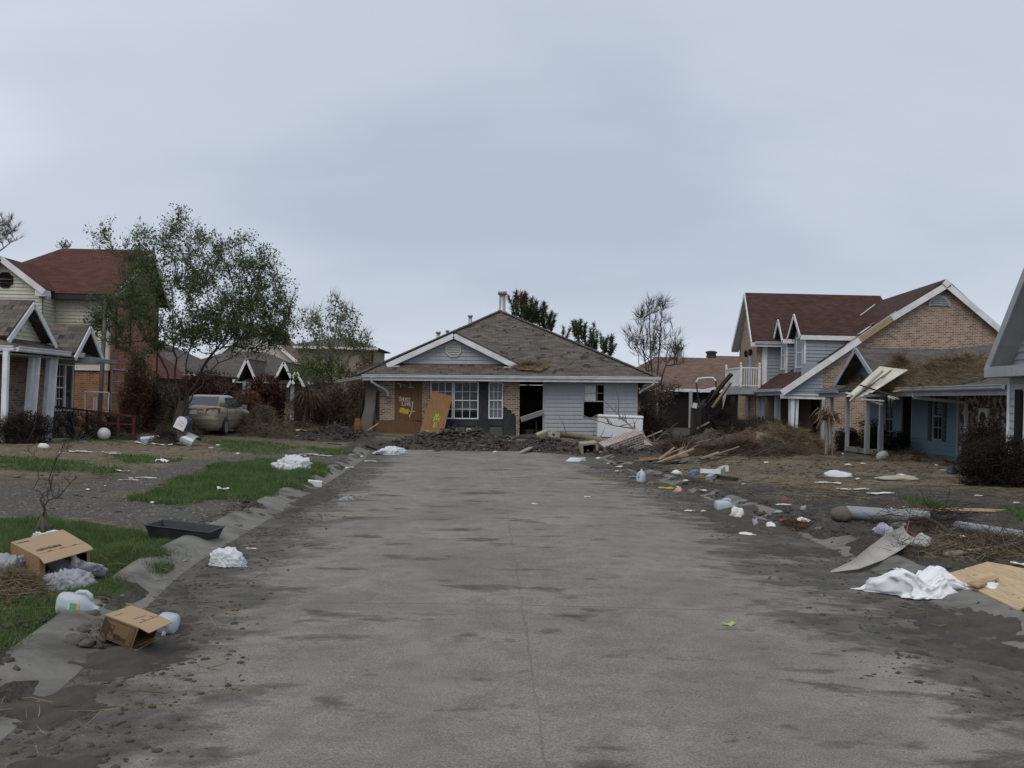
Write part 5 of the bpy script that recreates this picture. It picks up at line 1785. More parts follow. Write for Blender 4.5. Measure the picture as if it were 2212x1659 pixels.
# ================================================================== houses in the distance
def far_house(name, label, cx, cy, wx, wy, zw, zr, wall, roof, axis='x', base=.25, posts=0):
    h = thing(name, label, 'house', (cx, cy, base))
    x0, x1, y0, y1 = cx - wx / 2, cx + wx / 2, cy - wy / 2, cy + wy / 2
    m = MB()
    for a, b in (((x0, y0), (x1, y0)), ((x1, y0), (x1, y1)), ((x1, y1), (x0, y1)), ((x0, y1), (x0, y0))):
        w = Wall(a, b, base); flat_wall(m, w, 0, w.L, -.2, zw - base, [])
    if axis == 'y':
        for yy in (y0, y1): m.prism([(x0, yy, zw), (x1, yy, zw), (cx, yy, zr - .1)], (0, .1 if yy == y1 else -.0 + .1, 0))
    m.build('wall', wall, h)
    m = MB(); o = .5
    if axis == 'x':       # hipped
        hp = min(wy / 2, wx / 2 - .3)
        A, B = (x0 + hp * .8, cy, zr), (x1 - hp * .8, cy, zr)
        roof_plane(m, [(x0 - o, y0 - o, zw), (x1 + o, y0 - o, zw), B, A]); roof_plane(m, [(x1 + o, y1 + o, zw), (x0 - o, y1 + o, zw), A, B])
        roof_plane(m, [(x1 + o, y0 - o, zw), (x1 + o, y1 + o, zw), B]); roof_plane(m, [(x0 - o, y1 + o, zw), (x0 - o, y0 - o, zw), A])
    else:
        roof_plane(m, [(x0 - o, y1 + o, zw - .2), (x0 - o, y0 - o, zw - .2), (cx, y0 - o, zr), (cx, y1 + o, zr)]); roof_plane(m, [(x1 + o, y0 - o, zw - .2), (x1 + o, y1 + o, zw - .2), (cx, y1 + o, zr), (cx, y0 - o, zr)])
    m.build('roof', roof, h)
    m = MB(); m.bar((x0 - o, y0 - o - .02, zw - .1), (x1 + o, y0 - o - .02, zw - .1), .04, .2) if axis == 'x' else (m.bar((x0 - o, y0 - o - .03, zw - .26), (cx, y0 - o - .03, zr - .06), .04, .24), m.bar((x1 + o, y0 - o - .03, zw - .26), (cx, y0 - o - .03, zr - .06), .04, .24))
    m.build('fascia', white_trim, h)
    return h, (x0, x1, y0, y1)


h, (x0, x1, y0, y1) = far_house('gabled_brick_house', 'low grey roofed brick house with three narrow white edged porch gables beyond the parked car', -17.2, 66, 9.6, 9, 2.62, 4.5, tan_brick, grey_shingle)
def porch_gable(h, x, yf, hw, z0, z1, roof=grey_shingle):
    m = MB()
    roof_plane(m, [(x - hw, 66, z0), (x - hw, yf, z0), (x, yf, z1), (x, 66, z1)], .08); roof_plane(m, [(x + hw, yf, z0), (x + hw, 66, z0), (x, 66, z1), (x, yf, z1)], .08)
    m.build('gable_roof', roof, h)
    m = MB(); m.bar((x - hw, yf - .03, z0 - .1), (x, yf - .03, z1 - .06), .05, .14); m.bar((x + hw, yf - .03, z0 - .1), (x, yf - .03, z1 - .06), .05, .14); m.build('rake_board', white_trim, h)
for u, v, hw, z1 in ((532.6, 783, .62, 3.85), (613, 788, .62, 3.7), (640, 806, .5, 3.2)):
    x = P(u, v, 59.5).x
    porch_gable(h, x, 59.5, hw, 2.5 if z1 > 3.3 else 2.3, z1)
for u in (528, 539, 605, 632):
    x = P(u, 850, 59.8).x; m = MB(); m.bar((x, 59.8, .2), (x, 59.8, 2.5), .2, .2, 0, (0, 1, 0)); m.build('porch_post', grey_trim, h)
m = MB(); x = P(618, 850, 61.3).x; m.box((x + .9, 61.45, 1.1), (1.1, .1, 1.7)); m.build('window', dark_glass, h)
m = MB(); x = P(570, 850, 61.3).x; m.box((x, 61.45, 1.2), (1.0, .1, 2.0)); m.build('door', dark_void, h)
far_house('long_roof_house', 'dark roofed low house partly hidden behind the trunk of the big tree', -21.5, 56, 10, 8, 2.7, 4.7, grey_brick, grey_shingle)
hy, (x0, x1, y0, y1) = far_house('cream_gable_house', 'pale cream gable end with a torn terracotta roof edge rising behind the low roofs', -20.6, 86, 7.4, 9, 4.0, 7.3, cream_siding, tan_shingle, 'y')
far_house('ochre_house', 'two storey ochre house behind the half bare tree', -15.6, 92, 7, 8, 6.0, 7.0, basic('ochre_wall', (.24, .22, .15), .8, .2, 2), grey_shingle)
far_house('red_roof_house', 'small house with a red brown roof slope beside the brick end of the cream house', -19.2, 49, 5.0, 6, 2.6, 4.3, grey_brick, red_shingle, 'y')
# right of the centre house
h, (x0, x1, y0, y1) = far_house('carport_house', 'tan roofed house with a dark open carport behind the chest freezer', 13.0, 71, 12.5, 8, 2.75, 5.0, grey_brick, tan_shingle)
m = MB(); 
for x in (9.4, 11.6, 13.8): 
    m = MB(); m.bar((x, 66.2, .2), (x, 66.2, 2.6), .2, .2, 0, (0, 1, 0)); m.build('carport_post', grey_trim, h)
m = MB(); m.box((12.0, 66.92, 1.35), (5.6, .12, 2.4)); m.build('carport_shade_panel', dark_void, h)  # black slab on the closed wall, painted as the carport's inner shade
m = MB(); m.tube([(11.6, 71, 4.4), (11.6, 71, 5.6)], .18, 10); m.lathe([(.25, 0), (.27, .18), (.2, .22)], (11.6, 71, 5.5), n=10); m.build('vent_pipe', galv, h)
h, _ = far_house('chimney_house', 'far house with a pale sided chimney showing left of the balcony', 19.5, 92, 9, 9, 4.2, 6.2, tan_brick, tan_shingle)
cx_, cy_ = P(1539, 810, 86).x, 86
m = MB(); lap_wall(m, Wall((cx_ - .7, cy_), (cx_ + .7, cy_), 0), .2, 5.4, lambda z: (0, 1.4), [], .2); lap_wall(m, Wall((cx_ - .7, cy_ + 1.4), (cx_ - .7, cy_), 0), .2, 5.4, lambda z: (0, 1.4), [], .2); m.box((cx_, cy_ + .7, 2.8), (1.36, 1.3, 5.2)); ch_ = m.build('chimney', bluegrey_siding, h)
m = MB(); m.box((cx_, cy_ + .7, 5.48), (1.6, 1.6, .14)); m.lathe([(.45, 0), (.4, .55), (.5, .6), (.5, .72), (.2, .8)], (cx_, cy_ + .7, 5.55), n=10); m.build('chimney_cap', tar_paper, ch_)
far_house('white_edge_house', 'grey roofed far house with a white rake edge between the freezer house and the balcony', 16.2, 104, 8, 9, 4.0, 6.5, grey_siding, grey_shingle, 'y')

# ================================================================== trees and shrubs
def grow(base, stems, targets, rng, r_tip=.006, kexp=2.3, up=.25, jit=.10, step=.35, rmax=.2, straight=.5):
    """attach every target point to the nearest useful node of the growing skeleton -> nodes, parents, radii"""
    N = [np.array(base, float)]; par = [-1]
    for st in stems:
        last = 0
        for p in st:
            a = N[last].copy(); b = np.array(p, float)
            n = max(1, int(np.linalg.norm(b - a) / step))
            for i in range(1, n + 1):
                q = a + (b - a) * i / n
                if i < n: q = q + rng.normal(0, jit * .35, 3)
                N.append(q); par.append(last); last = len(N) - 1
    o = np.array(base)
    T = np.asarray(targets)
    T = T[np.argsort(np.linalg.norm(T - o, axis=1) + rng.normal(0, .3, len(T)))]
    for t in T:
        A = np.array(N)
        d = t - A
        L = np.linalg.norm(d, axis=1) + 1e-6
        rise = (A[:, 2] - t[2])
        rad = np.linalg.norm(A - o, axis=1); rt = np.linalg.norm(t - o)
        cost = L * (1 + straight * np.clip(1 - (d * (A - o + 1e-6)).sum(1) / (L * (rad + 1e-6)), 0, 2)) + 1.2 * np.clip(rise, 0, 9) + .8 * np.clip(rad - rt, 0, 9)
        cost[0] += 1.0
        k = int(np.argmin(cost)); a = A[k]
        n = max(2, int(L[k] / step))
        last = k
        perp = rng.normal(0, 1, 3); perp -= perp.dot(d[k]) * d[k] / L[k] ** 2
        for i in range(1, n + 1):
            f = i / n
            q = a + d[k] * f + perp * jit * L[k] * sin(pi * f) * .5 + np.array([0, 0, -up * L[k] * .25 * sin(pi * f)])
            N.append(q); par.append(last); last = len(N) - 1
    N = np.array(N); par = np.array(par)
    w = np.zeros(len(N)); ch = np.zeros(len(N), int)
    for i in range(len(N) - 1, 0, -1):
        if ch[i] == 0: w[i] = r_tip ** kexp
        w[par[i]] += w[i]; ch[par[i]] += 1
    R = np.minimum(np.maximum(w, r_tip ** kexp) ** (1 / kexp), rmax)
    return N, par, R, ch


def skeleton_mesh(N, par, R, base_flare=1.0):
    mb = MB()
    kids = {}
    for i, p in enumerate(par):
        if p >= 0: kids.setdefault(p, []).append(i)
    starts = [(0, k) for k in kids.get(0, [])]
    while starts:
        a, b = starts.pop()
        pts, rad = [N[a]], [min(R[a], R[b] * 1.15)]
        cur = b
        while True:
            pts.append(N[cur]); rad.append(R[cur])
            ks = kids.get(cur, [])
            if not ks: break
            ks = sorted(ks, key=lambda i: -R[i])
            for k in ks[1:]: starts.append((cur, k))
            cur = ks[0]
        n = 8 if max(rad) > .06 else (5 if max(rad) > .02 else 3)
        mb.tube(pts, rad, n, cap=False)
    return mb


def ell_points(c, r, n, rng, shell=.5):
    p = rng.normal(size=(n, 3)); p /= np.linalg.norm(p, axis=1)[:, None]
    return np.array(c) + p * np.array(r) * (rng.random((n, 1)) ** shell)


def near_tips(N, par, ch, R, n, rng, spread=.12, thin=.02):
    """leaf places along the thin outer twigs"""
    idx = np.where((R < thin) & (par >= 0))[0]
    k = rng.choice(idx, n)
    f = rng.random((n, 1))
    return N[k] * f + N[par[k]] * (1 - f) + rng.normal(0, spread, (n, 3))


def twigs(N, par, R, n, L, w, rng, thin=.015, upb=.35):
    idx = np.where((R < thin) & (par >= 0))[0]
    k = rng.choice(idx, n)
    d = N[k] - N[par[k]]; d /= np.linalg.norm(d, axis=1)[:, None] + 1e-9
    d = d + rng.normal(0, .55, (n, 3)); d[:, 2] += upb
    return strands(N[k], d, rng.uniform(.4, 1, n) * L, w, rng, .25), (N[k], d)


bark_dark = basic('dark_bark', (.060, .052, .044), .95, .35, 6, .6, 30)
leaf_green = leafmat('green_leaves', [(.050, .070, .028), (.085, .120, .042), (.125, .175, .065), (.18, .22, .10)], .5, .5)
leaf_olive = leafmat('olive_leaves', [(.055, .070, .030), (.10, .135, .05), (.15, .20, .075), (.21, .22, .11)], .5, .45)
leaf_rust = leafmat('rust_leaves', [(.05, .024, .014), (.095, .045, .026), (.15, .074, .040), (.20, .12, .07)], .7, .15)
leaf_maroon = leafmat('maroon_leaves', [(.022, .012, .010), (.050, .022, .018), (.085, .036, .028), (.12, .06, .04)], .7, .15)
leaf_brown = leafmat('dead_brown_leaves', [(.030, .020, .014), (.062, .042, .030), (.10, .072, .050), (.15, .11, .075)], .8, .1)
leaf_black = leafmat('dead_black_twigs', [(.010, .008, .007), (.022, .017, .014), (.038, .029, .023), (.060, .045, .034)], .85, .05)
leaf_tan = leafmat('dry_tan_leaves', [(.08, .05, .035), (.15, .10, .07), (.22, .15, .11), (.28, .20, .15)], .8, .2)
needle = leafmat('pine_needles', [(.035, .050, .026), (.060, .085, .040), (.095, .125, .055), (.13, .145, .075)], .6, .4)
needle_brown = leafmat('browned_needles', [(.06, .038, .028), (.10, .066, .048), (.14, .10, .07)], .7, .2)

# big half stripped tree over the parked car
rng = np.random.default_rng(21)
Yt = 35.0
tb = P(392, 936, Yt); tb.z = Hs(tb.x, tb.y) - .05
BT = thing('broadleaf_tree', 'large spreading tree with thin green leaves growing beside the parked tan car', 'tree', tb)
def tp(u, v, dy=0): return P(u, v, Yt + dy)
E = []
for (u, v, ru, rv, ry_, n) in ((410, 620, 160, 140, 2.6, 190), (540, 690, 100, 75, 2.0, 110), (450, 720, 90, 45, 1.8, 50), (270, 640, 90, 90, 1.8, 60), (300, 540, 70, 50, 1.5, 26), (480, 570, 110, 70, 1.8, 60), (590, 640, 45, 50, 1.2, 24),
                               (230, 520, 40, 35, .8, 9), (380, 500, 36, 44, .8, 16), (560, 580, 48, 40, 1, 20), (610, 700, 40, 40, 1, 16), (330, 740, 90, 40, 1.6, 24), (220, 700, 50, 40, 1, 14)):
    c = tp(u, v); E.append(ell_points(c, (ru / 62.9, ry_, rv / 62.9), n, rng, .45))
T = np.concatenate(E)
stems = [[tp(380, 880), tp(350, 780, -.4), tp(300, 690, -.6)], [tp(388, 870), tp(375, 760, .3), tp(372, 620, .3)], [tp(398, 870), tp(408, 760, -.2), tp(430, 640, -.3)],
         [tp(404, 872), tp(440, 790, .3), tp(500, 700, .4)], [tp(400, 880, -.3), tp(455, 800, -.7), tp(560, 730, -.9)], [tp(378, 880, .3), tp(320, 800, .6), tp(250, 740, .8)]]
N, par, R, ch = grow(tb, stems, T, rng, .0062, 2.4, .2, .12, .3, .095)
mb = skeleton_mesh(N, par, R)
for k in range(7):                                # buttress roots
    a = k * .9 + .3
    mb.tube([tb + Vector((cos(a) * .75, sin(a) * .75, -.12)), tb + Vector((cos(a) * .36, sin(a) * .36, .10)), tb + Vector((cos(a) * .13, sin(a) * .13, .55)), tb + Vector((cos(a) * .08, sin(a) * .08, 1.2))], [.05, .09, .12, .08], 6, False)
mb.tube([tb + Vector((0, 0, -.1)), tb + Vector((0, 0, .35)), tb + Vector((0, 0, .9)), tb + Vector((.02, 0, 1.3))], [.42, .34, .22, .08], 10, False)
mb.build('trunk', bark_dark, BT, smooth=True)
(tv, tf), (tpn, td) = twigs(N, par, R, 8500, .55, .009, rng, .016)
trunk2 = tag(np_mesh('twig', tv, tf, bark_dark, BT), kind='stuff')
lp1 = near_tips(N, par, ch, R, 16000, rng, .10, .013)
k = rng.integers(0, len(tpn), 34000)
lp2 = tpn[k] + td[k] / np.linalg.norm(td[k], axis=1)[:, None] * rng.uniform(.1, .5, (34000, 1)) + rng.normal(0, .035, (34000, 3))
lp = np.concatenate([lp1, lp2])
# leaves are sparse in the wind stripped top, dense low on the right
rel = lp - np.array(tb)
dens = .46 + .9 * np.exp(-(((rel[:, 0] - 1.9) / 1.8) ** 2 + ((rel[:, 2] - 3.4) / 1.1) ** 2)) + .5 * np.exp(-(((rel[:, 0] + 1.6) / 1.6) ** 2 + ((rel[:, 2] - 4.2) / 1.5) ** 2)) + .35 * (vnoise(rel[:, 0] * 1.1, rel[:, 2] * 1.1, 3) > .55)
lp = lp[rng.random(len(lp)) < dens]
V, F = leaves(lp, rng.uniform(.05, .12, len(lp)), rng, .55, .25)
np_mesh('crown', V, F, leaf_green, BT)
print('big tree', len(lp), len(N))

# half bare tree by the far brush
Y2 = 48.0
t2b = P(712, 905, Y2); t2b.z = Hs(t2b.x, t2b.y)
T2 = thing('upright_tree', 'upright half bare tree with fanned branches and pale green lower leaves beyond the lawn', 'tree', t2b)
p2 = lambda u, v, dy=0: P(u, v, Y2 + dy)
E = [ell_points(p2(u, v), (ru / 45.8, ry_, rv / 45.8), n, rng, .5) for u, v, ru, rv, ry_, n in ((715, 740, 62, 75, 1.5, 120), (745, 690, 40, 50, 1, 50), (680, 690, 32, 36, 1, 30), (780, 745, 24, 40, .8, 36), (660, 760, 30, 40, .8, 24), (728, 648, 18, 16, .5, 10))]
stems = [[p2(705, 860), p2(690, 780), p2(680, 720)], [p2(712, 860), p2(720, 760), p2(728, 690)], [p2(716, 862), p2(745, 790), p2(772, 735)]]
N, par, R, ch = grow(t2b, stems, np.concatenate(E), rng, .0075, 2.3, .05, .06, .4, .12)
skeleton_mesh(N, par, R).build('trunk', pale_bark, T2, smooth=True)
(tv, tf), _ = twigs(N, par, R, 1500, .6, .013, rng, .02, .8)
tag(np_mesh('twig', tv, tf, pale_bark, T2), kind='stuff')
lp = np.concatenate([near_tips(N, par, ch, R, 2600, rng, .12), ell_points(p2(690, 800), (1.5, 1.1, .8), 2000, rng, .5)])
V, F = leaves(lp, rng.uniform(.08, .17, len(lp)), rng, .55)
np_mesh('crown', V, F, leaf_olive, T2)

# bare winter tree right of the flooded house
Y3 = 60.0
t3b = P(1415, 905, Y3); t3b.z = .2
T3 = thing('bare_tree', 'leafless tree with several upright stems rising behind the right end of the flooded house', 'tree', t3b)
p3 = lambda u, v, dy=0: P(u, v, Y3 + dy)
E = [ell_points(p3(u, v), (ru / 36.7, ry_, rv / 36.7), n, rng, .6) for u, v, ru, rv, ry_, n in ((1415, 740, 52, 78, 1.6, 150), (1370, 740, 26, 40, 1.2, 40), (1462, 760, 26, 40, 1.2, 50), (1405, 668, 20, 26, .7, 30), (1432, 664, 16, 24, .6, 24), (1385, 690, 16, 22, .6, 18))]
stems = [[p3(1412, 860), p3(1405, 760), p3(1402, 660)], [p3(1416, 860), p3(1424, 760), p3(1431, 655)], [p3(1413, 862), p3(1393, 780), p3(1384, 690)], [p3(1417, 862), p3(1438, 790), p3(1450, 700)]]
N, par, R, ch = grow(t3b, stems, np.concatenate(E), rng, .009, 2.3, -.1, .05, .4, .13)
skeleton_mesh(N, par, R).build('trunk', bark_dark, T3, smooth=True)
(tv, tf), (a_, b_) = twigs(N, par, R, 2600, .75, .016, rng, .022, .7)
np_mesh('crown', tv, tf, bark_dark, T3)

# two pines behind the roof
def pine(name, label, Yp, base_u, clumps, brown, seed, mat):
    rg = np.random.default_rng(seed)
    b = P(base_u, 905, Yp); b.z = .2
    t = thing(name, label, 'tree', b)
    s = FPX / Yp
    E = [ell_points(P(u, v, Yp), (ru / s, ru / s, rv / s), n, rg, .5) for u, v, ru, rv, n in clumps]
    T = np.concatenate(E)
    top = T[np.argmax(T[:, 2])]
    N, par, R, ch = grow(b, [[(b.x, b.y, 2.0), (top[0] * .5 + b.x * .5, top[1], top[2] * .85)]], T, rg, .014, 2.3, .3, .1, .5, .17)
    skeleton_mesh(N, par, R).build('trunk', bark_dark, t, smooth=True)
    tips = np.where(ch == 0)[0]
    P_, D_ = [], []
    for i in tips:
        d = N[i] - N[par[i]]; d /= np.linalg.norm(d) + 1e-9
        d = d * .5 + np.array([0, 0, .9]); d /= np.linalg.norm(d)
        nn = 130
        f = rg.random((nn, 1)) * .85
        r = rg.normal(size=(nn, 3)); r /= np.linalg.norm(r, axis=1)[:, None]
        P_.append(N[i] - d * .25 + d * f); D_.append(r + d * .9)
    P_, D_ = np.concatenate(P_), np.concatenate(D_)
    isb = (P_[:, 2] > brown + .5 * vnoise(P_[:, 0] * 2, P_[:, 1] * 2, seed) * 2) if brown else np.zeros(len(P_), bool)
    for msk, mm, nm in ((~isb, needle, 'crown'), (isb, needle_brown, 'browned_crown')):
        if msk.sum():
            V, F = strands(P_[msk], D_[msk], rg.uniform(.16, .30, msk.sum()), .030, rg, .2)
            np_mesh(nm, V, F, mm, t)
pine('pine_tree', 'dark green pine with a browned top rising behind the roof peak beside the tall flue', 58, 1140, ((1140, 682, 48, 34, 52), (1120, 665, 30, 20, 20), (1165, 690, 28, 20, 22), (1180, 706, 16, 12, 12), (1140, 740, 50, 20, 20)), 6.35, 5, None)
pine('pine_tree', 'smaller green pine with upright shoots behind the right slope of the flooded roof', 62, 1262, ((1250, 725, 20, 16, 16), (1275, 735, 22, 18, 16), (1302, 752, 26, 14, 16), (1222, 728, 8, 8, 4), (1318, 764, 10, 8, 6), (1262, 760, 40, 16, 14)), 0, 6, None)
# far trees at the left edge
rg = np.random.default_rng(3)
b = Vector((-50, 100, 0))
t = thing('bare_tree', 'leafless tree crown cut by the left edge high above the cream house roof', 'tree', b)
E = ell_points(P(-10, 500, 100), (2.4, 2, 1.9), 90, rg, .5)
N, par, R, ch = grow(b, [[P(-8, 700, 100), P(-6, 560, 100)]], E, rg, .016, 2.3, -.1, .08, .8, .2)
skeleton_mesh(N, par, R).build('trunk', pale_bark, t, smooth=True)
(tv, tf), _ = twigs(N, par, R, 1800, 1.0, .03, rg, .05, .5); np_mesh('crown', tv, tf, pale_bark, t)
b = Vector((P(138, 530, 70).x, 70, 0))
t = thing('slender_tree', 'thin tree top with a few leaves poking above the red roof ridge', 'tree', b)
E = ell_points(P(140, 528, 70), (.55, .5, .35), 18, rg, .5)
N, par, R, ch = grow(b, [[P(146, 600, 70), P(146, 545, 70)]], E, rg, .012, 2.3, -.1, .08, .5, .1)
skeleton_mesh(N, par, R).build('trunk', bark_dark, t)
V, F = leaves(near_tips(N, par, ch, R, 150, rg, .1, .03), .16, rg); np_mesh('crown', V, F, leaf_green, t)


def shrub(name, label, base, ells, n, mat, size, seed, cat='shrub', asp=.5, stem=True, twig=0, shell=.33, group=None):
    """loose shrub: several overlapping leafy masses on a handful of stems, light from within showing through"""
    rg = np.random.default_rng(seed)
    t = thing(name, label, cat, base, group=group)
    tot = sum(a * b * c for _, (a, b, c) in ells)
    pts = []
    ells = list(ells) + [((c[0], c[1], base[2] + .42 * (c[2] - base[2])), (r[0] * .92, r[1] * .9, max(r[2], .5 * (c[2] - base[2])))) for c, r in ells]
    n = int(n * 1.7)
    for c, r in ells:
        k = int(n * r[0] * r[1] * r[2] / tot)
        p = ell_points(c, r, k, rg, shell)
        q = (p - np.array(c)) / np.array(r)
        w = vnoise(q[:, 0] * 2.6 + 7, q[:, 2] * 2.6 + q[:, 1] * 2.1, seed)
        pts.append(p[w > .30])
    p = np.concatenate(pts)
    p = p[p[:, 2] > base[2] - .02]
    V, F = leaves(p, rg.uniform(.6, 1.3, len(p)) * size, rg, asp)
    np_mesh('foliage', V, F, mat, t)
    mb = MB()
    for c, r in ells:
        for k in range(2 if stem else 0):
            q = Vector(c) + Vector((rg.normal() * r[0] * .5, rg.normal() * r[1] * .5, r[2] * rg.uniform(.2, 1.0)))
            bb = Vector(base) + Vector((rg.normal() * .1, rg.normal() * .1, 0))
            mb.tube([bb, bb.lerp(q, .5) + Vector((rg.normal() * .1, 0, .1)), q], [.03, .02, .008], 5)
    if mb.v: mb.build('stems', bark_dark, t)
    if twig:
        k = rg.integers(0, len(p), twig)
        d = (p[k] - np.array(base)); d /= np.linalg.norm(d, axis=1)[:, None] + 1e-6
        V, F = strands(p[k], d + rg.normal(0, .5, d.shape), size * 3, .008 * max(1, base[1] / 30), rg, .2)
        tag(np_mesh('twigs', V, F, mat, t), kind='stuff')
    return t


def at(u, v, Y):
    p = P(u, v, Y); return p


# rusty conifers by the cream house, maroon and rust shrubs behind the car
b = P(292, 905, 36.8); b.z = .3
shrub('dead_conifer', 'rust brown dead conifer against the orange brick end wall', b, [(at(292, 860, 36.8), (.62, .6, .85)), (at(296, 810, 36.8), (.42, .4, .7)), (at(300, 775, 36.8), (.22, .22, .5))], 4200, leaf_rust, .11, 41, 'shrub', .3, True, 500)
b = P(345, 905, 37.5); b.z = .3
shrub('dead_conifer', 'ragged brown shrub mass between the brick wall and the big trunk', b, [(at(342, 870, 37.5), (.75, .7, .75)), (at(330, 835, 37.5), (.35, .4, .6)), (at(372, 880, 37.3), (.5, .5, .55))], 3600, leaf_brown, .11, 42, 'shrub', .35, True, 500)
b = P(460, 900, 47); b.z = .2
shrub('maroon_shrub', 'tall dark maroon shrub rising behind the roof of the tan car', b, [(at(455, 848, 47), (1.1, .9, 1.1)), (at(430, 830, 47), (.8, .8, .9)), (at(490, 862, 47), (.8, .8, .8)), (at(415, 858, 46), (.9, .8, .9))], 5200, leaf_maroon, .13, 43, twig=400)
b = P(565, 900, 49); b.z = .2
shrub('maroon_shrub', 'round dark maroon shrub in front of the narrow porch gables', b, [(at(573, 850, 49), (1.0, .9, 1.0)), (at(560, 870, 49), (.8, .8, .8)), (at(590, 868, 49), (.6, .7, .8))], 4600, leaf_maroon, .13, 44, twig=400)
b = P(535, 900, 43.5); b.z = .2
shrub('rust_shrub', 'small orange brown shrub just beyond the hood of the tan car', b, [(at(535, 868, 43.5), (.55, .55, .55)), (at(520, 878, 43.5), (.35, .4, .4))], 1600, leaf_rust, .10, 45)
b = P(790, 900, 62); b.z = .2
shrub('red_leaf_bush', 'reddish leaved treetop just left of the torn roof corner', b, [(at(792, 770, 62), (.45, .5, .45)), (at(806, 758, 62), (.2, .2, .45)), (at(790, 830, 62), (.9, .8, 1.7))], 2200, leaf_rust, .13, 46)
# brown brush between the far lawn and the flooded house
b = P(690, 905, 46); b.z = .2
shrub('dead_brush', 'tangle of grey brown dead brush under the half bare tree', b, [(at(680, 860, 46), (.75, .8, .85)), (at(720, 868, 46), (.8, .8, .8)), (at(755, 850, 46), (.7, .8, 1.1)), (at(640, 872, 46), (.5, .6, .55)), (at(775, 880, 45), (.5, .6, .8))], 5200, leaf_brown, .16, 47, 'brush', .18, True, 900)
b = P(655, 905, 44.5); b.z = .2
t = thing('dead_palm', 'small dead palm with a skirt of drooping brown fronds', 'palm', b)
mb = MB(); mb.tube([b, P(662, 880, 44.5), P(668, 850, 44.5)], [.09, .08, .07], 8); mb.build('trunk', bark, t)
c_ = np.array(P(668, 850, 44.5)); rg = np.random.default_rng(9)
d = rg.normal(size=(700, 3)); d[:, 2] = np.abs(d[:, 2]) * .25 - .2
V, F = strands(np.repeat(c_[None], 700, 0) + rg.normal(0, .06, (700, 3)), d, rg.uniform(.5, 1.0, 700), .035, rg, .15, (0, 0, -.55)); np_mesh('crown', V, F, leaf_brown, t)
# dead leaved sapling right of the flooded house
b = P(1398, 938, 46.5); b.z = .2
t = thing('dry_leaved_tree', 'small tree with dry pinkish brown leaves beside the far end of the flooded house', 'tree', b)
rg = np.random.default_rng(12)
E = [ell_points(P(u, v, 46.5), (ru / 47.3, 1.0, rv / 47.3), n, rg, .5) for u, v, ru, rv, n in ((1405, 850, 46, 26, 70), (1440, 838, 32, 20, 30), (1385, 845, 22, 24, 24))]
N, par, R, ch = grow(b, [[P(1402, 890, 46.5), P(1410, 850, 46.5)], [P(1396, 880, 46.5), P(1388, 840, 46.5)]], np.concatenate(E), rg, .008, 2.3, .2, .1, .3, .08)
skeleton_mesh(N, par, R).build('trunk', bark_dark, t)
(tv, tf), _ = twigs(N, par, R, 700, .5, .014, rg, .02, .1); tag(np_mesh('twig', tv, tf, bark_dark, t), kind='stuff')
lp = near_tips(N, par, ch, R, 1500, rg, .14, .03); V, F = leaves(lp, rg.uniform(.07, .14, len(lp)), rg, .55); np_mesh('crown', V, F, leaf_tan, t)
b = P(1400, 950, 44.5); b.z = .2
shrub('dead_brush', 'dark low brush behind the right end of the chest freezer', b, [(at(1402, 905, 44.5), (.6, .6, .75)), (at(1430, 915, 44.5), (.5, .5, .6)), (at(1388, 890, 45), (.3, .4, .9))], 2200, leaf_brown, .13, 48, 'brush', .2, True, 400)
# dark clipped shrubs
b = P(55, 938, 27.5); b.z = Hs(b.x, b.y)
shrub('dead_hedge', 'low wide dark brown dead hedge in front of the leaning porch posts', b, [(at(30, 918, 27.2), (.42, .4, .32)), (at(62, 914, 27.6), (.45, .42, .34)), (at(92, 918, 28), (.34, .4, .30)), (at(15, 924, 27), (.3, .3, .25))], 6000, leaf_black, .05, 49, 'hedge', .35, True, 900, .28)
b = P(165, 925, 30.5); b.z = Hs(b.x, b.y)
shrub('dead_hedge', 'ragged dark weeds along the brick wall behind the red frame', b, [(at(140, 902, 30.5), (.4, .4, .3)), (at(180, 905, 31), (.5, .4, .28)), (at(225, 905, 32), (.5, .4, .3)), (at(270, 908, 33), (.6, .4, .3))], 5200, leaf_black, .06, 50, 'hedge', .3, True, 700)
b = P(2170, 1040, 22.3); b.z = Hs(b.x, b.y)
shrub('dead_hedge', 'big rounded blackish dead shrub at the corner of the grey gabled house', b, [(at(2126, 992, 22.3), (.5, .5, .42)), (at(2166, 984, 22.3), (.55, .5, .46)), (at(2215, 990, 21.8), (.6, .5, .46)), (at(2092, 1005, 22.2), (.25, .3, .24))], 15000, leaf_black, .05, 51, 'shrub', .35, True, 2600, .25)
b = P(2120, 935, 26); b.z = Hs(b.x, b.y)
shrub('dead_hedge', 'dark dead bush standing under the white wall vent cover', b, [(at(2125, 940, 25.6), (.45, .4, .5)), (at(2098, 955, 26), (.3, .3, .3))], 2200, leaf_black, .07, 52, 'shrub', .35, True, 400)
for i, (u, v, Y, rx, rz, lab) in enumerate(((1560, 912, 47, .75, .62, 'round blackish shrub left of the boarded door under the balcony'), (1595, 928, 45.5, .7, .5, 'low dark shrub below the narrow window of the brick gable house'),
                                             (1640, 925, 43.5, .9, .55, 'dark dead shrub covered in straw before the first grey porch post'), (1880, 940, 36.2, .55, .6, 'dark dead shrub between the porch posts of the blue house'),
                                             (1930, 955, 35, .5, .4, 'low dead shrub beside the nearest post of the blue house'), (1830, 950, 38, .5, .5, 'dark shrub under the porch rail of the blue house'))):
    b = P(u, v + rz * FPX / Y * .9, Y); b.z = Hs(b.x, b.y)
    shrub('dead_shrub', lab, b, [(at(u, v, Y), (rx, rx * .8, rz)), (at(u + 14, v + 4, Y), (rx * .7, rx * .6, rz * .8))], 2600, leaf_black, .08, 60 + i, 'shrub', .35, True, 400)

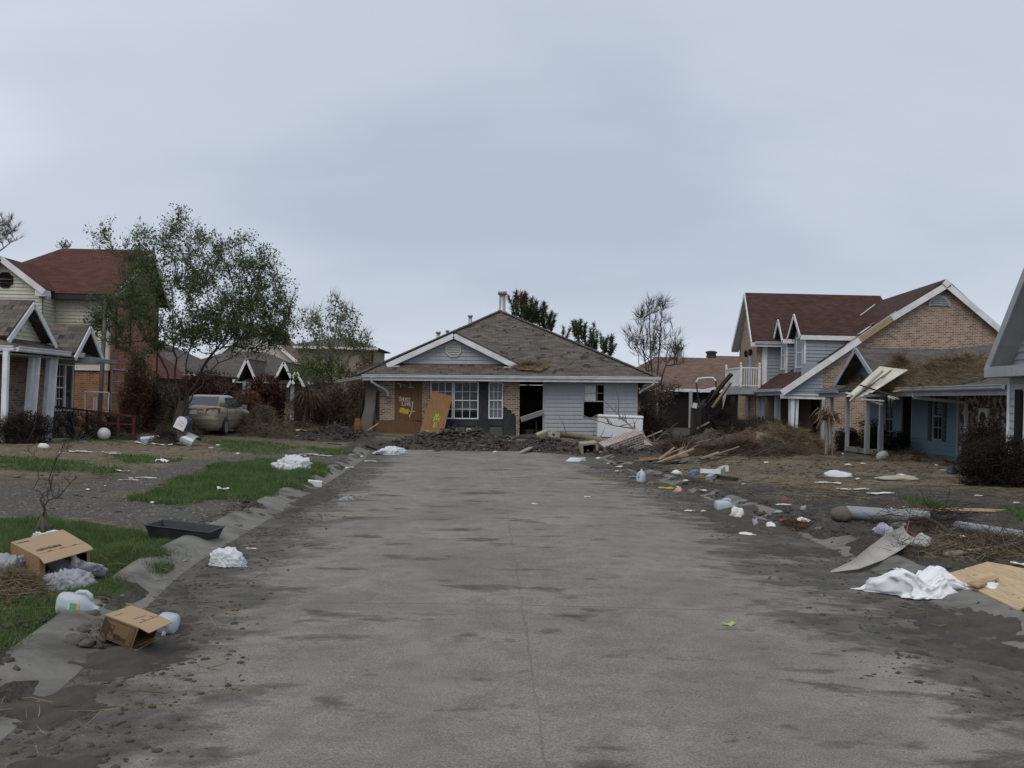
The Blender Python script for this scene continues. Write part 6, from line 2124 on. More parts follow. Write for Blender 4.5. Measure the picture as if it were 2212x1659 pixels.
# the thin sapling on the near verge
b = GG(92, 1149); Ys = b.y
t = thing('bare_sapling', 'thin leafless dark sapling on the near grass verge behind the upper cardboard box', 'sapling', b)
rg = np.random.default_rng(15)
ps = lambda u, v, dy=0: P(u, v, Ys + dy)
stems = [[ps(93, 1120), ps(96, 1090), ps(108, 1040), ps(122, 990), ps(142, 945)], [ps(95, 1100), ps(104, 1060), ps(116, 1020), ps(126, 978)], [ps(92, 1090), ps(85, 1060), ps(78, 1010), ps(64, 962)], [ps(97, 1110), ps(103, 1075), ps(104, 1040)]]
T = np.concatenate([ell_points(ps(u, v), (ru / 190, .1, rv / 190), n, rg, .6) for u, v, ru, rv, n in ((120, 1030, 26, 50, 26), (140, 960, 16, 20, 16), (72, 990, 14, 30, 7), (118, 1060, 16, 24, 12), (150, 1030, 26, 16, 8))])
N, par, R, ch = grow(b, stems, T, rg, .0022, 2.2, .0, .08, .06, .022)
skeleton_mesh(N, par, R).build('trunk', bark_dark, t, smooth=True)
(tv, tf), _ = twigs(N, par, R, 260, .09, .003, rg, .005, .5); tag(np_mesh('twig', tv, tf, bark_dark, t), kind='stuff')
mb = MB()
for k in range(5):
    a = k * 1.3; mb.tube([b + Vector((cos(a) * .10, sin(a) * .10, -.02)), b + Vector((cos(a) * .035, sin(a) * .035, .07)), b + Vector((cos(a) * .012, sin(a) * .012, .18))], [.03, .03, .012], 6)
mb.build('stump', bark, t, smooth=True)
lp = near_tips(N, par, ch, R, 60, rg, .02, .004); lp = lp[lp[:, 2] > b.z + .6]; V, F = leaves(lp, .03, rg); np_mesh('withered_leaves', V, F, leaf_brown, t)

# ================================================================== things on the ground
def lthing(name, label, cat, loc, rot=(0, 0, 0), group=None):
    o = thing(name, label, cat, loc, rot, group)
    WM[o.name] = Matrix.Identity(4)
    return o


def heap_mesh(rx, ry, h, seed, nr=16, na=40, p=2.0, rough=.25, ridged=0.0, edge=.18, fr=3.0, rot=0.0):
    """polar mound: ragged outline, steepness p, lumpy or folded top -> verts, faces (local, z from 0)"""
    r = np.linspace(0, 1, nr + 1)[1:]
    a = np.linspace(0, 2 * pi, na, endpoint=False)
    R_, A_ = np.meshgrid(r, a, indexing='ij')
    k = 1 + edge * fbm(np.cos(A_) * 1.6 + seed, np.sin(A_) * 1.6 + seed * .7, seed, 3) * 1.8
    x = R_ * np.cos(A_) * k; y = R_ * np.sin(A_) * k
    n1 = fbm(x * fr + seed * 3.1, y * fr, seed + 5, 4)
    z = (1 - R_ ** p) * (1 + rough * 1.8 * n1)
    if ridged:
        n2 = 1 - np.abs(fbm(x * fr * .8 + 9 + seed, y * fr * .8, seed + 11, 3)) * 2.4
        n3 = 1 - np.abs(fbm(x * fr * 2 + 3, y * fr * 2 + seed, seed + 15, 3)) * 2.2
        z = z * (1 - ridged) + (1 - R_ ** p) * ridged * (n2 * .7 + n3 * .3)
    z = np.maximum(z, 0) * h
    c, s_ = cos(rot), sin(rot)
    X, Y = x * rx, y * ry
    V = np.stack([X * c - Y * s_, X * s_ + Y * c, z], -1).reshape(-1, 3)
    V = np.concatenate([[[0, 0, h * (1 + rough * .3)]], V])
    F = []
    for j in range(na):
        F.append((0, 1 + j, 1 + (j + 1) % na))
    for i in range(nr - 1):
        for j in range(na):
            a0, a1 = 1 + i * na + j, 1 + i * na + (j + 1) % na
            F.append((a0, a0 + na, a1 + na, a1))
    b = len(V)
    ring = V[1 + (nr - 1) * na:1 + nr * na].copy(); ring[:, 2] = -.03
    V = np.concatenate([V, ring])
    for j in range(na):
        a0, a1 = 1 + (nr - 1) * na + j, 1 + (nr - 1) * na + (j + 1) % na
        F.append((a0, b + j, b + (j + 1) % na, a1))
    return V, F


def heap_thing(name, label, cat, loc, rx, ry, h, seed, mat, rot=0.0, smooth=True, drape=True, group=None, **k):
    V, F = heap_mesh(rx, ry, h, seed, rot=rot, **k)
    loc = Vector(loc)
    if drape:
        V[:, 2] += np.maximum(H(V[:, 0] + loc.x, V[:, 1] + loc.y), np.where((V[:, 0] + loc.x > xL(V[:, 1] + loc.y)) & (V[:, 0] + loc.x < xR(V[:, 1] + loc.y)) & (V[:, 1] + loc.y < 32.5), .0, -1)) - loc.z
    mb = MB(); mb.faces([Vector(v) + loc for v in V], F)
    o = mb.build(name, mat, None, smooth=smooth, base=tuple(loc))
    return tag(o, label, cat, group)


def crumple(rx, ry, h, seed, sub=4, amp=.30, cuts=20, fold=.12):
    """crumpled film or paper: a ball cut by many random planes (flat facets), folded, resting flat -> verts, faces"""
    bv, bf = ico(sub); rg = np.random.default_rng(seed)
    r = np.ones(len(bv))
    for k in range(cuts):
        n = rg.normal(size=3); n /= np.linalg.norm(n); c = rg.uniform(.52, .9)
        d = bv @ n
        r = np.minimum(r, np.where(d > .15, c / np.maximum(d, .15), 9))
    lo = fbm(bv[:, 0] * 1.3 + seed, bv[:, 1] * 1.3 + bv[:, 2] * 1.1, seed, 2)
    r = r * (1 + amp * 1.8 * lo)
    for k in range(9):
        n = rg.normal(size=3); n /= np.linalg.norm(n); f = rg.uniform(1.6, 6)
        wv = np.abs(((bv @ n) * f + rg.random() + .6 * fbm(bv[:, 0] * 2 + k, bv[:, 2] * 2, seed + k, 2)) % 1 - .5) * 2
        r = r + fold * (wv - .5) * .55
    V = bv * r[:, None]
    z = V[:, 2]
    V[:, 2] = np.where(z < -.1, -.1 + (z + .1) * .12, z) + .14
    V[:, 0] *= rx * 1.15; V[:, 1] *= ry * 1.15; V[:, 2] *= h / 1.0
    return V, bf


def surf_strands(V, n, L, w, rng, up=.5, lift=0.0):
    k = rng.integers(0, len(V), n)
    d = rng.normal(0, 1, (n, 3)); d[:, 2] = np.abs(d[:, 2]) * up - .1
    return strands(V[k] + rng.normal(0, .03, (n, 3)) + np.array([0, 0, lift]), d, rng.uniform(.4, 1, n) * L, w, rng, .3)


straw_mound = basic('matted_straw', (.085, .064, .042), .95, .45, 5, .8, 24)
def straw_heap(name, label, loc, rx, ry, h, seed, n, L=.4, w=.014, rot=0.0, mat=None, smat=None, basez=None, cat='straw heap'):
    rg = np.random.default_rng(seed)
    loc = Vector(loc)
    V, F = heap_mesh(rx, ry, h, seed, rot=rot, rough=.5, fr=4, edge=.35, p=1.6)
    if basez is None:
        V[:, 2] += H(V[:, 0] + loc.x, V[:, 1] + loc.y) - .02 - loc.z
    else:
        V[:, 2] += basez(V[:, 0] + loc.x, V[:, 1] + loc.y) - loc.z
    t = thing(name, label, cat, loc)
    mb = MB(); mb.faces([Vector(v) + loc for v in V], F); mb.build('mound', mat or straw_mound, t, smooth=True)
    W_ = V + np.array(loc)
    sv, sf = surf_strands(W_[:-40], n, L, w, rg, .35)
    tag(np_mesh('straw', sv, sf, smat or straw_mat, t), kind='stuff')
    return t


def gtube(name, label, cat, pix, rad, mat, lift=0.0, group=None, n=8, parent=None):
    pts = []
    for q in pix:
        p = GG(q[0], q[1]); p.z += lift + (q[2] if len(q) > 2 else 0)
        pts.append(p)
    mb = MB(); mb.tube(pts, rad, n)
    o = mb.build(name, mat, parent, smooth=True)
    if parent is None: tag(o, label, cat, group)
    return o


def gboard(name, label, cat, a, b, w, t, mat, lift=.02, group=None, z0=0, z1=0):
    p, q = GG(*a), GG(*b)
    p.z += lift + z0; q.z += lift + z1
    mb = MB(); mb.bar(p, q, w, t)
    return tag(mb.build(name, mat), label, cat, group)


def plastic(name, col, trans=.3, rough=.35):
    t = Mt(name)
    n1 = t.noise(t.coords('Object'), 6, 4, .6)
    c = t.mix(t.ramp((n1, 0), [(.4, 0.0), (.8, .5)]), col, mul(col, .72))
    t.color(c); t.set(Roughness=rough, Specular_IOR_Level=.4)
    tr = t.n('ShaderNodeBsdfTranslucent'); t.l(c, 2, tr, 'Color')
    mx = t.n('ShaderNodeMixShader', {0: trans}); t.l(t.b, 'BSDF', mx, 1); t.l(tr, 0, mx, 2); t.l(mx, 0, t.out, 'Surface')
    return t.m


jug_mat = plastic('jug_plastic', (.66, .72, .78), .35)
bag_white = plastic('white_bag_film', (.80, .82, .86), .25, .4)
bag_clear = plastic('grey_bag_film', (.46, .48, .52), .35, .25)
cloth_white = basic('white_sheet', (.82, .84, .86), .75, .06, 3, dirt=.18, dcol=(.4, .37, .32))
paper_white = basic('paper', (.72, .71, .68), .8, .12, 4, dirt=.25, dcol=(.3, .27, .22))
foam_white = basic('foam_board', (.70, .70, .67), .7, .1, 3, dirt=.35, dcol=(.3, .27, .22))
cardboard = basic('cardboard', (.36, .255, .155), .85, .10, 4, dirt=.15, dcol=(.22, .16, .10))
card_side = basic('cardboard_side', (.27, .165, .085), .85, .12, 4, dirt=.2, dcol=(.15, .10, .06))
ink = basic('print_ink', (.10, .065, .045), .8, .2, 20)
blue_plastic = basic('blue_plastic', (.045, .07, .42), .4, .2, 6)
black_plastic = basic('black_plastic', (.020, .024, .028), .45, .25, 4, dirt=.35, dcol=(.10, .09, .075))
red_can = basic('red_paint', (.28, .055, .05), .45, .2, 8, dirt=.3)
pvc = basic('grey_pvc', (.25, .275, .30), .45, .10, 2.5, dirt=.25, dcol=(.15, .13, .105))
red_iron = basic('red_iron', (.085, .024, .020), .75, .35, 6, .3, 30)
terracotta = basic('terracotta', (.36, .13, .065), .8, .15, 5, dirt=.2)

# ------------------------------------------------------------------ the parked car
cb = Vector((-11.45, 36.55, Hs(-11.4, 38.5) - .02))
CAR = lthing('parked_car', 'tan four door saloon car with a red tail light parked behind the big tree', 'car', cb, (0, 0, -1.0))
paint = Mt('tan_car_paint'); n_ = paint.noise(paint.coords('Object'), 2.2, 5, .6)
paint.color(paint.mix(paint.ramp((n_, 0), [(.42, 0.0), (.75, .5)]), (.37, .325, .25), (.23, .195, .145)))
paint.set(Roughness=.32, Metallic=.25, Specular_IOR_Level=.5)
PAINT = paint.m
def sec(y, w, zb, zd, dk=.80):
    h = [(0, zb), (w * .86, zb), (w * .96, zb + .12), (w, zb + (zd - zb) * .48), (w * .985, zb + (zd - zb) * .78), (w * .93, zd - .03), (w * dk, zd + .01), (0, zd + .03)]
    pts = [Vector((x, y, z)) for x, z in h] + [Vector((-x, y, z)) for x, z in reversed(h[1:-1])]
    return pts
m = MB()
m.loft([sec(*q) for q in ((-.02, .66, .42, .80), (.03, .80, .30, .93), (.12, .87, .25, 1.03), (.5, .905, .21, 1.06), (1.0, .91, .19, 1.03), (2.0, .91, .18, 1.0), (3.3, .91, .18, .99), (3.9, .905, .19, .95), (4.4, .87, .22, .86), (4.68, .80, .26, .74), (4.80, .62, .36, .62))])
m.build('body', PAINT, CAR, smooth=True)
m = MB()
def cab(y, wb, zb, wt, zt): return [Vector((wb, y, zb)), Vector((wt + (wb - wt) * .12, y, zt - .05)), Vector((wt * .88, y, zt)), Vector((-wt * .88, y, zt)), Vector((-wt - (wb - wt) * .12, y, zt - .05)), Vector((-wb, y, zb))]
m.loft([cab(.62, .74, 1.02, .70, 1.06), cab(1.32, .84, 1.0, .61, 1.40), cab(1.62, .85, .98, .60, 1.455), cab(2.3, .85, .97, .60, 1.475), cab(2.75, .85, .97, .60, 1.45), cab(3.75, .80, .96, .74, 1.02)])
m.build('roof', PAINT, CAR, smooth=True)
m = MB(); m.prism([(-.68, .66, 1.062), (.68, .66, 1.062), (.545, 1.29, 1.388), (-.545, 1.29, 1.388)], (0, -.012, .02)); m.build('rear_window', dark_glass, CAR)
m = MB(); m.prism([(-.72, 3.68, 1.05), (-.56, 2.84, 1.41), (.56, 2.84, 1.41), (.72, 3.68, 1.05)], (0, .012, .02)); m.build('windscreen', dark_glass, CAR)
for sg in (1, -1):
    def sd(y, z, o=.012): 
        f = (z - .98) / (1.43 - .98); return Vector((sg * (.853 + (.640 - .853) * f + o), y, z))
    for pts in (((1.25, 1.04), (2.12, 1.04), (2.12, 1.39), (1.62, 1.37)), ((2.2, 1.04), (3.38, 1.03), (2.86, 1.36), (2.2, 1.39))):
        m = MB(); m.prism([sd(*q) for q in pts], (-sg * .02, 0, -.005)); m.build('side_window', dark_glass, CAR)
    m = MB(); m.bar((sg * .915, .62, .98), (sg * .925, 3.6, .96), .012, .02); m.build('belt_line', PAINT, CAR)
    m = MB(); m.bar((sg * .915, 1.0, .58), (sg * .918, 3.8, .58), .02, .05); m.build('side_moulding', PAINT, CAR)
    for y in (1.45, 2.35):
        m = MB(); m.bar((sg * .92, y, .86), (sg * .92, y + .2, .865), .035, .035); m.build('door_handle', PAINT, CAR)
    for y in (1.15, 2.17, 3.3):
        m = MB(); m.bar((sg * .912, y, .3), (sg * .908, y, .96), .008, .012, 0, (0, 1, 0)); m.build('door_seam', black_plastic, CAR)
    m = MB(); m.loft([[Vector((sg * a, y, z)) for a, y, z in ((.46, -.03, .77), (.80, .03, .75), (.92, .25, .83), (.915, .32, 1.0), (.80, .08, 1.02), (.48, .025, .99))], [Vector((sg * a, y, z)) for a, y, z in ((.52, .05, .80), (.78, .12, .78), (.86, .25, .86), (.86, .28, 1.0), (.78, .16, 1.0), (.54, .1, .98))]]); m.build('tail_light', basic('tail_lamp_red', (.22, .012, .02), .25, .2, 6, spec=.5), CAR)
    m = MB(); m.box((sg * .98, 3.15, 1.05), (.18, .1, .13)); m.build('wing_mirror', PAINT, CAR)
    for y in (.98, 3.75):
        m = MB(); Rw = Matrix(((0, 0, sg), (0, 1, 0), (-sg, 0, 0)))
        m.lathe([(.30, 0), (.34, .02), (.34, .05), (.30, .06)], (sg * .868, y, .33), Rw, 24); m.build('wheel_well_shade', dark_void, CAR)  # black disc on the closed body, painted shade of the wheel well
        m = MB(); m.lathe([(.20, 0), (.30, 0), (.318, .04), (.318, .17), (.30, .20), (.21, .205), (.20, .17)], (sg * .745, y, .315), Rw, 26); w_ = m.build('wheel', black_plastic, CAR, smooth=True)
        m = MB(); c0 = Vector((sg * .945, y, .315)); m.lathe([(.21, 0), (.21, .01), (.17, .012), (.17, -.01), (.06, -.01), (.055, .008), (.01, .01)], (sg * .94, y, .315), Rw, 24)
        for k in range(7):
            a = k * 2 * pi / 7; m.bar(c0, c0 + Vector((0, cos(a) * .19, sin(a) * .19)), .035, .012, 0, (1, 0, 0))
        m.build('rim', galv, w_)
m = MB(); m.loft([[Vector((x, y + dy, z)) for x in (-.84, -.5, 0, .5, .84) for y in [0]] for y, z, dy in ()] or [[Vector((-.86, .14, .42)), Vector((-.7, -.045, .40)), Vector((.7, -.045, .40)), Vector((.86, .14, .42))], [Vector((-.88, .12, .60)), Vector((-.72, -.075, .60)), Vector((.72, -.075, .60)), Vector((.88, .12, .60))], [Vector((-.87, .14, .70)), Vector((-.71, -.05, .70)), Vector((.71, -.05, .70)), Vector((.87, .14, .70))]], True, closed=False); m.build('bumper', PAINT, CAR, smooth=False)
m = MB(); m.box((0, -.035, .84), (.32, .012, .15)); m.build('licence_plate', paper_white, CAR)
m = MB(); m.bar((-.42, -.03, .95), (.42, -.03, .95), .02, .03); m.build('boot_trim', galv, CAR)

# straw drifted against the car
straw_heap('straw_heap', 'brown straw heap banked against the front side of the tan car', (-9.75, 39.6, Hs(-9.75, 39.6)), 1.0, 1.3, .85, 70, 1500, .5, .018)
straw_heap('straw_heap', 'low brown straw drift spreading out on the grass right of the tan car', (-8.9, 38.2, Hs(-8.9, 38.2)), 1.4, 1.0, .32, 71, 900, .5, .018)
straw_heap('straw_heap', 'dark dry brush heaped between the boot of the tan car and the big trunk', (-11.75, 35.7, Hs(-11.75, 35.7)), .75, .5, 1.0, 72, 1600, .55, .014, smat=leaf_brown)

# ------------------------------------------------------------------ white chest freezer
fz = P(1339, 947, 40.55); fz.z = P(1339, 947, 40.55).z
FR = lthing('chest_freezer', 'white chest freezer standing against the siding below the broken window', 'freezer', fz, (0, .6, -1.5))
enamel = basic('white_enamel', (.74, .77, .80), .3, .05, 2, dirt=.22, dcol=(.34, .31, .27), spec=.5)
m = MB(); m.box((0, .37, .40), (1.80, .72, .76)); m.build('cabinet', enamel, FR, bevel=.03)
m = MB(); m.box((0, .37, .86), (1.84, .76, .13)); m.build('lid', enamel, FR, bevel=.05)
m = MB(); m.bar((-.1, -.03, .84), (.18, -.03, .84), .04, .05); m.build('lid_handle', galv, FR)
m = MB(); m.box((0, .37, .025), (1.74, .66, .05)); m.build('plinth', dark_void, FR)
m = MB(); m.bar((-.91, .05, .78), (.91, .05, .78), .03, .012); m.build('seal', grey_trim, FR)

# ------------------------------------------------------------------ mud heaps across the road end
black_mud = basic('black_mud', (.058, .050, .041), .85, .45, 6, .8, 30)
def mud_heap(label, cx, cy, rx, ry, h, seed, n, s0=.03, s1=.15):
    rg = np.random.default_rng(seed)
    z = max(Hs(cx, cy), 0)
    t = thing('mud_heap', label, 'mud heap', (cx, cy, z))
    V, F = heap_mesh(rx, ry, h, seed, nr=20, na=60, rough=.5, fr=5, edge=.3, p=1.7)
    V[:, 2] += np.maximum(H(V[:, 0] + cx, V[:, 1] + cy), .0) - .02
    V[:, 0] += cx; V[:, 1] += cy
    mb = MB(); mb.faces(V.tolist(), F); mb.build('mound', black_mud, t)
    k = rg.integers(0, len(V) - 60, n)
    lv, lf = lumps(V[k] + rg.normal(0, .05, (n, 3)), s0 + (s1 - s0) * rg.random(n) ** 2.5, rg, 1, (.35, .95), .5)
    tag(np_mesh('clods', lv, lf, black_mud, t), kind='stuff')
    k = rg.integers(0, len(V) - 60, n // 8)
    lv, lf = lumps(V[k] + rg.normal(0, .05, (len(k), 3)) + np.array([0, 0, .03]), .02 + .05 * rg.random(len(k)) ** 2, rg, 1, (.3, .7))
    tag(np_mesh('rubble', lv, lf, pale_clod, t), kind='stuff')
mud_heap('black mud and rubble heap across the road end below the leaning plywood', -1.7, 34.4, 2.6, 1.6, .46, 81, 2600, .015, .10)
mud_heap('lower black mud bank at the right of the road end before the doorway', 1.2, 34.2, 1.9, 1.5, .30, 82, 1700, .015, .09)
mud_heap('churned mud bank beside the fallen brick chimney piece', 3.6, 33.2, 1.8, 1.4, .20, 83, 900, .015, .08)
mud_heap('dark debris mound at the torn left corner of the flooded house', -6.6, 38.2, 1.5, 1.6, .35, 84, 900, .02, .10)
def stone(name, label, u, v, r, mat, seed, cat='stone', flat=(.6, .9), sq=None):
    p = GG(u, v); rg = np.random.default_rng(seed)
    V, F = lumps([(p.x, p.y, p.z + r * .35)], [r], rg, 2, flat, .16)
    o = np_mesh(name, V, F, mat); tag(o, label, cat); return o
pale_block = basic('pale_block', (.34, .31, .24), .9, .25, 5, .4, 30, dirt=.4)
for i, (u, v, s_, lab) in enumerate(((1172, 962, .42, 'pale broken concrete block in the mud below the torn brick pier'), (1197, 958, .36, 'second pale block leaning just right of the one below the torn pier'))):
    p = P(u, v, 37.2 if i == 0 else 37.6); p.z = max(Hs(p.x, p.y), .05) + .2
    mb = MB(); mb.box(p, (s_, s_ * .5, s_ * 1.0), rotm(18 - 30 * i, -22 + 44 * i, 14)); tag(mb.build('broken_block', pale_block, bevel=.03), lab, 'block')
p = P(1018, 935, 40.9); mb = MB(); mb.box(p, (.42, .3, .32), rotm(4, 3, 5)); tag(mb.build('broken_block', basic('pale_block_b', (.42, .40, .34), .9, .2, 5, .3, 30, dirt=.3)), 'pale square block set in the dark foundation below the right front window', 'block')
gboard('loose_board', 'short grey board lying aslant on the mud at the road end', 'board', (1118, 985), (1170, 968), .16, .05, grey_wood, .06, z1=.12)
mb = MB(); p = P(1150, 945, 38.6); V, F = heap_mesh(.75, .35, .16, 5, rough=.5, ridged=.5); mb.faces([Vector(v) + Vector((p.x, p.y, max(Hs(p.x, p.y), .2) + .05)) for v in V], F); tag(mb.build('tarpaulin_scrap', tar_paper, smooth=False), 'crumpled black felt scrap on the mud below the narrow window', 'felt scrap')

# fallen brick chimney piece with its flue open to the right
cp = P(1342, 975, 33.0); cp.z = max(Hs(cp.x, cp.y), 0) + .32
CP = lthing('fallen_chimney', 'toppled brick chimney piece with an open flue lying in front of the freezer', 'chimney', cp, (14, -20, 14))
m = MB()
for a in (-1, 1):
    m.box((0, a * .20, 0), (1.36, .11, .50)); m.box((0, 0, a * .20), (1.362, .29, .10))
m.build('brick_shell', chimney_brick, CP)
m = MB(); m.box((.15, 0, 0), (.9, .285, .285)); m.build('flue_shade_plug', dark_void, CP)  # black plug painting the shade inside the flue hole
m = MB(); m.box((.76, .05, -.24), (.42, .5, .09), rotm(10, 24, 8)); m.build('broken_cap', chimney_brick, CP)
m = MB(); m.box((-.66, -.1, -.26), (.5, .4, .1), rotm(-8, 10, 12)); m.build('loose_bricks', chimney_brick, CP)
bp = P(1271, 976, 32.8); bp.z = max(Hs(bp.x, bp.y), 0) + .20
BP = lthing('concrete_box', 'hollow pale concrete box with its open side to the road beside the fallen chimney', 'concrete box', bp, (6, -7, 8))
m = MB()
for c_, s_ in (((0, 0, .20), (.54, .42, .08)), ((0, 0, -.20), (.54, .42, .09)), ((-.24, 0, 0), (.07, .418, .33)), ((.24, 0, 0), (.07, .418, .33))): m.box(c_, s_)
m.build('shell', pale_block, BP, bevel=.015)
m = MB(); m.box((0, .16, 0), (.42, .03, .33)); m.build('hollow', dark_void, BP)  # black back sheet, shade of the box interior put in as colour

# ------------------------------------------------------------------ timber and branches right of the road end
def branchy(name, label, cat, pix, r0, r1, mat, seed, nt=10, tl=.6, ups=None):
    rg = np.random.default_rng(seed)
    pts = []
    for q in pix:
        p = P(q[0], q[1], q[2]) if len(q) == 3 else GG(*q)
        p.z = max(p.z, Hs(p.x, p.y) + .02); pts.append(p)
    t = thing(name, label, cat, pts[0])
    mb = MB(); k = len(pts); mb.tube(pts, [r0 + (r1 - r0) * i / (k - 1) for i in range(k)], 8); mb.build('trunk', mat, t, smooth=True)
    mb = MB()
    if nt:
        for i in range(nt):
            f = rg.random() * (k - 1.001); j = int(f); a = pts[j].lerp(pts[j + 1], f - j)
            d = Vector((rg.normal() * .6, rg.normal() * .5, abs(rg.normal()) * .7 + .1)) * tl
            mb.tube([a, a + d * .5 + Vector((rg.normal() * .05, 0, .03)), a + d], [min(r1 * .9, .022), min(r1 * .5, .014), .005], 4, False)
        mb.build('twigs', mat, t)
    return t
branchy('fallen_log', 'long pale stripped trunk lying from the doorway towards the fallen chimney', 'log', ((1205, 938, 40.6), (1262, 944, 39.0), (1320, 958, 36.6), (1365, 968, 34.8)), .10, .15, log_bark, 1, 7, .5)
branchy('fallen_branch', 'slim bare branch propped across the front of the white freezer', 'branch', ((1305, 865, 40.0), (1345, 905, 38.2), (1385, 940, 36.0), (1420, 968, 34.5)), .018, .04, log_bark, 2, 9, .6)
branchy('fallen_branch', 'thin branch reaching from the broken window sill across the freezer front', 'branch', ((1275, 905, 40.3), (1330, 920, 39.2), (1372, 926, 38.2)), .014, .028, log_bark, 3, 7, .5)
branchy('fallen_log', 'thick weathered log lying just right of the fallen chimney piece', 'log', ((1380, 972), (1430, 966), (1478, 968)), .19, .16, log_bark, 4, 4, .5)
branchy('fallen_log', 'grey log half buried in straw left of the red cloth', 'log', ((1508, 972), (1560, 966), (1610, 964)), .16, .11, log_bark, 5, 5, .5)
branchy('fallen_branch', 'black crooked branch rising to the right behind the thick log', 'branch', ((1428, 974), (1465, 960), (1505, 944)), .08, .05, dark_wood, 6, 8, .7)
branchy('fallen_branch', 'dark slender branch lying level behind the black crooked one', 'branch', ((1400, 955), (1450, 951), (1515, 950)), .05, .03, dark_wood, 7, 8, .5)
branchy('tree_stump', 'upturned grey root stump in the grass below the logs', 'stump', ((1480, 1000), (1474, 985), (1470, 972)), .20, .14, log_bark, 8, 10, .4)
gboard('dark_plank', 'long thin dark plank lying flat at the kerb before the stump', 'plank', (1330, 1010), (1480, 1000), .22, .03, dark_wood, .05)
gboard('dark_plank', 'wide brown weathered board flat on the mud behind the long thin plank', 'plank', (1345, 1003), (1440, 993), .42, .02, plymat('muddy_ply', (.20, .13, .07), weather=.5), .06)
gboard('loose_board', 'short brown stick standing up beside the freezer end', 'board', (1400, 970), (1385, 950), .12, .08, lumber, .1, z1=.25)
gboard('loose_board', 'small yellow wood block on the ground by the freezer corner', 'board', (1390, 935), (1402, 935), .25, .2, lumber, .12)
rr = random.Random(31)
for i in range(64):
    u, v = (rr.uniform(880, 1330), rr.uniform(958, 984)) if i < 22 else ((rr.uniform(1360, 1640), rr.uniform(948, 1004)) if i < 52 else (rr.uniform(610, 800), rr.uniform(915, 962)))
    p = GG(u, v); a_ = rr.uniform(-.5, .5); L_ = rr.uniform(.35, 1.5)
    q = p + Vector((cos(a_) * L_, sin(a_) * L_, 0)); q.z = Hs(q.x, q.y) + rr.choice((.03, .06, .25, .4)); p.z += .04
    mb = MB(); mb.bar(p, q, rr.uniform(.05, .16), .03); tag(mb.build('splintered_board', (grey_wood, dark_wood, lumber, log_bark, dark_wood)[i % 5]), 'splintered board lying loose in the wreckage around the flooded house', 'board', 'splintered boards in the wreckage')
# big straw heaps on the right
straw_heap('straw_heap', 'tallest golden brown straw heap in front of the carport of the brick gable house', (9.75, 35.6, .1), 1.25, 1.0, .78, 91, 5200, .55, .012)
straw_heap('straw_heap', 'long low straw bank stretching left from the tallest heap', (7.4, 33.8, .1), 2.6, .9, .30, 92, 5200, .55, .012, .05, smat=leaf_brown)
straw_heap('straw_heap', 'low straw and twig drift around the upturned stump', (5.6, 34.2, .1), 1.4, 1.2, .28, 93, 2600, .55, .012, smat=leaf_brown)
straw_heap('straw_heap', 'dark straw mound behind the red cloth by the grey porch posts', (10.3, 40.5, .1), 1.6, 1.2, .75, 94, 1700, .45, .015, smat=leaf_brown)
straw_heap('straw_heap', 'thin straw drift along the foot of the blue house porch', (12.6, 32.0, .1), .7, 3.2, .22, 95, 2200, .35, .012, smat=leaf_brown)
straw_heap('straw_heap', 'dark brush pile at the far end of the logs under the bent white frame', (9.2, 43.5, .1), 2.0, 1.6, .5, 96, 1500, .6, .018, smat=leaf_black)
# red cloth and carton
p = P(1632, 962, 38.5); p.z = Hs(p.x, p.y)
heap_thing('red_cloth', 'dark red cloth crumpled against the brown carton in the straw', 'cloth', p, .42, .3, .42, 12, basic('red_cloth', (.20, .035, .045), .85, .25, 5), ridged=.4, p=1.5)
mb = MB(); p = P(1648, 955, 38.2); p.z = Hs(p.x, p.y) + .33; mb.box(p, (.52, .04, .55), rotm(-25, 10, 12)); mb.box(p + Vector((.05, .25, -.05)), (.5, .4, .3), rotm(-25, 10, 12)); tag(mb.build('crushed_carton', basic('grey_card', (.26, .23, .19), .85, .15, 4)), 'greyish carton tilted beside the red cloth', 'carton')
# withered plant hanging by the carport post
b = P(1785, 950, 34.5); b.z = Hs(b.x, b.y)
t = thing('withered_plant', 'tall withered plant with drooping tan leaves in front of the carport post', 'plant', b)
mb = MB(); mb.tube([b, b + Vector((.03, 0, .6)), b + Vector((-.02, 0, 1.15)), b + Vector((0, 0, 1.35))], [.06, .07, .06, .05], 7); mb.tube([b + Vector((.25, .1, 0)), b + Vector((.18, .05, .9)), b + Vector((.16, .05, 1.3))], [.03, .03, .02], 5); mb.build('stem', grey_wood, t)
rg = np.random.default_rng(4); n = 60
c_ = np.array(b) + np.array([0, 0, 1.3]); d = rg.normal(size=(n, 3)); d[:, 2] = .3
V, F = strands(np.repeat(c_[None], n, 0) + rg.normal(0, .08, (n, 3)), d, rg.uniform(.3, .8, n), .07, rg, .2, (0, 0, -.75)); np_mesh('drooping_leaves', V, F, leaf_tan, t)
stone('pale_stone', 'rounded pale stone at the foot of the nearest blue house porch post', 1908, 992, .25, basic('pale_stone', (.42, .43, .42), .85, .15, 5), 5)

